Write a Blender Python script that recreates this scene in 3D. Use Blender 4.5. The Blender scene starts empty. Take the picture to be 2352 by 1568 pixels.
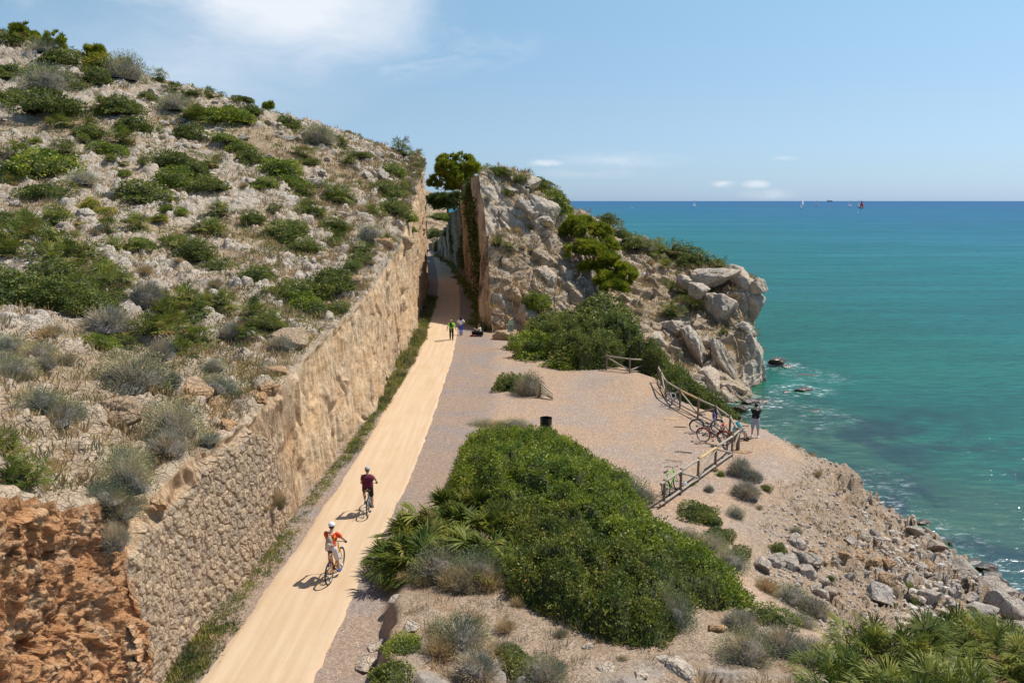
import bpy, bmesh, math, random, time
import numpy as np
from mathutils import Vector, Matrix, noise as mnoise
from mathutils.bvhtree import BVHTree
T0 = time.time()
random.seed(7); RNG = np.random.default_rng(11)
S = bpy.context.scene
COL = S.collection
# ------------------------------------------------------------ camera, sky, sun, exposure
CAM_H = 11.5; PITCH = math.radians(10.0); FPX = 1829.0
cd = bpy.data.cameras.new('camera'); cam = bpy.data.objects.new('camera', cd); COL.objects.link(cam)
cam.location = (0, 0, CAM_H); cam.rotation_euler = (math.radians(90)-PITCH, 0, 0)
cd.sensor_width = 36; cd.lens = 28.0; cd.clip_start = .3; cd.clip_end = 90000
S.camera = cam
SUN_EL = math.radians(57); SUN_DIR = Vector((.91*math.cos(SUN_EL), .41*math.cos(SUN_EL), math.sin(SUN_EL))).normalized()
w = bpy.data.worlds.new('World'); S.world = w; w.use_nodes = True
nt = w.node_tree; nt.nodes.clear()
def N(nt, t, **kw):
    n = nt.nodes.new(t)
    for k, v in kw.items():
        if k == 'inp':
            for a, b in v.items():
                n.inputs[a].default_value = b
        else: setattr(n, k, v)
    return n
def L(nt, a, b): nt.links.new(a, b)
sky = N(nt, 'ShaderNodeTexSky', sky_type='NISHITA', sun_disc=False, sun_elevation=SUN_EL,
        sun_rotation=math.atan2(SUN_DIR.x, SUN_DIR.y), altitude=0, air_density=1.0, dust_density=.35, ozone_density=2.2)
SKY_STRENGTH = .115
bg = N(nt, 'ShaderNodeBackground'); out = N(nt, 'ShaderNodeOutputWorld')
# thin clouds, placed by direction in the sky
tc = N(nt, 'ShaderNodeTexCoord'); sep = N(nt, 'ShaderNodeSeparateXYZ'); L(nt, tc.outputs['Generated'], sep.inputs[0])
def M(nt, op, a, b=None, c=None, clamp=False):
    n = nt.nodes.new('ShaderNodeMath'); n.operation = op; n.use_clamp = clamp
    for i, v in enumerate((a, b, c)):
        if v is None: continue
        if isinstance(v, (int, float)): n.inputs[i].default_value = v
        else: nt.links.new(v, n.inputs[i])
    return n.outputs[0]
def MIXC(nt, fac, a, b, mode='MIX'):
    n = nt.nodes.new('ShaderNodeMix'); n.data_type = 'RGBA'; n.blend_type = mode
    for i, v in ((0, fac), (6, a), (7, b)):
        if isinstance(v, (int, float)): n.inputs[i].default_value = v
        elif isinstance(v, (tuple, list)): n.inputs[i].default_value = (*v[:3], 1)
        else: nt.links.new(v, n.inputs[i])
    return n.outputs[2]
def RAMP(nt, fac, stops, interp='LINEAR'):
    n = nt.nodes.new('ShaderNodeValToRGB'); r = n.color_ramp; r.interpolation = interp
    while len(r.elements) < len(stops): r.elements.new(.5)
    for e, (p, c) in zip(r.elements, stops):
        e.position = p; e.color = (c, c, c, 1) if isinstance(c, (int, float)) else (*c, 1)
    nt.links.new(fac, n.inputs[0]); return n.outputs[0]
def NOISE(nt, vec, scale, detail=4, rough=.55, dist=0.):
    n = N(nt, 'ShaderNodeTexNoise', inp={'Scale': scale, 'Detail': detail, 'Roughness': rough, 'Distortion': dist})
    if vec is not None: L(nt, vec, n.inputs['Vector'])
    return n.outputs[0]
az = M(nt, 'ARCTAN2', sep.outputs[0], sep.outputs[1]); el = M(nt, 'ARCSINE', sep.outputs[2])
cmb = N(nt, 'ShaderNodeCombineXYZ'); L(nt, az, cmb.inputs[0]); L(nt, el, cmb.inputs[1])
mp = N(nt, 'ShaderNodeMapping'); L(nt, cmb.outputs[0], mp.inputs[0]); mp.inputs['Rotation'].default_value = (0, 0, -.32); mp.inputs['Scale'].default_value = (1.0, 2.6, 1)
n1 = NOISE(nt, mp.outputs[0], 2.6, 7, .55, .5); n2 = NOISE(nt, mp.outputs[0], 9, 6, .6, .8)
def blob(a0, e0, ra, re, rot=0.):      # soft ellipse in azimuth/elevation
    ca, sa = math.cos(rot), math.sin(rot)
    da = M(nt, 'SUBTRACT', az, math.radians(a0)); de = M(nt, 'SUBTRACT', el, math.radians(e0))
    u = M(nt, 'ADD', M(nt, 'MULTIPLY', da, ca), M(nt, 'MULTIPLY', de, sa)); v = M(nt, 'SUBTRACT', M(nt, 'MULTIPLY', de, ca), M(nt, 'MULTIPLY', da, sa))
    r = M(nt, 'ADD', M(nt, 'POWER', M(nt, 'DIVIDE', u, math.radians(ra)), 2.), M(nt, 'POWER', M(nt, 'DIVIDE', v, math.radians(re)), 2.))
    return M(nt, 'SUBTRACT', 1.0, M(nt, 'SQRT', r), clamp=True)
big = blob(-17, 13.5, 19, 9.5, .15); big2 = blob(-12.5, 13.5, 10, 5.5, .2); mid = blob(-20, 9, 18, 7, .3)
nn = M(nt, 'ADD', M(nt, 'MULTIPLY', n1, .72), M(nt, 'MULTIPLY', n2, .28))
bsum = M(nt, 'ADD', M(nt, 'MULTIPLY', big, 1.1), M(nt, 'MULTIPLY', big2, .9))
c1 = M(nt, 'MULTIPLY', M(nt, 'MULTIPLY', M(nt, 'SUBTRACT', M(nt, 'ADD', M(nt, 'MULTIPLY', nn, 2.3), M(nt, 'MULTIPLY', bsum, .62)), 1.30), 1.25, clamp=True), M(nt, 'MULTIPLY', big, 5., clamp=True))
c1b = M(nt, 'MULTIPLY', M(nt, 'MULTIPLY', mid, 1.1), M(nt, 'SUBTRACT', M(nt, 'MULTIPLY', nn, 2.4), .7, clamp=True), clamp=True)
streak = M(nt, 'MULTIPLY', blob(-5.5, 9.3, 9, 1.6, .16), M(nt, 'SUBTRACT', M(nt, 'MULTIPLY', n2, 3.4), 1.35, clamp=True), clamp=True)
mp2 = N(nt, 'ShaderNodeMapping'); L(nt, cmb.outputs[0], mp2.inputs[0]); mp2.inputs['Scale'].default_value = (1, 3.6, 1)
n3 = NOISE(nt, mp2.outputs[0], 26, 6, .6, .4)
low = None
for a0, e0, ra, re, g in ((2.4, 2.62, 1.5, .3, 2.2), (7.2, 2.75, 6, .75, .7), (14.6, 1.12, .95, .26, 2.6), (16.7, 1.1, 1.1, .34, 2.8), (17.5, .45, 2.2, .45, .9), (5.6, 1.9, 5, .5, .5), (18.6, 2.8, 1, .2, .9)):
    b = M(nt, 'MULTIPLY', blob(a0, e0, ra, re), M(nt, 'MULTIPLY', M(nt, 'SUBTRACT', M(nt, 'MULTIPLY', n3, 2.6), .7, clamp=True), g), clamp=True)
    low = b if low is None else M(nt, 'MAXIMUM', low, b)
cl = M(nt, 'MAXIMUM', M(nt, 'MAXIMUM', M(nt, 'MULTIPLY', c1, .95), M(nt, 'MULTIPLY', c1b, .8)), M(nt, 'MAXIMUM', M(nt, 'MULTIPLY', streak, .55), M(nt, 'MULTIPLY', low, .6)))
tint = RAMP(nt, M(nt, 'DIVIDE', el, 1.0, clamp=True), ((0., (.52, .76, 1.34)), (.035, (.60, .76, 1.10)), (.105, (.80, .87, .98)), (.25, (1.06, 1.18, 1.09)), (.6, (.98, 1.05, 1.08))))
skyc = MIXC(nt, 1.0, sky.outputs[0], tint, 'MULTIPLY')
fin = MIXC(nt, cl, skyc, (7.2, 7.6, 8.2))
L(nt, fin, bg.inputs[0]); bg.inputs[1].default_value = SKY_STRENGTH; L(nt, bg.outputs[0], out.inputs[0])
sd = bpy.data.lights.new('sun', 'SUN'); sun = bpy.data.objects.new('sun', sd); COL.objects.link(sun)
sd.energy = 5.0; sd.angle = math.radians(.53); sd.color = (1, .955, .88)
sun.rotation_euler = SUN_DIR.to_track_quat('Z', 'Y').to_euler(); sun.location = (30, 20, 60)
S.view_settings.view_transform = 'Standard'; S.view_settings.look = 'None'; S.view_settings.exposure = 0.07; S.view_settings.gamma = 1
S.render.engine = 'CYCLES'

# ------------------------------------------------------------ maths: pixel rays, noise, lofts
CP, SP = math.cos(PITCH), math.sin(PITCH)
def U(px, py, z=None, d=None):
    """world point seen at (px, py) of a 2352 px wide picture, either at height z or at ground distance d"""
    u = (px-1176)/FPX; v = -(py-784)/FPX
    dy = CP+v*SP; dz = -SP+v*CP
    t = (z-CAM_H)/dz if d is None else d/dy
    return Vector((u*t, dy*t, CAM_H+dz*t))
def ray(px, py):
    u = (px-1176)/FPX; v = -(py-784)/FPX
    return Vector((0, 0, CAM_H)), Vector((u, CP+v*SP, -SP+v*CP)).normalized()
def H1(ix, iy, iz, s=0):
    h = (ix.astype(np.int64)*73856093) ^ (iy.astype(np.int64)*19349663) ^ (iz.astype(np.int64)*83492791) ^ (s*2654435761 & 0x7fffffff)
    h &= 0xffffffff; h = (h ^ (h >> 16))*0x45d9f3b & 0xffffffff; h = (h ^ (h >> 16))*0x45d9f3b & 0xffffffff; h = h ^ (h >> 16)
    return (h & 0xffffff)/float(0xffffff)
def vnoise(P, s=0):
    i = np.floor(P); f = P-i; u = f*f*(3-2*f); i = i.astype(np.int64); r = 0
    for dx in (0, 1):
        wx = u[:, 0] if dx else 1-u[:, 0]
        for dy in (0, 1):
            wy = u[:, 1] if dy else 1-u[:, 1]
            for dz in (0, 1):
                wz = u[:, 2] if dz else 1-u[:, 2]
                r = r+wx*wy*wz*H1(i[:, 0]+dx, i[:, 1]+dy, i[:, 2]+dz, s)
    return r*2-1
def fbm(P, sc, oc=4, s=0, g=.5):
    a = 1; r = 0; Q = P*sc; t = 0
    for o in range(oc):
        r = r+a*vnoise(Q+o*17.3, s+o); t += a; a *= g; Q = Q*2.03
    return r/t
def worley(P, s=0):
    """F1, F2, nearest-cell plane height, cell random"""
    i = np.floor(P).astype(np.int64); n = len(P)
    F1 = np.full(n, 9.); F2 = np.full(n, 9.); pl = np.zeros(n); cr = np.zeros(n)
    for dx in (-1, 0, 1):
        for dy in (-1, 0, 1):
            for dz in (-1, 0, 1):
                c = i+np.array((dx, dy, dz))
                h = [H1(c[:, 0], c[:, 1], c[:, 2], s+k) for k in range(6)]
                D = P-(c+np.stack(h[:3], 1)); d = np.sqrt((D*D).sum(1))
                m = d < F1
                F2 = np.where(m, F1, np.minimum(F2, d)); F1 = np.where(m, d, F1)
                pp = D[:, 0]*(h[3]*2-1)+D[:, 1]*(h[4]*2-1)+D[:, 2]*(h[5]*2-1)
                pl = np.where(m, pp, pl); cr = np.where(m, h[3], cr)
    return F1, F2, pl, cr
def sstep(a, b, x):
    t = np.clip((x-a)/(b-a), 0, 1); return t*t*(3-2*t)
def resample(C, n, axis, smooth=.85):
    """Catmull-Rom through the control points along an axis, n samples spread by picture length"""
    C = np.moveaxis(C, axis, 0); m = len(C)
    seg = np.zeros(m-1)
    for k in range(m-1):
        d = np.linalg.norm((C[k+1]-C[k]).reshape(-1, 3), axis=1)
        dist = np.linalg.norm((.5*(C[k+1]+C[k])).reshape(-1, 3)-np.array((0, 0, CAM_H)), axis=1)
        seg[k] = np.mean(d/dist)+1e-5
    cum = np.concatenate(([0], np.cumsum(seg))); t = np.linspace(0, cum[-1], n)
    k = np.clip(np.searchsorted(cum, t, side='right')-1, 0, m-2); f = (t-cum[k])/seg[k]
    f = f.reshape((-1,)+(1,)*(C.ndim-1))
    p1 = C[k]; p2 = C[k+1]; p0 = C[np.maximum(k-1, 0)]; p3 = C[np.minimum(k+2, m-1)]
    cr = .5*((2*p1)+(-p0+p2)*f+(2*p0-5*p1+4*p2-p3)*f*f+(-p0+3*p1-3*p2+p3)*f**3)
    li = p1*(1-f)+p2*f
    return np.moveaxis(cr*smooth+li*(1-smooth), 0, axis)
def loft(C, nu, nv, smooth=.85):
    C = np.array([[tuple(p) for p in r] for r in C], float)
    return resample(resample(C, nu, 0, smooth), nv, 1, smooth)
def gnormals(G):
    a = np.gradient(G, axis=0); b = np.gradient(G, axis=1); n = np.cross(b, a)
    return n/(np.linalg.norm(n, axis=2, keepdims=True)+1e-9)
ALLB = []        # everything the plants and rocks can be set down on
def grid_mesh(name, G, mat, attrs=None, keep=None, flip=False, smooth=True, bvh=True, step=2):
    nu, nv = G.shape[:2]; V = G.reshape(-1, 3)
    a = (np.arange(nu-1)[:, None]*nv+np.arange(nv-1)[None, :])
    F = np.stack((a, a+1, a+nv+1, a+nv), 2)
    if keep is not None: F = F[keep]
    F = F.reshape(-1, 4)
    if flip: F = F[:, ::-1]
    o = raw_mesh(name, V, F, mat, attrs, smooth)
    if bvh:
        g = G[::step, ::step]; k2 = None
        mu, mv = g.shape[:2]; b = (np.arange(mu-1)[:, None]*mv+np.arange(mv-1)[None, :])
        f2 = np.stack((b, b+1, b+mv+1, b+mv), 2)
        if keep is not None: f2 = f2[keep[::step, ::step][:mu-1, :mv-1]]
        ALLB.append((name, BVHTree.FromPolygons(g.reshape(-1, 3).tolist(), f2.reshape(-1, 4).tolist())))
    return o
def raw_mesh(name, V, F, mat, attrs=None, smooth=True, link=True, mats=None, fm=None):
    V = np.asarray(V, np.float32); F = np.asarray(F, np.int32); k = F.shape[1]
    me = bpy.data.meshes.new(name); me.vertices.add(len(V)); me.vertices.foreach_set('co', V.ravel())
    me.loops.add(F.size); me.loops.foreach_set('vertex_index', F.ravel())
    me.polygons.add(len(F)); me.polygons.foreach_set('loop_start', np.arange(0, F.size, k, dtype=np.int32))
    me.polygons.foreach_set('loop_total', np.full(len(F), k, np.int32))
    me.polygons.foreach_set('use_smooth', np.full(len(F), smooth, bool))
    for m in (mats or [mat]): me.materials.append(m)
    if fm is not None: me.polygons.foreach_set('material_index', np.asarray(fm, np.int32))
    for an, av in (attrs or {}).items():
        av = np.asarray(av, np.float32)
        if av.ndim == 1:
            at = me.attributes.new(an, 'FLOAT', 'POINT' if len(av) == len(V) else 'FACE'); at.data.foreach_set('value', av)
    me.update(calc_edges=True); me.validate()
    if not link: return me
    o = bpy.data.objects.new(name, me); COL.objects.link(o); return o
def struct(o, kind='structure'): o['kind'] = kind; return o
def tag(o, label, cat, group=None, kind=None):
    o['label'] = label; o['category'] = cat
    if group: o['group'] = group
    if kind: o['kind'] = kind
    return o
def cast(px, py, only=None, skip=()):
    o, d = ray(px, py); best = None
    for nm, b in ALLB:
        if nm in skip or (only and nm not in only): continue
        h = b.ray_cast(o, d)
        if h[0] is not None and (best is None or h[3] < best[2]): best = (h[0], h[1], h[3], nm)
    return best
def down(x, y, only=None):
    best = None
    for nm, b in ALLB:
        if only and nm not in only: continue
        h = b.ray_cast(Vector((x, y, 80)), Vector((0, 0, -1)))
        if h[0] is not None and (best is None or h[0].z > best[0].z): best = (h[0], h[1], nm)
    return best
def interp_poly(poly, n):
    P = np.array(poly, float); d = np.concatenate(([0], np.cumsum(np.linalg.norm(np.diff(P, axis=0), axis=1))))
    t = np.linspace(0, d[-1], n); return np.stack([np.interp(t, d, P[:, i]) for i in range(P.shape[1])], 1)
def lerpx(tab, y): t = np.array(tab); return np.interp(y, t[:, 0], t[:, 1])

# ------------------------------------------------------------ materials
def newmat(name, rough=.85, spec=.3):
    m = bpy.data.materials.new(name); m.use_nodes = True; nt = m.node_tree
    p = nt.nodes['Principled BSDF']; p.inputs['Roughness'].default_value = rough; p.inputs['Specular IOR Level'].default_value = spec
    return m, nt, p
def geo_pos(nt): return nt.nodes.new('ShaderNodeNewGeometry').outputs['Position']
def ATTR(nt, n): a = nt.nodes.new('ShaderNodeAttribute'); a.attribute_name = n; return a.outputs['Fac']
def BUMP(nt, h, dist, strength=1., prev=None):
    b = nt.nodes.new('ShaderNodeBump'); b.inputs['Distance'].default_value = dist; b.inputs['Strength'].default_value = strength
    L(nt, h, b.inputs['Height'])
    if prev is not None: L(nt, prev, b.inputs['Normal'])
    return b.outputs[0]
def VOR(nt, vec, scale, feature='F1', out=0, rand=1.):
    v = N(nt, 'ShaderNodeTexVoronoi', feature=feature); v.inputs['Scale'].default_value = scale; v.inputs['Randomness'].default_value = rand
    if vec is not None: L(nt, vec, v.inputs['Vector'])
    return v.outputs[out]
def plain(name, col, rough=.6, spec=.4, metal=0., var=.12, scale=30.):
    m, nt, p = newmat(name, rough, spec); p.inputs['Metallic'].default_value = metal
    tcn = nt.nodes.new('ShaderNodeTexCoord'); n = NOISE(nt, tcn.outputs['Object'], scale, 3)
    f = RAMP(nt, n, ((.3, 1-var), (.7, 1+var)))
    L(nt, MIXC(nt, 1., col, f, 'MULTIPLY'), p.inputs['Base Color']); return m
def wet_band(nt, col, pos):
    s = nt.nodes.new('ShaderNodeSeparateXYZ'); L(nt, pos, s.inputs[0]); z = M(nt, 'ADD', s.outputs[2], M(nt, 'MULTIPLY', NOISE(nt, pos, .8, 4), .9))
    return MIXC(nt, M(nt, 'MULTIPLY', M(nt, 'ADD', z, 4.25), -2.6, clamp=True), col, MIXC(nt, 1., col, (.36, .34, .30), 'MULTIPLY'))
def rock_mat(name, base, dark, warm, warm_amt=.5, soil=(.36, .22, .12), bump=.05, fine=1., pit=False):
    m, nt, p = newmat(name, .9, .2); pos = geo_pos(nt)
    a = NOISE(nt, pos, .35*fine, 6, .6); b = NOISE(nt, pos, 1.7*fine, 8, .65); c = NOISE(nt, pos, 9*fine, 6, .7)
    col = MIXC(nt, RAMP(nt, b, ((.32, 0.), (.68, 1.))), dark, base)
    wf = M(nt, 'MULTIPLY', RAMP(nt, NOISE(nt, pos, .22*fine, 5, .6), ((.40, 0.), (.62, 1.))), warm_amt)
    wf = M(nt, 'ADD', wf, ATTR(nt, 'warm'), clamp=True)
    col = MIXC(nt, wf, col, warm)
    col = MIXC(nt, M(nt, 'MULTIPLY', ATTR(nt, 'soil'), 1., clamp=True), col, MIXC(nt, c, tuple(x*.72 for x in soil), tuple(x*1.2 for x in soil)))
    sp = RAMP(nt, c, ((.25, .72), (.5, 1.), (.78, 1.16)))
    col = MIXC(nt, 1., col, sp, 'MULTIPLY')
    # weather streaks and dark lichen
    li = RAMP(nt, NOISE(nt, pos, 4.2*fine, 7, .72), ((.56, 0.), (.72, 1.)))
    col = MIXC(nt, M(nt, 'MULTIPLY', li, .30), col, tuple(x*.55 for x in dark))
    wv = nt.nodes.new('ShaderNodeVectorMath'); wv.operation = 'ADD'
    nz = N(nt, 'ShaderNodeTexNoise', inp={'Scale': 1.1*fine, 'Detail': 3}); L(nt, pos, nz.inputs[0]); L(nt, pos, wv.inputs[0]); L(nt, nz.outputs['Color'], wv.inputs[1])
    cr = VOR(nt, wv.outputs[0], 1.5*fine, 'DISTANCE_TO_EDGE'); cr2 = VOR(nt, wv.outputs[0], 5.5*fine, 'DISTANCE_TO_EDGE')
    crk = M(nt, 'MULTIPLY', RAMP(nt, cr, ((0., 0.), (.035, 1.))), RAMP(nt, cr2, ((0., .45), (.06, 1.))))
    col = MIXC(nt, 1., col, RAMP(nt, crk, ((0., .74), (1., 1.))), 'MULTIPLY')
    col = wet_band(nt, col, pos)
    L(nt, col, p.inputs['Base Color'])
    h = M(nt, 'ADD', M(nt, 'MULTIPLY', b, 1.3), M(nt, 'ADD', M(nt, 'MULTIPLY', c, .5), M(nt, 'MULTIPLY', crk, .35)))
    L(nt, BUMP(nt, h, bump*4, .9), p.inputs['Normal']); return m
ROCK_HILL = rock_mat('limestone_hill', (.67, .60, .51), (.46, .405, .335), (.62, .48, .34), .45, soil=(.47, .35, .225))
ROCK_CUT = rock_mat('cut_rock', (.50, .37, .235), (.34, .235, .14), (.55, .30, .13), .8, soil=(.42, .18, .07), bump=.04)
ROCK_GREY = rock_mat('limestone_cliff', (.71, .62, .50), (.46, .395, .32), (.68, .49, .32), .45, soil=(.52, .40, .27))
ROCK_SHORE = rock_mat('shore_rock', (.50, .45, .385), (.30, .27, .235), (.54, .37, .24), .35, soil=(.45, .32, .21), bump=.03)
def leaf_mat(name, stops, rough=.5, trans=.25, spec=.3, clump=1., gain=1.12):
    stops = tuple((p_, tuple(min(.85, v*gain) for v in c)) for p_, c in stops); trans = min(.4, trans+.1)
    m, nt, p = newmat(name, rough, spec)
    at = ATTR(nt, 'rnd'); oi = nt.nodes.new('ShaderNodeObjectInfo').outputs['Random']
    f = M(nt, 'ADD', M(nt, 'MULTIPLY', at, .8), M(nt, 'MULTIPLY', oi, .2))
    col = RAMP(nt, f, stops)
    pos = geo_pos(nt); n = NOISE(nt, pos, 1.3*clump, 3)
    col = MIXC(nt, 1., col, RAMP(nt, n, ((.38, (.55, .66, .66)), (.62, (1.35, 1.2, .95)))), 'MULTIPLY')
    L(nt, col, p.inputs['Base Color'])
    tr = nt.nodes.new('ShaderNodeBsdfTranslucent'); L(nt, col, tr.inputs[0])
    mx = nt.nodes.new('ShaderNodeMixShader'); mx.inputs[0].default_value = trans
    L(nt, p.outputs[0], mx.inputs[1]); L(nt, tr.outputs[0], mx.inputs[2]); L(nt, mx.outputs[0], nt.nodes['Material Output'].inputs[0])
    return m
LEAF_SHRUB = leaf_mat('shrub_leaf', ((0, (.06, .08, .02)), (.45, (.125, .158, .035)), (.8, (.22, .245, .055)), (1, (.34, .31, .09))))
LEAF_BRIGHT = leaf_mat('bright_shrub_leaf', ((0, (.06, .095, .013)), (.4, (.15, .205, .026)), (.8, (.28, .335, .04)), (1, (.42, .38, .07))))
LEAF_RUSSET = leaf_mat('russet_shrub_leaf', ((0, (.048, .072, .015)), (.5, (.125, .16, .028)), (.80, (.225, .235, .045)), (1, (.35, .18, .06))))
LEAF_GREY = leaf_mat('grey_shrub_twig', ((0, (.15, .13, .10)), (.5, (.30, .27, .22)), (1, (.46, .42, .35))), .8, .12)
LEAF_SAGE = leaf_mat('sage_leaf', ((0, (.13, .145, .075)), (.5, (.26, .28, .15)), (1, (.42, .42, .25))), .8, .15)
LEAF_DRY = leaf_mat('dry_grass_blade', ((0, (.20, .145, .08)), (.5, (.34, .26, .155)), (1, (.46, .375, .25))), .8, .25)
LEAF_PALM = leaf_mat('palm_blade', ((0, (.07, .11, .018)), (.45, (.16, .21, .035)), (.85, (.32, .33, .07)), (.93, (.40, .32, .10)), (1, (.46, .32, .15))), .5, .22, .22, 1., .82)
LEAF_PALM_DEAD = leaf_mat('dead_palm_blade', ((0, (.12, .07, .035)), (1, (.32, .20, .10))), .7, .15)
LEAF_PINE = leaf_mat('pine_needle', ((0, (.12, .15, .015)), (.5, (.24, .28, .025)), (1, (.40, .41, .05))), .6, .3, gain=1.0)
LEAF_PINE_DARK = leaf_mat('dark_pine_needle', ((0, (.05, .075, .018)), (.5, (.11, .145, .035)), (1, (.20, .24, .06))), .6, .25, gain=1.0)
LEAF_YELLOW = leaf_mat('yellow_shrub_leaf', ((0, (.16, .17, .02)), (.5, (.32, .30, .03)), (1, (.50, .42, .05))), .6, .25)
LEAF_VERGE = leaf_mat('verge_leaf', ((0, (.08, .11, .025)), (.45, (.15, .18, .045)), (.75, (.26, .26, .08)), (1, (.42, .33, .17))), .6, .25)
BARK = plain('bark', (.16, .11, .075), .9, .2)
# ------------------------------------------------------------ terrain
def gravel_mat(name, stops, tint_a, tint_b, spots=True):
    m, nt, p = newmat(name, .95, .15); pos = geo_pos(nt)
    v = VOR(nt, pos, 26, 'F1', 1); v2 = VOR(nt, pos, 9, 'F1', 1)
    sepc = nt.nodes.new('ShaderNodeSeparateColor'); L(nt, v, sepc.inputs[0]); sepd = nt.nodes.new('ShaderNodeSeparateColor'); L(nt, v2, sepd.inputs[0])
    f = M(nt, 'ADD', M(nt, 'MULTIPLY', sepc.outputs[0], .65), M(nt, 'MULTIPLY', sepd.outputs[1], .35))
    col = RAMP(nt, f, stops)
    big = NOISE(nt, pos, .33, 6, .6, .4)
    col = MIXC(nt, RAMP(nt, big, ((.38, 0.), (.6, 1.))), MIXC(nt, 1., col, tint_a, 'MULTIPLY'), MIXC(nt, 1., col, tint_b, 'MULTIPLY'))
    L(nt, col, p.inputs['Base Color'])
    L(nt, BUMP(nt, M(nt, 'ADD', sepc.outputs[0], NOISE(nt, pos, 14, 5)), .04, .6), p.inputs['Normal']); return m
GRAVEL = gravel_mat('gravel', ((0., (.27, .215, .19)), (.4, (.40, .315, .26)), (.7, (.50, .39, .31)), (1., (.66, .55, .45))), (1.08, .97, .86), (.93, .93, .97))
# path
m, nt, p = newmat('pale_path', .9, .2); pos = geo_pos(nt)
mpn = N(nt, 'ShaderNodeMapping'); L(nt, pos, mpn.inputs[0]); mpn.inputs['Scale'].default_value = (2.6, .12, 1)
st = NOISE(nt, mpn.outputs[0], 1.6, 6, .6); sp_ = NOISE(nt, pos, 60, 3, .7); bl = NOISE(nt, pos, .5, 6, .6)
col = MIXC(nt, RAMP(nt, st, ((.3, 0.), (.7, 1.))), (.52, .365, .22), (.62, .465, .31))
col = MIXC(nt, RAMP(nt, bl, ((.45, 0.), (.75, .45))), col, (.54, .335, .17))
col = MIXC(nt, 1., col, RAMP(nt, sp_, ((.3, .88), (.7, 1.08))), 'MULTIPLY')
dk = VOR(nt, pos, .55, 'F1'); col = MIXC(nt, M(nt, 'MULTIPLY', RAMP(nt, dk, ((.07, 1.), (.12, 0.))), .25), col, (.42, .26, .14))
L(nt, col, p.inputs['Base Color']); L(nt, BUMP(nt, M(nt, 'ADD', sp_, M(nt, 'MULTIPLY', NOISE(nt, pos, 6, 4), .7)), .012, .7), p.inputs['Normal'])
PATH = m
XL = [(0, -7.65), (17.5, -7.6), (20.4, -7.43), (26.2, -7.23), (35.5, -7.0), (43, -7.1), (54, -7.1), (66, -7.4), (89, -8.6), (110, -10.2), (135, -12.75), (160, -15.7), (184, -18.7), (200, -21.5)]
XR = [(0, -5.0), (17.5, -4.8), (24, -4.58), (34, -4.24), (44, -4.26), (58.5, -4.43), (76, -5.07), (92, -6.0), (107, -7.1), (125, -9.0), (144, -11.1), (165, -14.4), (184, -18.0), (200, -20.8)]
XB = [(-6, -8.9), (10, -8.8), (17.5, -8.6), (20.5, -8.67), (23, -8.35), (27, -8.3), (32, -8.15), (38, -7.9), (47, -7.95), (62, -8.35), (73, -8.8), (89, -9.9), (105, -11.2), (120, -12.7), (143, -15.0), (167, -18.2), (200, -25)]
ys = np.concatenate((np.arange(0, 40, .12), np.arange(40, 90, .3), np.arange(90, 200, .8)))
jr = fbm(np.stack((ys, ys*0, ys*0), 1), 1.9, 5, 3, .65)*.10; jl = fbm(np.stack((ys, ys*0+9, ys*0), 1), .9, 5, 5, .65)*.12
NP = 26
G = np.zeros((len(ys), NP, 3)); t = np.linspace(0, 1, NP)
xl = lerpx(XL, ys)+jl; xr = lerpx(XR, ys)+jr
G[:, :, 0] = xl[:, None]*(1-t)+xr[:, None]*t; G[:, :, 1] = ys[:, None]; G[:, :, 2] = .035+.02*np.sin(t*math.pi)
G[:, 0, 2] = .004; G[:, -1, 2] = -.01
struct(grid_mesh('path', G, PATH))

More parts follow.
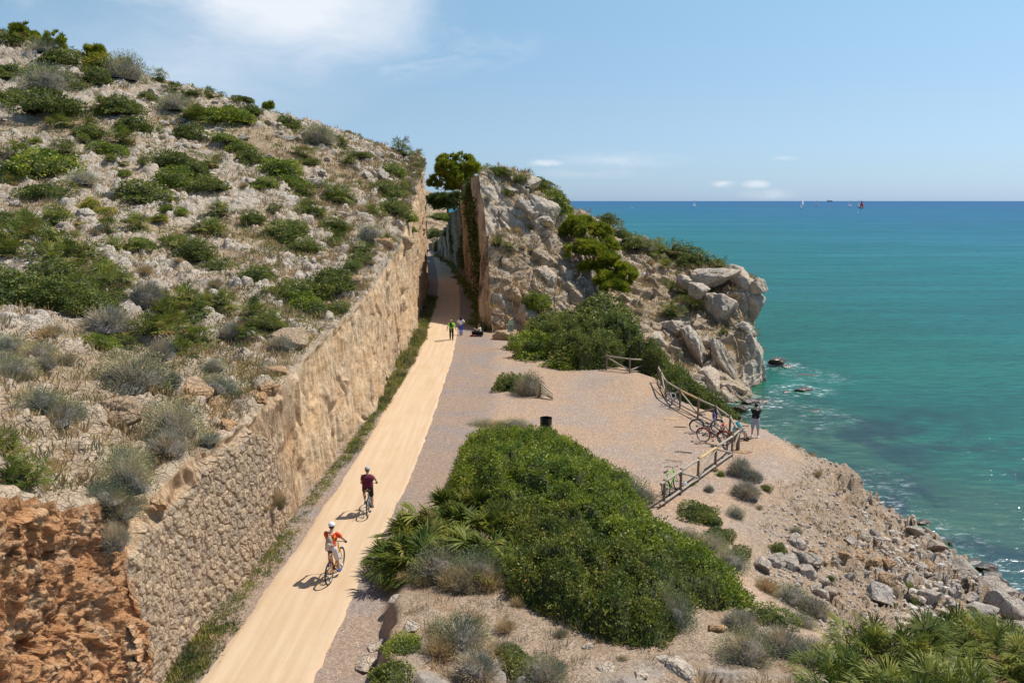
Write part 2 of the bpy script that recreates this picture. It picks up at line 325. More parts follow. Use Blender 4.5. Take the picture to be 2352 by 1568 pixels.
# ground: gravel forecourt, mound and scree as one height field
XE = [(0, -3.3), (12, -3.1), (17, -3.2), (20.6, -3.5), (23, -3.7), (27.5, -4.0), (31, -3.3), (34, -2.9), (37.5, -2.6), (40.6, -1.8), (44, 1), (50, 3)]
CT = [  # x, y, z
 (-1, 6, 4.2), (6, 6, 4.3), (12, 8, 3.4), (20, 8, 0), (-2.5, 12, 3.3), (2.5, 12, 3.3), (6, 12, 3.3), (9, 13, 2.6), (13, 14, 1.9), (18, 13, -.6), (-2.5, 15, 2.9), (0, 15.5, 2.7), (3, 15.5, 2.5), (5.5, 15.5, 2.3),
 (-2.4, 18, 2.5), (0, 18.5, 2.3), (3, 18.5, 1.9), (6.5, 18, 1.6), (9.5, 18, 1.0), (-3, 22, 1.3), (0, 22, 1.8), (3, 22, 1.5), (6, 22, .9), (-3, 26, .3), (0, 26, .9), (2.5, 26, .9), (5, 26, .1), (-2, 30, .1), (0, 30, .4), (3, 31, .15), (-1, 34, .05), (1, 35, .1),
 (-2, 40, 0), (2.5, 39, 0), (5, 34, 0), (6, 29, 0), (7, 26.5, -.1), (8.6, 32.5, -.02), (8, 38, 0), (11, 36, 0), (12.3, 37.8, -.05), (11.7, 39.5, -.05), (9, 45, 0), (9.3, 51, 0), (6.7, 54, 0), (0, 50, 0), (3, 46, 0), (3, 56, 0), (0, 64, 0), (0, 60, 0), (-2, 70, 0), (2, 68, .3), (6, 62, .4),
 (7.5, 24, -.3), (8.5, 21.5, -.5), (10, 27, -.7), (9.5, 30.5, -.25), (11.5, 32, -.35), (13, 35.5, -.2), (14.0, 37.5, -.5), (13.2, 40.2, -.3), (12.6, 43.5, -.8), (11.5, 47, -.8), (11.0, 53, -1),
 (15.3, 36.3, -1.1), (17, 36.3, -2.3), (18.4, 38.5, -3.7), (16.2, 40.5, -2.6), (15.5, 44, -3.2), (15, 48, -3.4), (14.5, 54, -3.2), (17.5, 52, -5), (18.5, 47, -5.3), (20.5, 41, -5.2),
 (14, 32.5, -1.3), (12.5, 28.5, -1.4), (12, 25, -1.6), (16.2, 32.5, -2.6), (15.5, 28.5, -2.8), (14.5, 25, -2.9), (13, 22, -2.2), (11, 21, -1.4), (18.7, 34.5, -4.0), (18.5, 30, -4.1), (17.5, 26, -4.1), (16, 22.5, -3.9), (20.6, 36, -4.9), (20.4, 32, -4.8), (20.3, 28, -4.7), (19.5, 24, -4.6), (14, 19, -2.2), (18, 19, -4.2), (22, 20, -5),
 (23, 28, -6), (23, 34, -6.4), (23, 40, -6.6), (23, 48, -6.8), (21, 56, -6.6), (19, 62, -6.4), (14, 64, -3), (24, 66, -7), (11, 60, -.5), (9, 66, 1), (26, 24, -6.5), (26, 12, -6)]
CT = np.array(CT)
def tps(C, X, Y, lam=.3):
    n = len(C); d = np.hypot(C[:, 0][:, None]-C[:, 0], C[:, 1][:, None]-C[:, 1])
    K = np.where(d > 0, d*d*np.log(d+1e-9), 0)+np.eye(n)*lam; Pm = np.c_[np.ones(n), C[:, :2]]
    A = np.block([[K, Pm], [Pm.T, np.zeros((3, 3))]]); wv = np.linalg.solve(A, np.r_[C[:, 2], 0, 0, 0])
    r = wv[n]+wv[n+1]*X+wv[n+2]*Y
    for i in range(n):
        dd = np.hypot(X-C[i, 0], Y-C[i, 1])+1e-9; r = r+wv[i]*dd*dd*np.log(dd)
    return r
ny, nx = 640, 640
tt = np.linspace(0, 1, ny); Yv = 4*(82/4)**tt
a_ = np.linspace(0, 1, nx)
XLo = lerpx(XB, Yv)-.5
Xg = XLo[:, None]+(29+5-XLo[:, None])*a_[None, :]**1.0; Yg = np.repeat(Yv[:, None], nx, 1)
CT[:, 2] = np.where((CT[:, 2] > .3) & (CT[:, 1] < 27), CT[:, 2]*.42, CT[:, 2])
Z = tps(CT, Xg, Yg)
xe = lerpx(XE, Yg); wd = np.interp(Yg, [0, 20, 24, 34, 42], [.5, .5, 1.0, 2.5, 4])
P3 = np.stack((Xg.ravel(), Yg.ravel(), Z.ravel()*0), 1)
edge = xe+.35*fbm(P3*np.array((.3, 1, 1)), .8, 3, 21).reshape(Xg.shape)
mk = sstep(0, 1, (Xg-edge)/wd); cliff = 1-mk
Zm = Z*mk
lotf = sstep(.35, .0, np.abs(Z))*sstep(24, 28, Yg)
Zm = Zm*(1-.8*lotf)
rough = sstep(.05, .6, np.abs(Zm))
n_a = fbm(P3, .5, 4, 31).reshape(Xg.shape); n_b = fbm(P3, 2.6, 4, 33).reshape(Xg.shape); n_c = fbm(P3, 9, 3, 35).reshape(Xg.shape)
f1, f2, pl, cr = worley(P3*np.array((1.1, 1.1, 1)), 41); f1b, f2b, plb, crb = worley(P3*np.array((4.2, 4.2, 1)), 47)
scree = sstep(-.6, -1.6, Zm)*sstep(12, 20, Yg)
rk = sstep(.1, .35, (f2-f1)).reshape(Xg.shape); 
shelf = np.maximum(sstep(-3.2, -4.0, Zm), sstep(.1, .25, n_a)*sstep(-1.5, -2.2, Zm)*sstep(33, 29, Yg))
near_rock = sstep(17.5, 15.5, Yg+n_a*2)*(Xg > edge+.2)
Zm = Zm+rough*(.12*n_a+.05*n_b+.02*n_c)+scree*(.16*n_b+.24*(plb.reshape(Xg.shape))*sstep(.2, -.2, n_a)*(.4+.6*(crb.reshape(Xg.shape) > .5))+.18*pl.reshape(Xg.shape))
gul = 1-np.abs(fbm(P3*np.array((.35, 1, 1)), .8, 4, 43)).reshape(Xg.shape)*2.2; pl9 = worley(P3*np.array((.55, .75, 1)), 53)[2].reshape(Xg.shape)
Zm = Zm+scree*(-.42*np.clip(gul-.35, 0, 1)+.55*pl9*sstep(-.1, .15, n_a)+.12*np.abs(n_b))
Zm = Zm+shelf*(.75*pl.reshape(Xg.shape)-.25*(1-rk))+near_rock*(.48*np.maximum(pl.reshape(Xg.shape), -.1)-.04*(1-rk))
Zm = Zm+.012*n_b*(1-rough)
warm = np.clip(scree*.45+near_rock*.1+cliff*.2+.3*n_a, 0, 1)
soil = np.clip(sstep(.0, .25, n_a+.25)*(1-shelf)*.9*(1-.6*near_rock), 0, 1)*rough
G = np.stack((Xg, Yg, Zm), 2)
# material: gravel where level, rubble and rock where not
m, nt, p = newmat('ground_mix', .95, .15); pos = geo_pos(nt)
def gr(nt, pos):
    v = VOR(nt, pos, 46, 'F1', 1); v2 = VOR(nt, pos, 19, 'F1', 1); s1 = nt.nodes.new('ShaderNodeSeparateColor'); L(nt, v, s1.inputs[0]); s2 = nt.nodes.new('ShaderNodeSeparateColor'); L(nt, v2, s2.inputs[0])
    return s1.outputs[0], s2.outputs[1]
ga, gb = gr(nt, pos); f = M(nt, 'ADD', M(nt, 'MULTIPLY', ga, .6), M(nt, 'MULTIPLY', gb, .4))
lot = RAMP(nt, f, ((0., (.20, .165, .145)), (.35, (.37, .285, .22)), (.7, (.50, .385, .285)), (1., (.68, .57, .46))))
big = NOISE(nt, pos, .30, 6, .6, .5)
lot = MIXC(nt, RAMP(nt, big, ((.40, 0.), (.56, 1.))), MIXC(nt, 1., lot, (.96, .94, .96), 'MULTIPLY'), MIXC(nt, 1., lot, (1.10, .97, .84), 'MULTIPLY'))
lot = MIXC(nt, ATTR(nt, 'strip'), lot, MIXC(nt, 1., lot, (.78, .82, .90), 'MULTIPLY'))
rb = RAMP(nt, f, ((0., (.15, .105, .075)), (.35, (.33, .24, .16)), (.65, (.48, .35, .24)), (1., (.64, .53, .42))))
c_ = NOISE(nt, pos, 5, 7, .7); b_ = NOISE(nt, pos, 1.3, 7, .65)
rockc = MIXC(nt, RAMP(nt, b_, ((.3, 0.), (.7, 1.))), (.33, .29, .245), (.52, .455, .38))
earth = MIXC(nt, c_, (.30, .17, .09), (.50, .32, .18))
rb = MIXC(nt, RAMP(nt, NOISE(nt, pos, .8, 5, .6), ((.50, 0.), (.68, .6))), rb, earth)
k = MIXC(nt, ATTR(nt, 'rough'), lot, rb); k = MIXC(nt, ATTR(nt, 'rock'), k, rockc)
k = MIXC(nt, 1., k, RAMP(nt, c_, ((.25, .78), (.6, 1.05))), 'MULTIPLY')
k = wet_band(nt, k, pos)
L(nt, k, p.inputs['Base Color'])
h = M(nt, 'ADD', M(nt, 'MULTIPLY', ga, .35), M(nt, 'ADD', M(nt, 'MULTIPLY', gb, .5), M(nt, 'MULTIPLY', c_, M(nt, 'ADD', M(nt, 'MULTIPLY', ATTR(nt, 'rough'), 2.2), .3))))
L(nt, BUMP(nt, h, .06, .8), p.inputs['Normal']); GROUND = m
ri = np.clip(shelf*rk*1.0+near_rock*sstep(.0, .25, pl.reshape(Xg.shape)+.12)*.9+cliff*rough*.4, 0, 1)
strip = sstep(.6, -.6, Xg-(lerpx(XR, Yg)+3.2+n_a*.5))
GROUNDG = G
struct(grid_mesh('ground', G, GROUND, {'rough': rough.ravel(), 'rock': ri.ravel(), 'strip': strip.ravel()}))
# corridor floor beyond
ys2 = np.linspace(81, 230, 120); G2 = np.zeros((120, 30, 3)); t2 = np.linspace(0, 1, 30)
G2[:, :, 0] = (lerpx(XB, ys2)-1.5)[:, None]*(1-t2)+(lerpx(XB, ys2)+14)[:, None]*t2; G2[:, :, 1] = ys2[:, None]; G2[:, :, 2] = .0
struct(grid_mesh('gravel_track', G2, GROUND, {'rough': np.zeros(3600), 'rock': np.zeros(3600), 'strip': np.ones(3600)}))

# hill: control net in picture space with ground distance
HC = [
 [(-120, 1120, 11), (-120, 1000, 14.5), (-110, 850, 21), (-100, 700, 30), (-100, 550, 42), (-100, 400, 54), (-100, 250, 68), (-100, 60, 88)],
 [(150, 1175, 14.6), (150, 1030, 17.8), (150, 880, 22.5), (150, 720, 32), (150, 560, 43), (150, 420, 54), (150, 270, 68), (150, 120, 84)],
 [(335, 1140, 18.4), (340, 1010, 21.5), (340, 880, 26), (340, 740, 34), (340, 590, 44), (340, 450, 55), (340, 300, 70), (340, 185, 84)],
 [(435, 1070, 21.2), (430, 960, 24), (420, 850, 28), (415, 720, 36), (410, 585, 45.5), (410, 450, 56.5), (410, 320, 70), (415, 200, 84)],
 [(545, 990, 23.9), (535, 915, 27), (520, 820, 31.5), (510, 700, 38.5), (510, 565, 48), (510, 450, 58), (510, 340, 70), (515, 228, 84)],
 [(630, 905, 27.8), (618, 830, 31), (608, 740, 36), (605, 640, 43), (600, 540, 51), (600, 450, 60), (600, 355, 71), (600, 257, 84)],
 [(705, 815, 32.6), (692, 750, 36.5), (685, 670, 42.5), (680, 590, 49), (680, 500, 57), (680, 425, 65), (685, 345, 75), (690, 278, 86)],
 [(790, 735, 38.8), (785, 680, 43), (780, 610, 49), (775, 545, 56), (770, 480, 63), (770, 420, 70), (775, 360, 78), (780, 303, 88)],
 [(860, 655, 47.4), (852, 612, 50.5), (845, 560, 56), (842, 505, 62), (840, 450, 69), (840, 400, 76), (845, 360, 83), (850, 328, 92)],
 [(918, 560, 62.4), (913, 535, 65), (908, 500, 69), (904, 465, 73), (900, 430, 78), (897, 403, 83), (897, 375, 89), (900, 350, 96)],
 [(947, 470, 73.5), (941, 455, 76), (938, 440, 79), (936, 422, 83), (935, 407, 87), (934, 393, 91), (935, 378, 95), (938, 364, 100)],
 [(966, 400, 89.2), (963, 393, 91), (960, 387, 93), (958, 381, 95.5), (956, 376, 98), (955, 372, 100.5), (955, 369, 103), (956, 366, 106)],
 [(968, 380, 105), (966, 377, 107), (963, 375, 109), (961, 373, 111), (960, 372, 113), (959, 371, 115), (958, 371, 117), (957, 371, 119)],
 [(966, 392, 121), (963, 392, 123), (960, 392, 125), (958, 392, 127), (956, 392, 129), (955, 392, 131), (954, 392, 133), (953, 392, 135)]]
HN = []
for r in HC:
    row = [U(px, py, d=d) for px, py, d in r]; e = row[-1]; q = row[-2]; dv = (e-q); dv.z = 0; dv.normalize()
    row.append(e+Vector((-9, 9, -.6))); row.append(e+Vector((-20, 22, -5))); HN.append(row)
G = loft(HN, 560, 620); Gs = G.copy()
nm = gnormals(G); 
if nm[..., 2].mean() < 0: nm = -nm
P = G.reshape(-1, 3)
v = np.linspace(0, 1, G.shape[1]); D = np.linalg.norm(P-np.array((0, 0, CAM_H)), axis=1)
wrp = np.stack([fbm(P, .25, 3, 60+k) for k in range(3)], 1)
Q = P+wrp*1.2
big = fbm(P, .12, 4, 70); mid = fbm(P, .6, 4, 73)
f1, f2, pl, cr = worley(Q*np.array((.75, .5, .9)), 81); e1 = sstep(.04, .30, f2-f1)
g1, g2, pl2, cr2 = worley(Q*np.array((1.9, 1.5, 2.2)), 87); e2 = sstep(.04, .30, g2-g1)
rockm = sstep(-.14, .10, big+.55*mid+.22)
dome = np.sqrt(np.clip(1-(f1/.8)**2, 0, 1)); dome2 = np.sqrt(np.clip(1-(g1/.8)**2, 0, 1))
disp = rockm*(.30*dome*e1*(cr > .25)+.45*pl*e1+.16*dome2*e2+.18*pl2*e2)+.25*big+.10*mid+.03*fbm(P, 3.5, 3, 91)
lipf = np.repeat(sstep(0, .035, v)[None, :], G.shape[0], 0).ravel()
disp = disp*(.6+.4*lipf)+(1-lipf)*.35*fbm(P, .9, 4, 95)
G = (P+nm.reshape(-1, 3)*disp[:, None]).reshape(G.shape)
HILLLIP = G[:, 0].copy()
nearg = sstep(36, 17, D)
soilA = np.clip(.75*nearg*sstep(-.25, .15, fbm(P, .5, 3, 97))+(1-rockm)*1.0+rockm*(1-np.minimum(e1, .4+.6*e2))*.7, 0, 1)
nearlip = np.exp(-np.repeat(v[None, :], G.shape[0], 0).ravel()*9)*sstep(70, 20, D)
HILLG = G; HILLSOIL = soilA.copy(); HILLD = D.copy()
o = grid_mesh('hillside', G, ROCK_HILL, {'soil': soilA*(1-.5*nearlip), 'warm': np.clip(nearlip*.8+.15*mid+.6*nearg, 0, 1)}, flip=True); struct(o)
# wall faces
def wall_sheet(name, top, base, nv, mat, fn, seed, flip=False):
    n = len(top); t = np.linspace(0, 1, nv)
    G = top[:, None, :]*(1-t)[None, :, None]+base[:, None, :]*t[None, :, None]
    nm = gnormals(G); c = G.mean((0, 1))
    return G, nm
ti = np.interp(np.linspace(0, 1, 1400), [0, .22, .62, .85, 1], [0, .06, .33, .7, 1])  # placeholder, replaced just below
Lp = HILLLIP; yy_ = Lp[:, 1]; want = np.concatenate((np.linspace(yy_[0], 16, 180)[:-1], np.linspace(16, 28, 620)[:-1], np.linspace(28, 60, 360)[:-1], np.linspace(60, yy_[-1], 220)))
oi_ = np.argsort(yy_); top = np.stack([np.interp(want, yy_[oi_], Lp[oi_, k]) for k in range(3)], 1)
yb = top[:, 1].copy()
base = np.stack((lerpx(XB, yb)+.1, yb-.02*yb, np.full(len(yb), -.3)), 1)
base[:, 1] = np.minimum(base[:, 1], yb)
base[:, 0] = lerpx(XB, base[:, 1])
nv = 300; t = np.linspace(0, 1, nv)
G = top[:, None, :]*(1-t)[None, :, None]+base[:, None, :]*t[None, :, None]
gx = G[..., 0] = G[..., 0]+.0
nm = gnormals(G)
if nm[..., 0].mean() < 0: nm = -nm
P = G.reshape(-1, 3); tv = np.repeat(t[None, :], len(top), 0).ravel()
ya = P[:, 1]
# dry stone revetment between y=17.0 and y=28 under its sloping top, orange earth face nearer
topline = np.interp(ya, [15.5, 17.6, 21, 24.5, 27.5], [3.9, 3.9, 4.2, 4.6, 3.0])
wob = fbm(P, .8, 3, 101)
cob = sstep(16.2, 16.7, ya+wob*.5)*sstep(28.0, 26.3, ya+wob*1.3)*sstep(.0, -.25, P[:, 2]-topline+wob*.5)
ear = sstep(16.9, 16.3, ya+wob*.5)
Pc = np.stack((P[:, 0]*.3, P[:, 1], P[:, 2]), 1)
# hexagon-packed stones
s_ = .33; rowf = Pc[:, 2]/(s_*.86); ri_ = np.floor(rowf)
Cc = np.stack((Pc[:, 1]/s_+.5*(ri_ % 2)*0, Pc[:, 2]/s_, Pc[:, 0]*0), 1)
F1 = np.full(len(P), 9.); F2 = F1.copy(); CR = np.zeros(len(P))
for dj in (-1, 0, 1, 2):
    for di in (-1, 0, 1, 2):
        j = ri_+dj; sh = .5*(np.mod(j, 2)); i = np.floor(Pc[:, 1]/s_-sh)+di
        hx = H1(i, j, i*0, 5); hy = H1(i, j, i*0, 6)
        cx = (i+sh+(hx-.5)*.85)*s_; cz = (j+(hy-.5)*.8)*s_*.86
        dd = np.hypot(Pc[:, 1]-cx, (Pc[:, 2]-cz)*.9)/s_
        mm = dd < F1; F2 = np.where(mm, F1, np.minimum(F2, dd)); F1 = np.where(mm, dd, F1); CR = np.where(mm, H1(i, j, i*0, 7), CR)
joint = sstep(.0, .13, F2-F1)
cobd = (.085*joint*np.sqrt(np.clip(1-(F1/.9)**2, 0, 1))+.06*CR*joint+.05*fbm(P, 9, 4, 105, .6)*joint+.03*fbm(P, 22, 2, 106)*joint)
# cut rock: vertical flutes + blocks
Qr = P+np.stack([fbm(P, .5, 3, 110+k) for k in range(3)], 1)*.6
a1, a2, ap, ac = worley(Qr*np.array((.8, .5, .16)), 121); b1, b2, bp, bc = worley(Qr*np.array((2.4, 1.9, .55)), 125)
fl = fbm(P*np.array((1, 1, .12)), 1.5, 4, 131); fl2 = fbm(P*np.array((1, 1, .06)), 4.5, 3, 133)
rockd = .30*fbm(P, .22, 3, 137)+.14*fbm(P, .8, 3, 139)+.36*ap*sstep(0, .15, a2-a1)+.14*bp*sstep(0, .2, b2-b1)+.22*fl+.10*fl2-.10*(1-sstep(0, .12, a2-a1))+.05*fbm(P, 4, 3, 135)
rockd *= sstep(0, 8, ya)*.9
e1_, e2_, ep, ec = worley(Qr*1.3, 141); g1_, g2_, gp, gc = worley(Qr*4.2, 145)
h1_, h2_, hp_, hc_ = worley(Qr*9.5, 147)
eard = .50*fbm(P, .35, 4, 151)+.20*ep+.13*gp+.06*hp_+.22*fbm(P, 2.2, 5, 153, .62)-.10*(hc_ > .8)-.12*(gc > .86)+.35*sstep(.55, .25, P[:, 2]/6.5)+.15
endt = sstep(0, .06, tv)
disp = (rockd*(1-ear)+eard*ear)*(1-cob)+cob*(cobd+.08)
disp = disp*endt
G = (P+nm.reshape(-1, 3)*disp[:, None]).reshape(G.shape)
G[..., 0] = np.minimum(G[..., 0], (lerpx(XL, G[..., 1])-.25))
WALLG = G
m, nt, p = newmat('cut_wall', .92, .18); pos = geo_pos(nt)
a = NOISE(nt, pos, 2.2, 7, .65); b = NOISE(nt, pos, 11, 5, .7); c = NOISE(nt, pos, .5, 5, .6)
mpn = N(nt, 'ShaderNodeMapping'); L(nt, pos, mpn.inputs[0]); mpn.inputs['Scale'].default_value = (1, 1, .13); stv = NOISE(nt, mpn.outputs[0], 3.2, 6, .7)
rockc = MIXC(nt, RAMP(nt, a, ((.3, 0.), (.7, 1.))), (.44, .31, .185), (.66, .50, .33))
rockc = MIXC(nt, RAMP(nt, c, ((.40, 0.), (.62, .8))), rockc, (.60, .38, .20))
rockc = MIXC(nt, M(nt, 'MULTIPLY', RAMP(nt, stv, ((.5, 0.), (.72, 1.))), .55), rockc, (.26, .18, .11))
earthc = MIXC(nt, RAMP(nt, a, ((.3, 0.), (.7, 1.))), (.38, .165, .068), (.58, .325, .155))
earthc = MIXC(nt, RAMP(nt, NOISE(nt, pos, 1.3, 6, .6), ((.5, 0.), (.66, .8))), earthc, (.52, .38, .24))
stone = MIXC(nt, ATTR(nt, 'cellr'), (.42, .35, .26), (.62, .47, .31)); stone = MIXC(nt, RAMP(nt, b, ((.3, .7), (.5, 0.))), stone, (.25, .20, .15))
stone = MIXC(nt, ATTR(nt, 'joint'), (.40, .24, .115), stone)
mpv = N(nt, 'ShaderNodeMapping'); L(nt, pos, mpv.inputs[0]); mpv.inputs['Scale'].default_value = (1, 1, .05); fv = NOISE(nt, mpv.outputs[0], 9, 3, .6)
rockc = MIXC(nt, 1., rockc, RAMP(nt, fv, ((.38, .72), (.56, 1.08))), 'MULTIPLY')
col = MIXC(nt, ATTR(nt, 'earth'), rockc, earthc); col = MIXC(nt, ATTR(nt, 'cob'), col, stone)
col = MIXC(nt, 1., col, RAMP(nt, b, ((.25, .74), (.55, 1.06))), 'MULTIPLY'); L(nt, col, p.inputs['Base Color'])
h = M(nt, 'ADD', M(nt, 'MULTIPLY', a, .9), M(nt, 'ADD', M(nt, 'MULTIPLY', b, .5), M(nt, 'MULTIPLY', stv, .6)))
L(nt, BUMP(nt, h, .12, .8), p.inputs['Normal']); CUTWALL = m
keepw = np.ones((G.shape[0]-1, nv-1), bool)
o = grid_mesh('rock_cutting_wall', G, CUTWALL, {'cob': cob, 'joint': joint, 'cellr': CR, 'earth': np.clip(ear+.0, 0, 1)})
tag(o, 'long tall ochre rock cutting wall with a stone revetment, left of the path', 'rock wall')
print('hill+wall', time.time()-T0)
# ------------------------------------------------------------ sea
m, nt, p = newmat('sea_water', .12, .5); p.inputs['IOR'].default_value = 1.33; pos = geo_pos(nt)
sp3 = nt.nodes.new('ShaderNodeSeparateXYZ'); L(nt, pos, sp3.inputs[0])
off = M(nt, 'SUBTRACT', sp3.outputs[0], 20.5)           # metres off the shore
off = M(nt, 'ADD', off, M(nt, 'MULTIPLY', M(nt, 'SUBTRACT', sp3.outputs[1], 60, clamp=False), .35))
wb = NOISE(nt, pos, .045, 6, .6, .6); off = M(nt, 'ADD', off, M(nt, 'MULTIPLY', M(nt, 'SUBTRACT', wb, .5), 26))
fr = M(nt, 'DIVIDE', off, 900.)
rr = M(nt, 'LOGARITHM', M(nt, 'ADD', M(nt, 'MAXIMUM', off, 0.), 6.), 10.)
depthc = RAMP(nt, M(nt, 'DIVIDE', rr, 4.), ((.18, (.045, .10, .05)), (.30, (.008, .115, .07)), (.42, (.006, .12, .09)), (.55, (.006, .145, .15)), (.70, (.006, .125, .21)), (.95, (.012, .10, .24))))
sbn = NOISE(nt, pos, .14, 6, .65, .8); near = RAMP(nt, M(nt, 'DIVIDE', off, 60.), ((.0, 1.), (.15, .85), (.34, 0.)))
wd_ = M(nt, 'MULTIPLY', RAMP(nt, sbn, ((.49, 0.), (.60, 1.))), near)
col = MIXC(nt, M(nt, 'MULTIPLY', wd_, .8), depthc, (.012, .032, .03))
# broad slicks running along the swell
mpn = N(nt, 'ShaderNodeMapping'); L(nt, pos, mpn.inputs[0]); mpn.inputs['Scale'].default_value = (.0011, .0075, 1); mpn.inputs['Rotation'].default_value = (0, 0, .06)
sl = NOISE(nt, mpn.outputs[0], 3., 6, .6, .5); sl2 = RAMP(nt, sl, ((.50, 0.), (.68, 1.)))
col = MIXC(nt, M(nt, 'MULTIPLY', sl2, .32), col, (.06, .22, .30))
# foam
fo = NOISE(nt, pos, .9, 9, .72, .3); fz = NOISE(nt, pos, .12, 4, .6, .5)
mpf = N(nt, 'ShaderNodeMapping'); L(nt, pos, mpf.inputs[0]); mpf.inputs['Scale'].default_value = (.7, 1.6, 1); mpf.inputs['Rotation'].default_value = (0, 0, .3)
fo = NOISE(nt, mpf.outputs[0], .8, 9, .74, .5)
foam = M(nt, 'MULTIPLY', M(nt, 'MULTIPLY', RAMP(nt, fo, ((.66, 0.), (.72, 1.))), RAMP(nt, fz, ((.50, 0.), (.6, 1.)))), RAMP(nt, M(nt, 'DIVIDE', off, 40.), ((0., .5), (.35, .4), (.6, 0.))))
foam = M(nt, 'MAXIMUM', foam, M(nt, 'MULTIPLY', ATTR(nt, 'foam'), RAMP(nt, NOISE(nt, mpf.outputs[0], 1.9, 9, .78, .4), ((.52, 0.), (.62, 1.)))))
mpq = N(nt, 'ShaderNodeMapping'); L(nt, pos, mpq.inputs[0]); mpq.inputs['Scale'].default_value = (.42, 1.9, 1); mpq.inputs['Rotation'].default_value = (0, 0, .2)
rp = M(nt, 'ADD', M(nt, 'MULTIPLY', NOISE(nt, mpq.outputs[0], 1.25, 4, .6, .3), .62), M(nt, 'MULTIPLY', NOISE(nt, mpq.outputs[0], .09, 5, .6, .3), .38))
col = MIXC(nt, 1., col, RAMP(nt, rp, ((.36, (.55, .62, .66)), (.5, (.95, .95, .95)), (.66, (2.2, 1.45, 1.35)))), 'MULTIPLY')  # light and dark of the ripples painted into the water colour
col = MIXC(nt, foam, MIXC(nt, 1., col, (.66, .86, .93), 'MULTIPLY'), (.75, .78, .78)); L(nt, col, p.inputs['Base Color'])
L(nt, M(nt, 'ADD', .10, M(nt, 'MULTIPLY', foam, .5)), p.inputs['Roughness'])
mpw = N(nt, 'ShaderNodeMapping'); L(nt, pos, mpw.inputs[0]); mpw.inputs['Scale'].default_value = (.55, 1.5, 1); mpw.inputs['Rotation'].default_value = (0, 0, .22)
wv1 = NOISE(nt, mpw.outputs[0], .28, 4, .6); wv2 = NOISE(nt, mpw.outputs[0], 1.1, 5, .65, .3); wv3 = NOISE(nt, mpw.outputs[0], 4.5, 4, .6)
h = M(nt, 'ADD', M(nt, 'MULTIPLY', wv1, .9), M(nt, 'ADD', M(nt, 'MULTIPLY', wv2, .42), M(nt, 'MULTIPLY', wv3, .10)))
bn = BUMP(nt, h, .28, .8)
df = nt.nodes.new('ShaderNodeBsdfDiffuse'); gl = nt.nodes.new('ShaderNodeBsdfGlossy'); gl.inputs['Roughness'].default_value = .12
gl.inputs['Color'].default_value = (1, 1, 1, 1); L(nt, col, df.inputs[0]); L(nt, bn, gl.inputs['Normal'])
fr_ = nt.nodes.new('ShaderNodeFresnel'); fr_.inputs[0].default_value = 1.33; L(nt, bn, fr_.inputs['Normal'])
fac = M(nt, 'MINIMUM', M(nt, 'MULTIPLY', fr_.outputs[0], M(nt, 'SUBTRACT', .50, foam)), .15)
fac = M(nt, 'MAXIMUM', fac, 0.)
mx = nt.nodes.new('ShaderNodeMixShader'); L(nt, fac, mx.inputs[0]); L(nt, df.outputs[0], mx.inputs[1]); L(nt, gl.outputs[0], mx.inputs[2]); L(nt, mx.outputs[0], nt.nodes['Material Output'].inputs[0]); SEA = m
SEAROCKS = [  # px, py of the water around, size, height above the water
 (1782, 838, 1.9, .75), (1812, 842, 1.2, .12), (1845, 895, 1.7, .20), (1810, 900, 1.2, .08), (1722, 925, 1.6, .35), (1752, 923, 1.6, .12), (1700, 945, 1.2, .5), (1872, 942, 1.3, .02),
 (1898, 958, 1.6, -.03), (1860, 862, 2.2, .0), (1905, 870, 1.6, -.05), (1925, 965, 1.3, -.1), (1845, 975, 1.2, -.05), (2240, 1292, 1.1, .05), (2280, 1318, 1.3, .10), (2262, 1305, .9, .2), (2208, 1238, .8, -.12), (2022, 1099, 1.2, -.12), (2030, 1139, 1.3, -.12), (2120, 1200, .8, .1), (2330, 1378, 1.2, .3), (2300, 1350, 1.0, .3)]
xs = np.concatenate((-np.geomspace(60000, 40, 40)[:-1], np.arange(-40, 10, 4), np.linspace(10, 60, 220), np.geomspace(61, 60000, 60)))
ysn = np.concatenate((np.linspace(-40, 18, 10), np.linspace(18.3, 90, 300), np.geomspace(91, 60000, 90)))
XX, YY = np.meshgrid(xs, ysn)
fo_ = np.zeros_like(XX)
for px, py, s, h_ in SEAROCKS:
    q = U(px, py, z=-5); r = np.hypot(XX-q.x, YY-q.y)/s; fo_ = np.maximum(fo_, np.exp(-((r-1.0)/.45)**2)*(.9 if h_ > .05 else .35))
for (x0, y0), (x1, y1) in (((21.3, 67.2), (18.6, 64.2)), ((18.6, 64), (18.5, 55)), ((20.3, 45), (20.9, 41)), ((20.9, 41), (20.9, 30))):
    tx = np.clip(((XX-x0)*(x1-x0)+(YY-y0)*(y1-y0))/((x1-x0)**2+(y1-y0)**2), 0, 1); r = np.hypot(XX-x0-tx*(x1-x0), YY-y0-tx*(y1-y0)); fo_ = np.maximum(fo_, .55*np.exp(-(r/1.1)**2))
Gs_ = np.stack((XX, YY, np.full_like(XX, -5.)), 2)
struct(grid_mesh('sea', Gs_, SEA, {'foam': fo_.ravel()}, flip=True, bvh=False))
o = bpy.data.objects['sea']
def make_plane_bvh(): pass
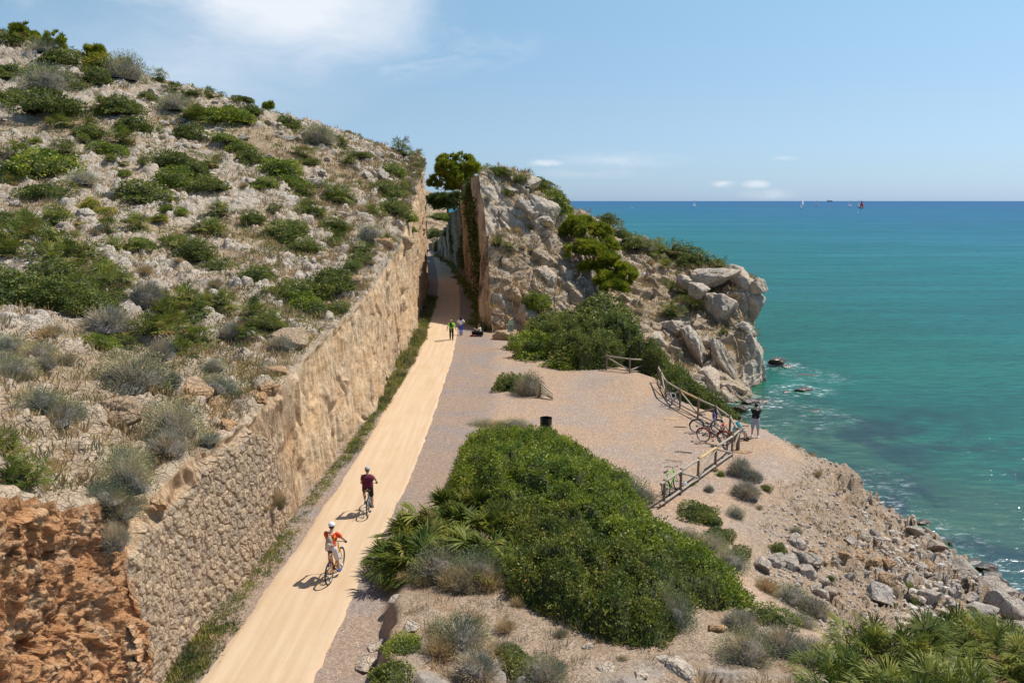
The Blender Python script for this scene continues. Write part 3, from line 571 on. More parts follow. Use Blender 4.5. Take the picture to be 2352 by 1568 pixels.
# ------------------------------------------------------------ rocky headland on the right of the path
def rocknet(G, sc=1., amp=1., seed=200, vert=.55, lim=None):
    nm = gnormals(G); P = G.reshape(-1, 3); c = np.array((0, 0, CAM_H))-P
    s = (nm.reshape(-1, 3)*c).sum(1).mean()
    if s < 0: nm = -nm
    W = np.stack([fbm(P, .35/sc, 3, seed+k) for k in range(3)], 1)*1.1*sc; Q = (P+W)/sc
    th = .35; R = np.array(((1, 0, 0), (0, 1, 0), (0, 0, 1.)))
    Qa = Q.copy(); Qa[:, 0] = Q[:, 0]+.45*Q[:, 2]; Qa[:, 2] = Q[:, 2]
    a1, a2, ap, ac = worley(Qa*np.array((.36, .36, .36*vert)), seed+10); b1, b2, bp, bc = worley(Qa*np.array((.95, .95, .95*vert)), seed+20); c1, c2, cp_, cc = worley(Qa*2.9, seed+30)
    ea, eb, ec = sstep(0, .07, a2-a1), sstep(0, .09, b2-b1), sstep(0, .15, c2-c1)
    bulge = np.sqrt(np.clip(1-(a1/.95)**2, 0, 1)); bb = np.sqrt(np.clip(1-(b1/.95)**2, 0, 1))
    lay = fbm(P*np.array((.35, .35, 2.4)), 1.4, 4, seed+40)
    d = amp*(.30*bulge*ea+1.15*ap*ea+.05*bb*eb+.45*bp*eb-.26*(1-ea)-.12*(1-eb)+.07*cp_*ec+.10*lay+.12*fbm(P, 1.8, 4, seed+50)+.04*fbm(P, 7, 3, seed+55))-.45*amp
    return nm, P, d, ea*eb, nm.reshape(-1, 3)[:, 2]
# outcrop control net: columns left to right, rows top to foot
OC = [
 [(1101, 398, 82.5), (1104, 425, 81), (1112, 480, 79.5), (1119, 545, 77.5), (1121, 575, 76), (1124, 640, 73), (1127, 700, 71.5), (1131, 785, 69.2)],
 [(1125, 396, 83.5), (1126, 425, 81.5), (1130, 480, 80), (1135, 540, 78.5), (1135, 575, 76), (1136, 640, 73), (1138, 700, 71.5), (1140, 785, 69.0)],
 [(1160, 393, 86), (1160, 425, 83), (1160, 480, 80.5), (1160, 530, 79.5), (1160, 575, 76), (1160, 640, 73), (1158, 700, 71.2), (1158, 800, 68.5)],
 [(1200, 402, 89), (1205, 436, 84), (1205, 452, 82), (1200, 522, 80.5), (1205, 575, 76.5), (1210, 640, 73.5), (1205, 700, 71), (1195, 800, 67.5)],
 [(1235, 422, 91), (1240, 442, 85), (1243, 458, 82.5), (1240, 525, 81), (1245, 575, 77), (1245, 640, 73.5), (1245, 700, 71), (1240, 815, 66)],
 [(1285, 450, 92), (1285, 475, 87.5), (1285, 490, 85.5), (1285, 530, 83.5), (1285, 570, 79), (1285, 640, 74.5), (1285, 700, 71), (1285, 830, 64.5)],
 [(1322, 490, 93), (1322, 505, 90), (1322, 525, 87.5), (1322, 550, 84), (1322, 590, 79), (1322, 650, 74.5), (1322, 710, 71), (1325, 845, 62.5)],
 [(1380, 515, 97), (1380, 535, 93), (1380, 560, 89), (1380, 590, 85), (1380, 630, 80), (1380, 680, 75.5), (1385, 730, 71), (1390, 855, 61.5)],
 [(1440, 545, 98), (1440, 565, 94), (1440, 590, 90), (1440, 625, 85), (1440, 660, 80), (1440, 705, 75.5), (1445, 750, 71.5), (1460, 860, 61.5)],
 [(1500, 562, 98), (1500, 580, 94.5), (1500, 605, 90), (1500, 640, 85), (1500, 680, 80), (1500, 730, 74.5), (1505, 775, 70.5), (1530, 880, 62)],
 [(1560, 590, 96), (1560, 606, 92), (1560, 630, 88), (1560, 665, 83), (1560, 705, 78.5), (1560, 755, 73.5), (1565, 800, 70), (1590, 900, 63)],
 [(1620, 610, 92), (1620, 625, 88), (1620, 650, 84.5), (1620, 685, 80.5), (1622, 725, 77), (1625, 775, 73), (1635, 830, 69.5), (1650, 925, 64)],
 [(1670, 622, 87), (1670, 640, 83.5), (1670, 665, 80.5), (1672, 700, 78), (1678, 745, 75.5), (1685, 800, 72), (1692, 850, 69), (1700, 935, 65)],
 [(1702, 634, 84), (1704, 650, 81), (1705, 680, 78.5), (1706, 710, 77), (1710, 750, 75), (1716, 800, 72), (1722, 850, 69.4), (1730, 925, 66)],
 [(1722, 640, 84), (1726, 655, 82), (1727, 685, 80), (1722, 715, 79), (1728, 760, 76), (1735, 810, 73), (1740, 860, 70.5), (1748, 922, 67.5)],
 [(1728, 650, 88), (1731, 665, 87), (1731, 695, 86), (1724, 725, 85), (1733, 770, 80), (1739, 815, 77), (1744, 860, 74), (1750, 915, 71)],
 [(1700, 652, 96), (1700, 670, 96), (1700, 700, 95), (1700, 730, 94), (1705, 770, 90), (1710, 815, 88), (1710, 860, 86), (1710, 905, 84)]]
ON = []
for r in OC:
    row = [U(a, b, d=c) for a, b, c in r]; e = row[0]
    row = [e+Vector((3, 26, -6)), e+Vector((1.5, 10, -1.6)), e+Vector((.5, 4, -.1))]+row; ON.append(row)
G = loft(ON, 620, 560, .6)
nm, P, d, ed, up = rocknet(G, 1., .95, 200, .32)
edge_d = np.minimum(1, np.minimum(np.arange(G.shape[0]), 40)/40.)[:, None]*np.ones(G.shape[1])[None, :]
d = d*(.35+.65*edge_d.ravel())
G = (P+nm.reshape(-1, 3)*d[:, None]).reshape(G.shape)
up2 = np.abs(gnormals(G)[..., 2]).ravel(); nz = fbm(P, .3, 4, 260); nz2 = fbm(P, 1.5, 3, 264)
soil = sstep(.68, .92, up+.28*nz+.14*nz2)
# bare terrace below the upper crag, path trace across the shoulder
gp = [(1210, 570, 8), (1300, 575, 12), (1160, 575, 6), (1250, 590, 9), (1450, 640, 18), (1480, 620, 15), (1500, 700, 14), (1430, 710, 12), (1460, 760, 12)]
for a_, b_, r_ in gp:
    h_ = U(a_, b_, d=78); q = np.hypot((P[:, 0]-h_.x), (P[:, 2]-h_.z)*1.6); soil = np.maximum(soil, .8*sstep(3.2, 1.2, q)*(up > .25))
warm = np.clip(.8*sstep(5, 0, np.abs(P[:, 0]+1.2))*sstep(8, 3, P[:, 2])+.35*sstep(.1, .5, nz)*(up < .3), 0, 1)
o = grid_mesh('limestone_headland', G, ROCK_GREY, {'soil': soil, 'warm': warm}, flip=True)
tag(o, 'grey limestone crag falling in steps to the sea, right of the cutting', 'cliff')
HEAD = G
fe = G[0, :]     # front-left edge, top to foot
m, nt, p = newmat('shade_toned_wall', .92, .15); pos = geo_pos(nt)
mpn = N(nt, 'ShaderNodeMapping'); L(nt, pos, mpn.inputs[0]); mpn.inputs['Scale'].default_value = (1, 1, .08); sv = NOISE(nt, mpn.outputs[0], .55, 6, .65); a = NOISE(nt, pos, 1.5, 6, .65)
col = MIXC(nt, RAMP(nt, sv, ((.42, 0.), (.56, 1.))), (.10, .065, .045), (.50, .38, .27)); col = MIXC(nt, RAMP(nt, a, ((.4, 0.), (.7, .6))), col, (.45, .35, .26))  # streaked brown rock, darkened so that its shade is put into the colour
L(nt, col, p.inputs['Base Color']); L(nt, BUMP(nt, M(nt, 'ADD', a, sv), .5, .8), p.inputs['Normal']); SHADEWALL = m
# left face of the cutting: from the crag's front edge back along the bend
W = [
 [(1101, 398, 82.5), (1112, 480, 79.5), (1121, 575, 76), (1124, 640, 73), (1131, 785, 69.2)],
 [(1093, 408, 90), (1103, 500, 85), (1110, 600, 80), (1114, 680, 77), (1119, 745, 75.5)],
 [(1086, 417, 97), (1098, 500, 93), (1106, 600, 89), (1108, 660, 87), (1111, 705, 86)],
 [(1078, 424, 104), (1088, 510, 101), (1096, 600, 98), (1098, 650, 97), (1100, 682, 96.5)],
 [(1073, 462, 112), (1080, 520, 110), (1087, 590, 108), (1088, 630, 107), (1089, 658, 106)],
 [(1061, 462, 121), (1068, 520, 119), (1074, 580, 118), (1076, 610, 117), (1077, 638, 117)],
 [(1050, 482, 131), (1056, 530, 130), (1061, 580, 129), (1063, 605, 128), (1065, 620, 128)],
 [(1038, 492, 143), (1041, 530, 142), (1045, 570, 141), (1047, 590, 141), (1048, 606, 141)],
 [(1024, 522, 158), (1026, 545, 157), (1029, 570, 157), (1030, 585, 157), (1031, 596, 157)],
 [(1013, 545, 172), (1013, 560, 171), (1014, 573, 171), (1014, 580, 171), (1014, 590, 170)],
 [(992, 560, 192), (992, 567, 192), (992, 573, 192), (992, 579, 192), (992, 586, 192)]]
WN = [[U(a, b, d=c) for a, b, c in r] for r in W]
for r in WN: r[-1].z = -.2
for j in range(5): pass
G = loft(WN, 380, 320, .4)
nm = gnormals(G); 
if nm[..., 0].mean() > 0: nm = -nm
P = G.reshape(-1, 3)
fl = fbm(P*np.array((1, 1, .07)), .55, 4, 301, .6); fl2 = fbm(P*np.array((1, 1, .05)), 2.2, 4, 303)
a1, a2, ap, ac = worley(P*np.array((.35, .35, .12)), 311)
ef = np.minimum(np.arange(G.shape[0])/14., 1)[:, None]*np.ones(G.shape[1])[None]
d = (1.5*fl+.4*fl2+.9*ap*sstep(0, .2, a2-a1)+.1*fbm(P, 2, 3, 305))*ef.ravel()
G = (P+nm.reshape(-1, 3)*d[:, None]).reshape(G.shape)
ivy = np.clip(sstep(.02, .18, fbm(P*np.array((1, 1, .5)), .22, 4, 307)+.05)*sstep(0, 8, P[:, 1]-86), 0, 1)
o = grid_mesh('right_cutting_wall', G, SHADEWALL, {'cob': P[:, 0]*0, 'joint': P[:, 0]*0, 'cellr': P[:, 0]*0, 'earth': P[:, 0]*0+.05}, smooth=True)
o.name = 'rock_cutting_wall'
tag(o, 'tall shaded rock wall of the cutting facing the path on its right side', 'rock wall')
RW = G
# top of the wall between its rim and the seaward side (back shoulder of the ridge)
rim = G[:, 0]; n = len(rim); R = [rim, rim+np.array((1.2, .5, -.2)), rim+np.array((4, 2, -2.5)), rim+np.array((9, 6, -8)), rim+np.array((18, 12, -20))]
G = resample(np.stack(R, 1)[::4], 60, 1)
P = G.reshape(-1, 3); G = G+np.stack((P[:, 0]*0, P[:, 0]*0, .35*fbm(P, .5, 4, 320)*np.minimum(np.tile(np.arange(60)/6, G.shape[0]), 1)), 1).reshape(G.shape)
struct(grid_mesh('ridge_top', G, ROCK_GREY, {'soil': np.full(len(P), .7), 'warm': P[:, 0]*0}, step=1))
# far hillside beyond the bend of the cutting
FC = [[(940, 425, 255), (940, 470, 235), (940, 540, 205), (940, 590, 185)], [(985, 440, 250), (985, 480, 230), (985, 530, 210), (985, 584, 188)], [(1008, 462, 245), (1008, 495, 228), (1006, 540, 205), (1004, 582, 190)],
      [(1030, 490, 238), (1030, 515, 222), (1024, 550, 205), (1018, 580, 195)], [(1062, 515, 230), (1055, 535, 220), (1045, 560, 205), (1035, 585, 195)]]
FN = []
for r in FC:
    row = [U(a, b, d=c) for a, b, c in r]; row = [row[0]+Vector((-5, 30, -8))]+row; FN.append(row)
G = loft(FN, 160, 170)
nm, P, d, ed, up = rocknet(G, 1.6, .8, 400, .6)
G = (P+nm.reshape(-1, 3)*d[:, None]).reshape(G.shape)
struct(grid_mesh('far_hillside', G, ROCK_HILL, {'soil': sstep(.5, .85, up), 'warm': P[:, 0]*0+.2}, flip=True))
# distant shore ridge falling to the sea behind the headland
# ------------------------------------------------------------ single boulders
def boulder_mesh(name, seed, sub=5, round_=.5, mat=None):
    bm = bmesh.new(); bmesh.ops.create_icosphere(bm, subdivisions=sub, radius=1); V = np.array([v.co[:] for v in bm.verts]); F = np.array([[v.index for v in f.verts] for f in bm.faces]); bm.free()
    r = np.random.default_rng(seed); V0 = V.copy()
    # cut by random planes for a faceted block, then weather it
    for k in range(14):
        n_ = r.normal(size=3); n_ /= np.linalg.norm(n_); c_ = r.uniform(.42, .78); s_ = V@n_; V = V-n_*np.maximum(s_-c_, 0)[:, None]*(1-.04)
    for n_ in ((0, 0, 1), (0, 0, -1)):
        n_ = np.array(n_); s_ = V@n_; V = V-n_*np.maximum(s_-.72, 0)[:, None]*.9
    nn = V0
    f1, f2, pl, cr = worley(V*1.7+seed, seed); g1, g2, _, _ = worley(V*4+seed, seed+3)
    V = V+nn*(.05*fbm(V+seed, 1.8, 4, seed)+.035*fbm(V+seed, 7, 4, seed+1)-.06*(1-sstep(0, .06, f2-f1))-.02*(1-sstep(0, .12, g2-g1))+.05*pl*sstep(0, .1, f2-f1))[:, None]
    z = V[:, 0]*0
    return raw_mesh(name, V, F, mat, {'soil': z, 'warm': z+.08}, True, link=False)
BM_GREY = [boulder_mesh('boulder_mesh', 900+k, 5, mat=ROCK_GREY) for k in range(5)]
BM_WARM = [boulder_mesh('boulder_mesh_warm', 950+k, 5, mat=rock_mat('ochre_boulder', (.56, .42, .28), (.38, .27, .17), (.58, .32, .14), .7) if k == 0 else bpy.data.materials['ochre_boulder']) for k in range(3)]
BM_HILL = [boulder_mesh('boulder_mesh_hill', 980+k, 4, mat=ROCK_HILL) for k in range(5)]
BM_SHORE = [boulder_mesh('boulder_mesh_shore', 1000+k, 4, mat=ROCK_SHORE) for k in range(4)]
m, nt, p = newmat('wet_rock', .25, .6); pos = geo_pos(nt); L(nt, MIXC(nt, RAMP(nt, NOISE(nt, pos, 2, 5), ((.4, 0.), (.6, 1.))), (.10, .05, .02), (.05, .045, .02)), p.inputs['Base Color']); L(nt, BUMP(nt, NOISE(nt, pos, 5, 6), .1), p.inputs['Normal']); WETROCK = m
BM_WET = [boulder_mesh('boulder_mesh_wet', 1020+k, 4, mat=WETROCK) for k in range(3)]
def put(name, mesh, loc, scale, rz=0., rx=0., ry=0.):
    o = bpy.data.objects.new(name, mesh); COL.objects.link(o); o.location = loc
    o.scale = scale if hasattr(scale, '__len__') else (scale,)*3; o.rotation_euler = (rx, ry, rz); return o
def px_m(dist): return FPX/dist
# crag blocks: px, py centre, ground distance, width px, height px, depth m, tilt, mesh, label
BLK = [
 (1232, 484, 81.5, 92, 96, 3.2, .05, 0, 'big pale upright block with vertical cracks on the upper crag'),
 (1281, 497, 84, 46, 92, 3, -.05, 1, 'tall narrow cracked block right of the big pale block on the crag'),
 (1188, 500, 81, 40, 50, 2.2, .1, 2, 'squat netted block left of the big pale block on the crag'),
 (1150, 492, 80.5, 34, 60, 2, 0, 3, 'pale block at the left end of the upper crag'),
 (1205, 420, 84, 64, 34, 2.6, 0, 4, 'flat ledge block near the top of the crag'),
 (1170, 443, 83, 50, 34, 2.6, .1, 1, 'rough block below the crag summit beside a palm'),
 (1120, 412, 82.5, 36, 46, 2.2, 0, 2, 'summit block on the left rim of the crag'),
 (1205, 655, 72.5, 72, 70, 3, .2, 0, 'rounded block under the grassy terrace of the crag'),
 (1258, 650, 73.5, 56, 90, 3, -.3, 1, 'long leaning slab right under the grassy terrace'),
 (1300, 655, 74.5, 44, 110, 3, -.35, 2, 'steep grey rib left of the pine'),
 (1155, 640, 73, 60, 60, 2.6, .1, 3, 'cracked block at the front corner of the cutting'),
 (1155, 715, 70.5, 62, 90, 2.6, 0, 4, 'orange stained block with white scribbles at the cutting entrance'),
 (1215, 730, 69.5, 70, 60, 2.6, .3, 1, 'angular block above the sign beside the bushes'),
 (1330, 625, 80, 66, 76, 3.4, -.3, 3, 'smooth hollowed boulder left of the pine crown'),
 (1570, 645, 80, 50, 40, 2.6, .1, 0, 'grey block left of the flat slabs on the headland'),
 (1605, 668, 76.5, 56, 40, 2.6, .0, 1, 'small stacked block below the headland slabs'),
 (1640, 640, 79, 110, 56, 4.0, -.15, 2, 'broad grey slab on top of the headland'),
 (1690, 638, 80, 60, 60, 3.4, .25, 4, 'second slab on the headland behind the broad one'),
 (1712, 655, 78, 56, 60, 3.2, -.1, 0, 'squared block on the headland beside the knob'),
 (1743, 653, 77.5, 40, 46, 2.2, 0, 3, 'round knob of rock at the outermost tip of the headland'),
 (1718, 698, 77.8, 72, 92, 4.2, -.12, 1, 'large overhanging block of the headland above the sea'),
 (1655, 722, 75.4, 76, 116, 3.6, -.2, 2, 'smooth domed buttress left of the overhanging block'),
 (1710, 752, 73.5, 34, 26, 1.6, .2, 4, 'small perched block on top of the sea stack'),
 (1725, 830, 70.5, 62, 170, 3.6, .05, 0, 'tall dark pillar of rock standing in the sea at the cliff foot'),
 (1600, 800, 69.0, 44, 130, 3.2, -.42, 1, 'leaning pale rib in the middle of the cliff face'),
 (1655, 820, 68.6, 46, 150, 3.2, -.38, 3, 'long leaning rib beside the dark pillar'),
 (1630, 880, 65, 50, 80, 3, -.3, 4, 'rounded buttress at the foot of the cliff'),
 (1550, 765, 71.6, 50, 80, 2.8, -.6, 2, 'sloping slab above the hedge on the cliff'),
 (1505, 785, 69.2, 46, 60, 2.4, -.7, 0, 'low pale slab right above the hedge')]
for i, (px, py, d, wp, hp, dep, tilt, k, lab) in enumerate(BLK):
    c = U(px, py, d=d+dep*.55); s = FPX/(d*1.0)
    o = put('rock_block', BM_GREY[k], c, (wp/s*.64, dep*.62, hp/s*.64), rz=RNG.uniform(-.3, .3), ry=tilt)
    tag(o, lab, 'rock', 'blocks of the limestone crag')
o = put('boulder', BM_WARM[1], U(1168, 778, d=66.5), (1.45, 1.2, .95), .3); tag(o, 'lone pale boulder beside the green sign at the cutting entrance', 'boulder')
print('sea+crag', time.time()-T0)
# ------------------------------------------------------------ plants: shared meshes
def leaves(C, D, W, ln, wd, rnd=None, bend=0.):
    """diamond leaves: centre-line starts at C, runs along D for ln, width along W"""
    n = len(C); ln = np.broadcast_to(ln, (n,))[:, None]; wd = np.broadcast_to(wd, (n,))[:, None]
    V = np.stack((C, C+D*ln*.45+W*wd*.5, C+D*ln, C+D*ln*.45-W*wd*.5), 1).reshape(-1, 3)
    F = np.arange(n*4).reshape(-1, 4); return V, F, (RNG.random(n) if rnd is None else rnd)
def unit(a): return a/(np.linalg.norm(a, axis=1, keepdims=True)+1e-9)
def rdir(n, r): return unit(r.normal(size=(n, 3)))
def perp(D, r): return unit(np.cross(D, rdir(len(D), r)))
def join(parts):
    V = []; F = []; R = []; MI = []; o = 0
    for (v, f, rr, *mi) in parts:
        V.append(v); F.append(f+o); R.append(rr); MI.append(np.full(len(f), mi[0] if mi else 0)); o += len(v)
    return np.concatenate(V), np.concatenate(F), np.concatenate(R), np.concatenate(MI)
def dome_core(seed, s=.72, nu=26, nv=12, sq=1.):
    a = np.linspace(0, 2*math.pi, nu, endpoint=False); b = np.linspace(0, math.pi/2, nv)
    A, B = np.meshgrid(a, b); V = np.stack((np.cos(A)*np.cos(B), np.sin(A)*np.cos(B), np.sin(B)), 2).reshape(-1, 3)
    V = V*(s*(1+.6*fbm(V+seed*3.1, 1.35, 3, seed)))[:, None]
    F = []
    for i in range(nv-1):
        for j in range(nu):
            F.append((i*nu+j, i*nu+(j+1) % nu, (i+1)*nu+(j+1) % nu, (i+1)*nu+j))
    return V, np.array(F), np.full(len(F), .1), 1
def shrub_mesh(seed, mat, n=3200, leaf=.085, ragged=.5, twig=0):
    r = np.random.default_rng(seed); D = rdir(n, r); D[:, 2] = np.abs(D[:, 2])*1.0-.12
    D = unit(D); lump = 1+ragged*1.5*fbm(D+seed*3.1, 1.35, 3, seed)+.22*fbm(D+seed, 3.6, 3, seed+5)
    rad = lump*(r.random(n)**.28*.45+.58)
    C = D*rad[:, None]
    k = fbm(C+seed, 5, 2, seed+9)       # leaf sprays point in local bunches
    L_ = unit(D*.6+rdir(n, r)*.8+np.array((0, 0, .3))); W = perp(L_, r)
    sz = leaf*(.6+.8*r.random(n))
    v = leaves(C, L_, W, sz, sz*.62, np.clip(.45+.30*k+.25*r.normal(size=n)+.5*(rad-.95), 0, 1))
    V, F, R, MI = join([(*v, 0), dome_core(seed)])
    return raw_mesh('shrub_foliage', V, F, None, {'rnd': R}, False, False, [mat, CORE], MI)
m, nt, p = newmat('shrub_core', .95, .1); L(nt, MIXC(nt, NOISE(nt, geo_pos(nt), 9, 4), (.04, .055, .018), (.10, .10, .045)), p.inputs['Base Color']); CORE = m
m, nt, p = newmat('twig_core', .95, .1); L(nt, MIXC(nt, NOISE(nt, geo_pos(nt), 12, 4), (.11, .10, .085), (.24, .21, .18)), p.inputs['Base Color']); TCORE = m
def twig_mesh(seed, mat, n=2600, leafmat=None, up=.5, nl=1400, core=.55):
    r = np.random.default_rng(seed); D = rdir(n, r); D[:, 2] = np.abs(D[:, 2])*1.0+up*.25; D = unit(D)
    lump = 1+.28*fbm(D+seed*2.3, 1.7, 3, seed)
    r0 = r.random(n)*.62; C = D*(lump*r0)[:, None]; D2 = unit(D+rdir(n, r)*.38+np.array((0, 0, .12)))
    ln = (.18+.34*r.random(n)); W = perp(D2, r)
    v = leaves(C, D2, W, ln, .011+.010*r.random(n), np.clip(.25+.75*r.random(n)*1., 0, 1))
    parts = [(*v, 0)]
    D = rdir(nl, r); D[:, 2] = np.abs(D[:, 2]); D = unit(D); lp = 1+.28*fbm(D+seed*2.3, 1.7, 3, seed); C = D*(lp*(.7+.34*r.random(nl)))[:, None]
    D2 = unit(D+rdir(nl, r)*.5); v = leaves(C, D2, perp(D2, r), .055, .022, np.clip(r.random(nl), 0, 1)); parts.append((*v, 2))
    cv, cf, cr_, _ = dome_core(seed, core); parts.append((cv, cf, cr_, 1))
    V, F, R, MI = join(parts)
    return raw_mesh('shrub_twigs', V, F, None, {'rnd': R}, False, False, [mat, TCORE, leafmat or mat], MI)
def fan(r, C, A, size, nl=15, spread=2.5, dead=False):
    """one palm fan: blades in a plane facing axis A from hub C"""
    Wd = np.cross(A, np.array((0, 0, 1.))); Wd = Wd/(np.linalg.norm(Wd)+1e-6); Upv = np.cross(Wd, A); nrm = Upv
    th = np.linspace(-spread/2, spread/2, nl)+r.normal(size=nl)*.05
    D = np.cos(th)[:, None]*A+np.sin(th)[:, None]*Wd+nrm*(.10*r.normal(size=nl)[:, None]-.12*np.abs(th)[:, None]); D = unit(D)
    Wv = unit(np.cross(D, nrm+.0*D)+.35*np.sin(th)[:, None]*nrm); ln = size*(.78+.3*r.random(nl))*(1-.10*np.abs(th)); n = nl
    Cc = np.repeat(C[None], nl, 0)+D*size*.06
    wd = size*(.085 if nl < 20 else .065); dr = np.array((0, 0, -1.))*(size*(.05+.14*r.random(nl)))[:, None]
    M1 = Cc+D*ln[:, None]*.55; T = Cc+D*ln[:, None]+dr
    V = np.stack((Cc, M1+Wv*wd*.5, T, M1-Wv*wd*.5), 1).reshape(-1, 3)
    b = r.random()
    return V, np.arange(nl*4).reshape(-1, 4), np.clip(b*.6+.15+.22*r.random(nl), 0, .9 if not dead else 1), (1 if dead else 0)
def palm_mesh(seed, nf=34, fs=.55, nl=15, flat=.45):
    r = np.random.default_rng(seed); parts = []
    for k in range(nf):
        a = r.uniform(0, 2*math.pi); e = r.uniform(.05, 1.45)**1.0; base = np.array((r.normal()*.22, r.normal()*.22, .05))
        A = np.array((math.cos(a)*math.cos(e), math.sin(a)*math.cos(e), math.sin(e)*.9+.05)); A /= np.linalg.norm(A)
        st = (.35+.50*r.random()); C = base+A*st*(1 if e > .4 else .9); C[2] = max(C[2]*(.6+flat*.6), .05)
        A2 = A+np.array((0, 0, -.25-.25*r.random())); A2 /= np.linalg.norm(A2)
        dead = r.random() < (.20 if e < .35 else .04)
        parts.append(fan(r, C, A2, fs*(.8+.4*r.random()), nl, 2.5+.8*r.random(), dead))
        W = np.cross(A, (0, 0, 1.)); W /= np.linalg.norm(W)+1e-6; w2 = W*.012
        parts.append((np.array((base-w2, base+w2, C+w2, C-w2)), np.array([[0, 1, 2, 3]]), np.array([.5]), 0))
    cv, cf, cr_, _ = dome_core(seed, .34, 18, 7); parts.append((cv, cf, cr_, 2))
    V, F, R, MI = join(parts)
    return raw_mesh('palm_fans', V, F, None, {'rnd': R}, False, False, [LEAF_PALM, LEAF_PALM_DEAD, CORE], MI)
def grass_blades(pts, hgt, r, nb=14, rad=.5, lean=.55, wd=.035):
    n = len(pts); P = np.repeat(pts, nb, 0); h = np.repeat(hgt, nb)*(.5+.7*r.random(n*nb))
    a = r.uniform(0, 2*math.pi, n*nb); ra = rad*np.repeat(hgt, nb)*r.random(n*nb)
    P = P+np.stack((np.cos(a)*ra, np.sin(a)*ra, -.02+0*ra), 1)
    D = unit(np.stack((np.cos(a)*lean*r.random(n*nb), np.sin(a)*lean*r.random(n*nb), np.ones(n*nb)), 1)+r.normal(size=(n*nb, 3))*.22)
    tr = np.repeat(r.random(n), nb)
    return leaves(P, D, perp(D, r), h, h*wd*2+.006, np.clip(tr*.7+.3*r.random(n*nb), 0, 1))
SH = {
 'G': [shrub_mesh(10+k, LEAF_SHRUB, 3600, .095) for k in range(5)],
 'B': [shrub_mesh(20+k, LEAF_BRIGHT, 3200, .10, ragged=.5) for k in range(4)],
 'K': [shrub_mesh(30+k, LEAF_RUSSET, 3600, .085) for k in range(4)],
 'Y': [shrub_mesh(40+k, LEAF_YELLOW, 2600, .10, ragged=.5) for k in range(2)],
 'P': [palm_mesh(50+k, 50, .46, 13) for k in range(6)],
 'W': [palm_mesh(60+k, 40, .60, 19) for k in range(3)],
 'Q': [palm_mesh(70+k, 84, .40, 20) for k in range(3)],
 'S': [twig_mesh(80+k, LEAF_GREY, 1900, LEAF_SAGE, nl=3000) for k in range(4)],
 'T': [twig_mesh(90+k, LEAF_GREY, 3400, LEAF_GREY, nl=500) for k in range(4)],
 'D': [twig_mesh(100+k, LEAF_DRY, 1500, LEAF_DRY, up=1.5, nl=200, core=.3) for k in range(3)],
}
KIND = {'G': ('green_shrub', 'dark green leafy shrub', 'shrub'), 'B': ('bright_shrub', 'bright green ragged shrub', 'shrub'), 'K': ('olive_shrub', 'olive brown mounded shrub', 'shrub'),
        'Y': ('yellow_shrub', 'yellow tinted shrub', 'shrub'), 'P': ('fan_palm', 'low fan palm clump', 'palm'), 'Q': ('fan_palm', 'large spiky fan palm clump', 'palm'),
        'W': ('fan_palm', 'bold yellow green fan palm clump', 'palm'), 'S': ('sage_bush', 'grey green wiry bush', 'bush'), 'T': ('twiggy_bush', 'grey leafless twiggy bush', 'bush'), 'D': ('dry_bush', 'straw brown dry bush', 'bush')}
ORD = ['first', 'second', 'third', 'fourth', 'fifth', 'sixth', 'seventh', 'eighth', 'ninth', 'tenth', 'eleventh', 'twelfth', 'thirteenth', 'fourteenth', 'fifteenth', 'sixteenth', 'seventeenth', 'eighteenth', 'nineteenth', 'twentieth'] + ['twenty-'+x for x in ('first', 'second', 'third', 'fourth', 'fifth', 'sixth', 'seventh', 'eighth', 'ninth')]+['thirtieth']
PLACED = []
def zone(px, py, nm):
    if nm == 'limestone_headland': return 'on the seaward crag' if py < 600 else 'on the headland slope'
    if nm in ('hillside', 'rock_cutting_wall'):
        if px < 330: b = 'at the left edge of the hillside'
        elif px < 650: b = 'mid hillside'
        else: b = 'on the hill near the cutting rim'
        if py < 240: return 'just below the skyline '+b.replace('mid hillside', 'of the middle hillside')
        if py < 480: return 'high '+b.replace('mid hillside', 'on the middle hillside')
        if py < 720: return 'halfway up '+b.replace('mid hillside', 'the middle hillside')
        return 'low down above the wall '+b.replace('mid hillside', 'on the hillside')
    if nm in ('far_hillside', 'gravel_track', 'ridge_top'): return 'beyond the cutting'
    if px < 1330 and py > 1200: return 'on the stony mound beside the path'
    if py > 1200: return 'on the seaward slope in the foreground'
    if px > 1500: return 'outside the wooden fence'
    return 'beside the gravel forecourt'
def plant(kind, px, py, wpx, hs=1., rot=None, wide=1.15, sink=.06):
    h = cast(px, py, skip=('path', 'gravel_track'))
    if h is None: return None
    loc, dist, nm = h[0], h[2], h[3]
    dep = (loc.x*0)+(loc.y*CP+(CAM_H-loc.z)*SP); r = wpx/FPX*dep/2*wide*(1.22 if kind == 'P' else 1.25 if kind in 'ST' else 1.1)
    me = random.choice(SH[kind]); o = bpy.data.objects.new(KIND[kind][0], me); COL.objects.link(o)
    s = r*random.uniform(.92, 1.08)
    o.scale = (s, s*random.uniform(.75, 1.1), s*hs*random.uniform(.75, 1.1)); o.location = loc-Vector((0, 0, sink*s)); o.rotation_euler = (random.uniform(-.12, .12), random.uniform(-.12, .12), random.uniform(0, 6.28))
    PLACED.append((o, kind, zone(px, py, nm), px)); return o
HT = {'G': .72, 'B': .75, 'K': .62, 'Y': .7, 'P': 1.0, 'Q': 1.0, 'S': .95, 'T': .95, 'D': .9}
CROP = {'H': (0, 0, .3418), 'L': (0, 516.8, .3418), 'M': (689, 287, .3418), 'R': (1148.4, 344.5, .3418), 'C': (803.9, 1032.4, .3418), 'S': (1548, 1032.4, .3418), 'F': (1378, 803.9, .2563), 'B': (0, 1032.4, .3418)}
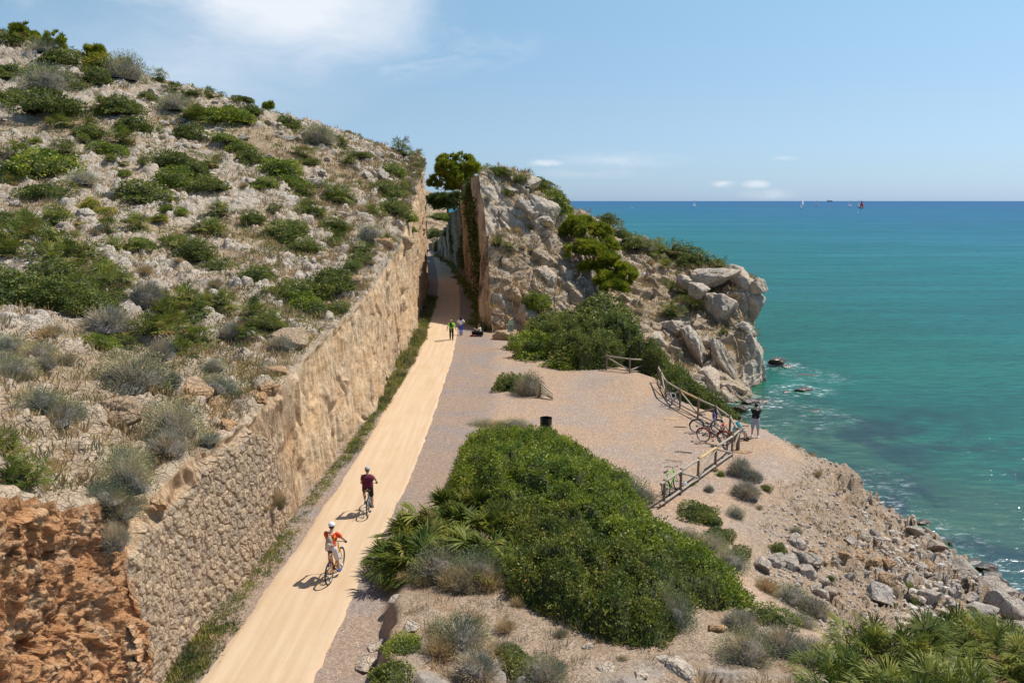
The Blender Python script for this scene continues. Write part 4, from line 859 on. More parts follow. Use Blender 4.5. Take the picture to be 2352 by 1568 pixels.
PL = '''H 100 320 180 P;H 30 265 60 K;H 300 370 150 S;H 380 440 240 G;H 80 530 230 G;H 290 540 190 G;H 670 470 200 Y;H 840 550 240 S;H 1070 555 110 P;H 1190 575 60 P;H 1330 605 150 K;H 1170 630 120 P;H 1290 640 90 K;H 1400 665 120 P;H 1485 650 60 P
H 650 570 190 G;H 460 540 80 P;H 580 500 80 P;H 330 630 300 S;H 500 610 140 K;H 90 710 220 P;H 20 690 100 P;H 320 710 90 P;H 700 740 140 P;H 800 780 220 G;H 990 670 120 G;H 1180 750 200 S;H 1340 840 180 P;H 1560 840 250 B;H 1430 820 200 B;H 1290 800 120 P;H 370 790 300 G
H 420 870 160 P;H 610 870 120 P;H 900 900 220 G;H 860 820 80 P;H 1240 940 190 G;H 840 990 180 P;H 430 1040 160 P;H 560 970 100 P;H 600 930 200 G;H 240 970 90 Y;H 130 1090 220 P;H 330 1170 330 B;H 60 1250 120 P;H 100 1170 200 G;H 290 1330 250 K;H 740 1090 90 P;H 960 1110 70 P;H 830 1120 70 P;H 720 1040 200 B
H 1430 1140 190 P;H 1500 960 130 B;H 1600 1030 150 B;H 1170 1130 250 G;H 1330 1200 200 G;H 1250 1190 120 P;H 1680 1110 180 G;H 1700 780 150 G;H 1580 695 60 P;H 1640 690 130 K;H 1730 720 70 P;H 1805 740 50 G;H 1900 790 180 K;H 1920 860 140 G;H 2160 970 200 S;H 2030 1070 150 P;H 2080 1120 150 K
H 1880 1190 280 B;H 1980 1260 150 B;H 1780 1270 130 B;H 2240 860 180 P;H 2290 950 60 P;H 2320 1100 60 P;H 2220 1370 150 P;H 2300 1350 120 K;H 2150 1460 100 P;H 2060 1380 100 K;H 1850 1440 120 P;H 1490 1450 170 P;H 1500 1280 90 P;H 1400 1290 200 G;H 950 1350 280 G;H 1150 1270 200 B;H 600 1400 120 Y;H 690 1450 130 Y
H 380 1530 260 P;H 720 1570 150 P;H 930 1570 200 P;H 1120 1420 90 B;H 1220 1440 90 B;H 1060 1490 100 Y;H 1700 1500 130 G;H 1960 1560 180 G;H 820 1190 100 B;H 560 1250 160 S;H 1400 1570 200 P;H 2290 1540 120 K;H 1000 1000 60 D;H 1080 940 60 D;H 1640 1270 90 D;H 500 760 80 D
M 110 130 180 S;M 280 135 70 P;M 330 265 110 P;M 400 225 130 K;M 390 65 110 G;M 570 135 150 G 1.3;M 680 215 160 P;M 790 215 80 P;M 785 290 80 K;M 600 350 170 B;M 700 440 100 P;M 560 500 220 G;M 600 600 170 G;M 500 625 140 P;M 240 525 200 P;M 720 660 110 B;M 755 720 60 B;M 590 800 130 P;M 470 770 140 S
M 120 625 120 P;M 230 710 160 G;M 40 600 120 G;M 230 825 120 P;M 430 860 160 P;M 400 920 150 G;M 40 880 140 G;M 200 1110 240 G;M 80 1180 200 G;M 210 1270 170 K;M 350 970 130 G;M 40 480 120 P;M 480 950 90 D;M 440 1100 90 D
M 1330 350 160 K;M 1480 390 110 K 1.3;M 1590 440 200 K;M 1730 600 150 B 1.9;M 1690 500 110 G 1.3;M 1390 480 90 P;M 1260 520 60 S 1.3;M 1330 820 100 P;M 1400 835 90 P;M 1590 1230 140 B 1.5;M 1660 700 100 D;M 1550 720 110 D;M 1450 740 110 D;M 1430 880 80 D;M 1560 860 90 D;M 1600 930 80 D;M 1500 840 70 D
R 720 510 150 K 1.2;R 800 590 110 G;R 870 670 200 G;R 960 690 160 S;R 1020 740 130 P;R 1100 700 180 P;R 1200 740 200 K;R 1310 790 220 G;R 1110 800 100 P;R 1185 855 70 P;R 1470 800 110 P;R 1570 880 90 P;R 1150 960 140 P;R 1230 1030 110 G;R 1290 970 150 P;R 1320 1080 130 P;R 1150 1120 150 Q 1.2;R 925 1110 80 T;R 930 1200 50 T;R 1500 1240 80 P;R 990 880 60 D;R 960 1000 50 D;R 1010 780 90 D;R 1190 1390 60 S
R 260 1080 10 B
L 100 150 260 P;L 220 90 240 P;L 60 230 220 P;L 330 270 220 P;L 450 240 220 P;L 350 150 240 P;L 560 260 220 P;L 500 350 220 P;L 680 340 240 P;L 720 430 240 P;L 810 410 150 P;L 150 20 220 P;L 20 100 200 P;L 30 10 160 P;L 150 560 420 G;L 430 580 400 G;L 640 600 300 G;L 350 440 320 G;L 60 450 300 G;L 760 540 200 G;L 540 460 260 G
L 980 560 210 T 1.3;L 730 720 290 T;L 1100 630 240 P;L 1250 650 240 P;L 1000 750 260 P;L 1150 750 260 P;L 1310 810 220 P;L 1210 890 210 P;L 850 830 160 P;L 1060 520 160 P;L 1240 540 200 P;L 1380 560 190 P;L 1500 570 200 P;L 1700 640 220 P;L 1830 670 150 P;L 1640 750 150 P;L 1860 730 150 G;L 1740 700 190 K;L 1550 770 160 T 1.3
L 1100 920 170 T 1.5;L 1150 1080 150 T;L 900 1130 390 S;L 1440 1150 210 S;L 1440 980 140 S;L 380 1350 380 S;L 250 1230 200 S;L 500 1320 200 T;L 60 860 190 S;L 20 930 120 S;L 1170 1440 330 S 1.1;L 1130 1540 260 T;L 1400 1470 140 S;L 1950 500 240 G;L 2030 560 220 B;L 2200 440 240 G;L 2150 620 180 K;L 1740 380 200 G;L 1900 110 260 G;L 2050 180 190 G;L 1300 250 260 G;L 1450 320 170 G
L 1330 180 130 P;L 800 180 210 P;L 960 160 140 B;L 1130 170 150 P;L 1210 140 120 P;L 1440 90 180 P;L 1880 850 170 T;L 2270 100 120 P;L 350 770 200 D;L 640 830 200 B;L 250 900 200 S;L 450 960 200 D;L 100 1050 240 S;L 1450 430 140 D;L 1200 260 90 D;L 980 350 160 D;L 650 80 130 D;L 500 80 120 D;L 300 980 160 T
B 80 260 330 Q 1.1;B 10 60 260 Q;B 760 150 320 S;B 700 380 240 S;B 640 300 160 T;B 350 120 120 D;B 1850 360 120 D 1.6;B 1780 420 100 D
F 880 470 220 T 1.3;F 960 540 150 T;F 1250 1130 200 T 1.2;F 1350 1170 190 T;F 1300 1330 250 T 1.2;F 980 1270 100 T;F 1080 1130 80 B;F 900 1500 260 G;F 1000 1560 200 G;F 1480 1250 90 K;F 1220 1500 130 S;F 1430 1430 100 D;F 1760 880 90 D;F 1890 960 110 D;F 1950 1140 110 D;F 820 1210 60 B;F 1030 1090 80 D
S 700 690 100 G 1.4;S 820 570 80 S;S 170 480 180 G;S 300 600 200 K;S 420 730 170 K;S 250 700 200 S;S 360 800 230 S;S 1560 950 100 G 1.3;S 1600 1040 70 G 1.2;S 1460 1060 70 G 1.4;S 1050 870 50 G;S 620 960 200 D;S 780 1040 220 S;S 930 1130 220 T;S 450 1230 240 T;S 480 1450 300 S 1.2;S 720 1380 330 T;S 900 1420 260 T;S 620 1180 240 G;S 850 1200 180 S;S 100 640 140 S
C 1290 970 180 T 1.2;C 380 1340 210 B .8;C 750 1360 360 S;C 600 1420 320 D;C 1100 1470 250 G;C 850 1530 320 T;C 1300 1570 280 S;C 1000 1400 260 D;C 1420 1270 150 D;C 260 1570 240 G;C 700 960 280 D 1.2;C 950 960 260 D 1.2;C 500 930 180 D;C 850 1170 120 D;C 1050 1240 200 D;C 600 1240 150 S;C 1120 1060 150 D;C 380 900 150 D;C 1830 1420 90 D;C 1400 1490 100 S'''
for line in PL.split('\n'):
    for e in line.split(';'):
        e = e.split()
        if len(e) < 5 or float(e[3]) < 20: continue
        ox, oy, f = CROP[e[0]]; k = e[4]; hs = HT[k]*(float(e[5]) if len(e) > 5 else 1.)
        wp = float(e[3])*f; plant(k, ox+float(e[1])*f, oy+float(e[2])*f-wp*.10, wp, hs)
# big palms close to the camera
for px, py, wp in ((1990, 1500, 210), (2110, 1530, 250), (2240, 1500, 240), (2330, 1560, 240), (1930, 1590, 200), (2060, 1640, 280), (2210, 1640, 280), (2330, 1680, 260), (2170, 1480, 180), (2290, 1470, 160)):
    plant('Q', px, py+14, wp, 1.0, wide=1.02)
for px, py, wp in ((930, 1310, 130), (985, 1300, 140), (1050, 1290, 140), (1120, 1290, 140), (950, 1255, 130), (1010, 1235, 140), (1075, 1225, 140), (1140, 1240, 130), (1180, 1290, 110), (1040, 1180, 110), (1100, 1180, 100), (900, 1290, 90), (1160, 1330, 100)):
    plant('W', px, py, wp, 1.0, wide=1.3)
for px, py, wp, k in ((1010, 1330, 110, 'S'), (1095, 1345, 95, 'S'), (1060, 1355, 80, 'T'), (1245, 1370, 75, 'T'), (1395, 1345, 60, 'S'), (1530, 1430, 100, 'S'), (1440, 1150, 80, 'S')): plant(k, px, py, wp, 1.3)
for px, py, wp, k, hs in ((272, 1120, 105, 'S', 1.3), (250, 1180, 85, 'S', 1.4), (243, 1250, 60, 'T', 1.8), (628, 1165, 40, 'D', 1.8)):
    o = plant(k, px, py, wp, hs)
    if o is not None: o.location += Vector((.30, -.10, .0))
def canopy(name, label, poly, hfn, mat, n, leaf, seed, maskfn=None, depth=.45, coresz=.16, nc=10):
    """a sprawling shrub: leaf sprays over a lumpy canopy above a plan outline"""
    r = np.random.default_rng(seed); P = np.array(poly, float); lo, hi = P.min(0), P.max(0)
    def inside(X, Y):
        c = np.zeros(len(X), bool); dmin = np.full(len(X), 1e9); m = len(P)
        for i in range(m):
            x0, y0 = P[i]; x1, y1 = P[(i+1) % m]
            cr = ((y0 > Y) != (y1 > Y)) & (X < (x1-x0)*(Y-y0)/((y1-y0)+1e-12)+x0); c ^= cr
            t = np.clip(((X-x0)*(x1-x0)+(Y-y0)*(y1-y0))/((x1-x0)**2+(y1-y0)**2+1e-9), 0, 1); dmin = np.minimum(dmin, np.hypot(X-x0-t*(x1-x0), Y-y0-t*(y1-y0)))
        return c, dmin
    def height(X, Y, dm):
        Q = np.stack((X, Y, X*0), 1); seed = 500
        l1, l2, _, _ = worley((Q+.5*np.stack((fbm(Q, .9, 3, 901), fbm(Q, .9, 3, 902), X*0), 1))*.72+seed, seed); lump = np.sqrt(np.clip(1-(l1/.95)**2, 0, 1)); l3, l4, _, _ = worley(Q*1.9+seed, seed+1)
        return (hfn(X, Y)*(1-np.exp(-dm/.45))*(.30+.62*lump*sstep(0, .22, l2-l1)+.36*np.sqrt(np.clip(1-(l3/.8)**2, 0, 1)))*(1+.45*fbm(Q, .35, 3, seed+3))+.12*fbm(Q, 1.1, 3, seed))
    gx = np.arange(lo[0], hi[0]+coresz, coresz); gy = np.arange(lo[1], hi[1]+coresz, coresz); GX, GY = np.meshgrid(gx, gy)
    def gz(X, Y):
        out = np.zeros(len(X))
        for i, (a, b) in enumerate(zip(X, Y)):
            h = down(a, b, ('ground', 'limestone_headland')); out[i] = h[0].z if h else -2
        return out
    z0 = gz(GX.ravel(), GY.ravel()).reshape(GX.shape)
    c, dm = inside(GX.ravel(), GY.ravel())
    if maskfn is not None: mk_ = maskfn(GX.ravel(), GY.ravel())
    hh = height(GX.ravel(), GY.ravel(), dm); zc = z0.ravel()+np.where(c, hh, 0)
    Zt = zc.reshape(GX.shape)
    Vc = np.stack((GX.ravel(), GY.ravel(), z0.ravel()+np.where(c, hh-depth*.55, -.3)), 1); ny_, nx_ = GX.shape
    a = (np.arange(ny_-1)[:, None]*nx_+np.arange(nx_-1)[None, :]); Fc = np.stack((a, a+1, a+nx_+1, a+nx_), 2).reshape(-1, 4)
    kc = c & (mk_ if maskfn is not None else True); Fc = Fc[kc[Fc].any(1)]
    X = r.uniform(lo[0], hi[0], n*3); Y = r.uniform(lo[1], hi[1], n*3); ci, di = inside(X, Y)
    if maskfn is not None: ci &= maskfn(X, Y)
    X, Y, di = X[ci], Y[ci], di[ci]; X, Y, di = X[:n], Y[:n], di[:n]
    fx = np.clip((X-gx[0])/coresz, 0, nx_-1.001); fy = np.clip((Y-gy[0])/coresz, 0, ny_-1.001); ix = fx.astype(int); iy = fy.astype(int); ux = fx-ix; uy = fy-iy
    def bil(A): return A[iy, ix]*(1-ux)*(1-uy)+A[iy, ix+1]*ux*(1-uy)+A[iy+1, ix]*(1-ux)*uy+A[iy+1, ix+1]*ux*uy
    zt = bil(Zt); sx = bil(np.gradient(Zt, coresz, axis=1)); sy = bil(np.gradient(Zt, coresz, axis=0)); nr = unit(np.stack((-sx, -sy, np.ones(len(sx))), 1))
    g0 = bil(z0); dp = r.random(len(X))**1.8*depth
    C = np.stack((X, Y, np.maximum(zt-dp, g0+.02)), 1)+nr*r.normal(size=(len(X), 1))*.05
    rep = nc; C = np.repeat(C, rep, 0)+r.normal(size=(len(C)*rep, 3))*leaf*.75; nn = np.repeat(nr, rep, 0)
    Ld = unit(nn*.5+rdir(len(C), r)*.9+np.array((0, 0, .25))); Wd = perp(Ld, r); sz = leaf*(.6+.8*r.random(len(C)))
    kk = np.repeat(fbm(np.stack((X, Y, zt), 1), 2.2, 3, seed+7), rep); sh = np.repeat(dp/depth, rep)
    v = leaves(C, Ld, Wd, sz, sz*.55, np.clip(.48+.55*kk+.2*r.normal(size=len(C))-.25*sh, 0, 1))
    V, F, R, MI = join([(*v, 0), (Vc, Fc, np.full(len(Fc), .1), 1)])
    o = raw_mesh(name, V, F, None, {'rnd': R}, False, True, [mat, CORE], MI)
    return tag(o, label, 'shrub')
def XY(*pts): return [tuple(U(a, b, z=z)[:2]) for a, b, z in pts]
# great mound of shrub between path and forecourt
BIG = XY((1165, 1345, 1.2), (1255, 1400, 1.1), (1330, 1440, 1.0), (1420, 1475, 1.0), (1520, 1480, .9), (1580, 1430, .8), (1600, 1385, .7), (1680, 1400, .5), (1740, 1390, .4), (1700, 1330, .3), (1600, 1265, .1), (1500, 1195, .1), (1470, 1140, 0), (1400, 1085, 0), (1330, 1035, 0), (1275, 1000, 0))+[(.5, 38.2), (-1.4, 38.6), (-2.3, 36.4), (-2.5, 33), (-2.6, 30.5), (-1.9, 28.2), (-.9, 26), (-.3, 23.5), (-.1, 21.3)]
def sid(X, Y):       # which of the three sprawling shrubs a spot belongs to
    w_ = fbm(np.stack((X, Y, X*0), 1), .8, 3, 777)*1.6
    a = Y+w_-(27.5-.9*(X+2)); b = X+.6*w_-(3.2+.12*(Y-18))
    return np.where(a > 0, 0, np.where((b > 0) & (Y > 18.6), 2, 1))
hb = lambda X, Y: np.interp(Y, [16, 18, 22, 28, 33, 39], [.75, 1.0, 1.2, 1.3, 1.05, .65])*np.interp(X, [-3, 1, 6], [1.0, 1.05, .8])
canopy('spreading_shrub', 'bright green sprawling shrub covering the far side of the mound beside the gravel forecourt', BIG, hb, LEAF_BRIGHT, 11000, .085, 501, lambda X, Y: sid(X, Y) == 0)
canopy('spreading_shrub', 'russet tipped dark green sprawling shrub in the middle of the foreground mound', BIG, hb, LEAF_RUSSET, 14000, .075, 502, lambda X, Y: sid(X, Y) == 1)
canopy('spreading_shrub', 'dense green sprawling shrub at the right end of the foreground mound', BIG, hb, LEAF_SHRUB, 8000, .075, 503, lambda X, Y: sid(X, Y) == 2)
# hedge along the back of the forecourt
HG = XY((1185, 785, 0), (1215, 805, 0), (1260, 830, 0), (1330, 850, 0), (1390, 848, 0))+[(8.2, 55.5), (9.6, 52.5), (9.6, 49.5), (9.5, 46.5), (10.5, 45.0), (11.8, 43.4), (13.0, 42.8), (13.4, 44.5), (12.8, 49), (11.8, 54), (10.5, 58.5), (8.5, 62.5), (6, 65.5), (3, 67.5), (.9, 67.0)]
canopy('hedge', 'dark green hedge along the back of the gravel forecourt below the crag', HG, lambda X, Y: np.interp(X, [0, 2, 5, 8, 10, 11.5, 13], [1.0, 1.7, 2.0, 1.7, 1.9, 1.4, .9]), LEAF_SHRUB, 15000, .13, 511, lambda X, Y: X < 8.3, .7, .3, 7)
canopy('hedge', 'low olive green hedge sloping down behind the curved wooden fence', HG, lambda X, Y: np.interp(X, [8, 10, 11.5, 13], [2.2, 1.9, 1.4, .9]), LEAF_RUSSET, 9000, .11, 512, lambda X, Y: X >= 8.3, .6, .3, 8)
for px, py, wp, k, hs in ((1165, 890, 70, 'G', 1.2), (1195, 895, 60, 'G', 1.1), (1215, 905, 60, 'S', 1.3), (1330, 835, 110, 'K', 1.6), (1240, 820, 90, 'B', 1.1), (1290, 842, 70, 'B', .9), (1210, 800, 70, 'B', 1.2), (1270, 800, 80, 'G', 1.3), (1350, 800, 70, 'G', 1.4), (1420, 815, 80, 'G', 1.3), (1300, 815, 60, 'B', 1.2), (1455, 820, 70, 'K', 1.2), (1235, 775, 60, 'G', 1.2), (1375, 740, 120, 'G', 1.1), (1400, 770, 100, 'G', 1.0), (1110, 975, 50, 'S', .5), (1140, 978, 60, 'D', .5), (1180, 975, 60, 'S', .5), (1215, 985, 50, 'D', .5), (1285, 760, 80, 'G', 1.1), (1470, 1150, 70, 'T', 1.0), (1430, 1115, 50, 'T', .9), (1455, 1170, 60, 'S', .8),
                        (1020, 450, 50, 'G', 1.2), (1015, 500, 40, 'K', .8), (1005, 545, 40, 'G', 1.2), (1032, 505, 22, 'B', 1.2), (1000, 500, 30, 'G', .6), (1025, 540, 20, 'G', 1.)):
    plant(k, px, py, wp, HT[k]*hs)
# names for the plants: kind, place, and order from the left among their like
from collections import defaultdict
grp = defaultdict(list)
for t_ in PLACED: grp[(t_[1] if t_[1] != 'Q' else 'Q', t_[2])].append(t_)
for (k, z_), lst in grp.items():
    lst.sort(key=lambda t_: t_[3])
    for i, (o, *_r) in enumerate(lst):
        lab = KIND[k][1]+' '+z_ if len(lst) == 1 else (('leftmost ' if i == 0 else 'rightmost ' if i == len(lst)-1 else ORD[i]+' from the left, ')+KIND[k][1]+' '+z_)
        tag(o, ' '.join(lab.split()[:16]), KIND[k][2], {'shrub': 'shrubs of the coastal scrub', 'palm': 'fan palms of the coastal scrub', 'bush': 'wiry bushes of the coastal scrub'}[KIND[k][2]])
print('plants placed', len(PLACED), time.time()-T0)
# ------------------------------------------------------------ ground cover, stones, netting
def pick(G, mask, n, r, near=None):
    idx = np.nonzero(mask.ravel())[0]; i = r.choice(idx, n); P = G.reshape(-1, 3)[i].copy()
    gx = np.abs(np.diff(G, axis=0)).mean(); P[:, :2] += r.normal(size=(n, 2))*.06; return P, i
r_ = np.random.default_rng(5)
def up_of(G): return np.abs(gnormals(G)[..., 2]).ravel()
hp = HILLG.reshape(-1, 3); hn = fbm(hp, .35, 4, 611); hn2 = fbm(hp, .16, 3, 613); hD = HILLD
upm = (np.tile(np.arange(HILLG.shape[1]), HILLG.shape[0]) > 14) & (np.tile(np.arange(HILLG.shape[1]), HILLG.shape[0]) < HILLG.shape[1]-60)
mk = upm & (HILLSOIL > .35)
P, i = pick(HILLG, mk, 9500, r_); hg = np.clip(.16+.22*r_.random(len(P)), 0, 1)*np.clip(.8+hD[i]/120, .8, 1.5)
v1 = grass_blades(P, hg, r_, 13, .75, .8, .05)
V, F, R, MI = join([(*v1, 0)])
o = raw_mesh('dry_grass', V, F, LEAF_DRY, {'rnd': R}, False); o['kind'] = 'stuff'
# low green scrub between the rocks of the hill
mk = upm & (HILLSOIL > .15) & (hn+.5*hn2 > .10)
P, i = pick(HILLG, mk, 5200, r_); k = 9; C = np.repeat(P, k, 0)+r_.normal(size=(len(P)*k, 3))*np.array((.16, .16, .05)); C[:, 2] += .06
D_ = unit(rdir(len(C), r_)+np.array((0, 0, .8))); sc = np.repeat(np.clip(hD[i]/45, .5, 1.8), k); v2 = leaves(C, D_, perp(D_, r_), .11*sc, .06*sc, np.repeat(r_.random(len(P)), k)*.7+.3*r_.random(len(C)))
V, F, R, MI = join([(*v2, 0)]); o = raw_mesh('low_scrub', V, F, LEAF_VERGE, {'rnd': R}, False); o['kind'] = 'stuff'
# dry grass of the headland and of the ground
HP = HEAD.reshape(-1, 3); hu = np.abs(gnormals(HEAD)[..., 2]).ravel(); m1 = (hu > .55) & (HP[:, 2] > -3)
P, i = pick(HEAD, m1, 4200, r_); v3 = grass_blades(P, .35+.35*r_.random(len(P)), r_, 12, .8, .8, .05)
GP = GROUNDG.reshape(-1, 3); gn = fbm(GP, .5, 4, 621)
inm = (GP[:, 1] < 21) & (GP[:, 0] > -2.8) & (GP[:, 0] < 13) & (gn > -.02) & (GP[:, 2] > .8)
P2, _ = pick(GROUNDG, inm, 1300, r_); v4 = grass_blades(P2, .12+.2*r_.random(len(P2)), r_, 20, .8, .9, .02)
sl = (GP[:, 0] > 9.5) & (GP[:, 0] < 20) & (GP[:, 1] > 18) & (GP[:, 1] < 44) & (gn > .12) & (GP[:, 2] < -.2)
P3_, _ = pick(GROUNDG, sl, 260, r_); v5 = grass_blades(P3_, .12+.22*r_.random(len(P3_)), r_, 18, .9, .9, .03)
lipm = (np.abs(GP[:, 2]+1.0) < .7) & (GP[:, 1] > 33) & (GP[:, 1] < 50) & (GP[:, 0] > 14)
V, F, R, MI = join([(*v3, 0), (*v4, 0), (*v5, 0)])
o = raw_mesh('dry_grass', V, F, LEAF_DRY, {'rnd': R}, False); o['kind'] = 'stuff'
# green verge between wall and path, and at the foot of the right wall
yv = 16.5+(r_.random(9500)**1.25)*80; xa = lerpx(XB, yv)+.15; xb = lerpx(XL, yv)-.02; w_ = np.interp(yv, [16, 20, 26, 34, 42, 50, 60, 75, 95], [.9, .85, .75, .7, .9, 1.0, 1.0, 1.0, .9])
tt_ = r_.random(len(yv)); nz_ = fbm(np.stack((yv, yv*0, yv*0), 1), .5, 3, 631)
P = np.stack((xa+(xb-xa)*tt_*np.clip(w_*1.15+.7*nz_, .6, 1), yv, yv*0), 1); ht = (.05+.11*r_.random(len(yv))**1.5)*(1.25-tt_*.7)*np.clip(1+2.2*nz_, .35, 3)*np.interp(yv, [16, 40, 60, 95], [1, 1.2, 2.0, 2])
kp = fbm(P, 1.3, 3, 633)+.35*r_.normal(size=len(P)) > -.34; P, ht, tt_ = P[kp], ht[kp], tt_[kp]
dr_ = r_.random(len(P)) < .38; vdry = grass_blades(P[dr_], ht[dr_]*1.15, r_, 9, .8, .9, .05); P, ht = P[~dr_], ht[~dr_]
v6 = grass_blades(P, ht, r_, 9, .7, .9, .10)
k = 10; idx = r_.integers(0, len(P), 2400); C = np.repeat(P[idx], k, 0)+r_.normal(size=(len(idx)*k, 3))*np.array((.10, .12, .03)); C[:, 2] = np.abs(C[:, 2])+np.repeat(ht[idx], k)*r_.random(len(C))*.8
D_ = unit(rdir(len(C), r_)+np.array((0, 0, .6))); sc = np.repeat(np.interp(P[idx, 1], [16, 40, 90], [.7, 1, 2]), k); v7 = leaves(C, D_, perp(D_, r_), .07*sc, .04*sc, np.repeat(r_.random(len(idx)), k)*.6+.3*r_.random(len(C)))
V, F, R, MI = join([(*vdry, 0)]); o = raw_mesh('dry_grass', V, F, LEAF_DRY, {'rnd': R}, False); o['kind'] = 'stuff'
RWb = RW[:, -1]; ii = r_.integers(10, len(RWb)-40, 2600); P = RWb[ii]+np.stack((-.1-.9*r_.random(2600), r_.normal(size=2600)*.2, np.zeros(2600)), 1); P[:, 2] = 0
v8 = grass_blades(P, .2+.3*r_.random(len(P)), r_, 9, .9, .9, .12)
V, F, R, MI = join([(*v6, 0), (*v7, 0), (*v8, 0)])
o = raw_mesh('verge_grass', V, F, LEAF_VERGE, {'rnd': R}, False); o['kind'] = 'stuff'
# ivy hanging on the shaded wall
RP = RW.reshape(-1, 3); iv = fbm(RP*np.array((1, 1, .35)), .28, 4, 641); ivm = (iv > .31) & (RP[:, 1] > 78) & (RP[:, 2] > .5)
P, _ = pick(RW, ivm, 1300, r_); k = 7; C = np.repeat(P, k, 0)+r_.normal(size=(len(P)*k, 3))*np.array((.12, .25, .3))-np.array((.15, 0, 0))
D_ = unit(rdir(len(C), r_)+np.array((-.6, 0, -.3))); v9 = leaves(C, D_, perp(D_, r_), .34, .22, r_.random(len(C))*.6)
V, F, R, MI = join([(*v9, 0)]); o = raw_mesh('ivy', V, F, LEAF_PINE_DARK, {'rnd': R}, False); o['kind'] = 'stuff'
# stones: templates and scattering
def stone_templates(k0, n):
    out = []
    for k in range(n):
        bm = bmesh.new(); bmesh.ops.create_icosphere(bm, subdivisions=1, radius=1); V = np.array([v.co[:] for v in bm.verts]); F = np.array([[v.index for v in f.verts] for f in bm.faces]); bm.free()
        r = np.random.default_rng(k0+k)
        for j in range(7):
            n_ = r.normal(size=3); n_ /= np.linalg.norm(n_); s_ = V@n_; V = V-n_*np.maximum(s_-r.uniform(.4, .75), 0)[:, None]
        out.append((V*r.uniform(.6, 1.1, 3), F))
    return out
ST = stone_templates(40, 8)
m, nt, p = newmat('scree_stone', .92, .2); at = ATTR(nt, 'rnd'); pos = geo_pos(nt)
L(nt, MIXC(nt, 1., RAMP(nt, at, ((0, (.28, .25, .22)), (.35, (.42, .37, .31)), (.6, (.50, .37, .25)), (.8, (.54, .46, .37)), (1, (.62, .56, .48)))), RAMP(nt, NOISE(nt, pos, 12, 4), ((.3, .75), (.7, 1.15))), 'MULTIPLY'), p.inputs['Base Color']); STONE = m
def scatter_stones(name, P, sz, r, kind='stuff'):
    Vs = []; Fs = []; Rs = []; o = 0
    t = r.integers(0, len(ST), len(P))
    for k, (Vt, Ft) in enumerate(ST):
        sel = np.nonzero(t == k)[0]
        if not len(sel): continue
        m_ = len(sel); A = r.normal(size=(m_, 3, 3)); Q_, _ = np.linalg.qr(A)
        V = np.einsum('nij,vj->nvi', Q_, Vt)*sz[sel][:, None, None]*np.array((1, 1, .8))+P[sel][:, None, :]
        Vs.append(V.reshape(-1, 3)); Fs.append((Ft[None]+np.arange(m_)[:, None, None]*len(Vt)).reshape(-1, 3)+o); Rs.append(np.repeat(r.random(m_), len(Ft))); o += m_*len(Vt)
    ob = raw_mesh(name, np.concatenate(Vs), np.concatenate(Fs), STONE, {'rnd': np.concatenate(Rs)}, False); ob['kind'] = kind; return ob
sm = (GP[:, 2] < -.45) & (GP[:, 2] > -4.4) & (GP[:, 1] > 15) & (GP[:, 1] < 44) & (GP[:, 0] > 8)
band = np.exp(-((GP[:, 2]+3.0)/1.0)**2)
P, i = pick(GROUNDG, sm, 10000, r_); s_ = (.03+.09*r_.random(len(P))**2.5)*(1+1.2*band[i]*(r_.random(len(P)) < .5)); a1_ = (P, s_)
P, i = pick(GROUNDG, sm & (band > .45) & (GP[:, 1] < 31), 1900, r_); s2_ = .08+.20*r_.random(len(P))**2
nm_ = (GP[:, 1] < 18.5) & (GP[:, 0] > -2.6) & (GP[:, 2] > 1.0)
P4, _ = pick(GROUNDG, nm_, 2600, r_); s4 = .012+.035*r_.random(len(P4))**3
lotm = (np.abs(GP[:, 2]) < .1) & (GP[:, 1] > 26) & (GP[:, 1] < 62) & (GP[:, 0] > -4) & (GP[:, 0] < 12)
P5, _ = pick(GROUNDG, lotm, 2500, r_); s5 = .012+.03*r_.random(len(P5))**4
scatter_stones('scree', np.concatenate((a1_[0], P, P4, P5)), np.concatenate((a1_[1], s2_, s4, s5)), r_)
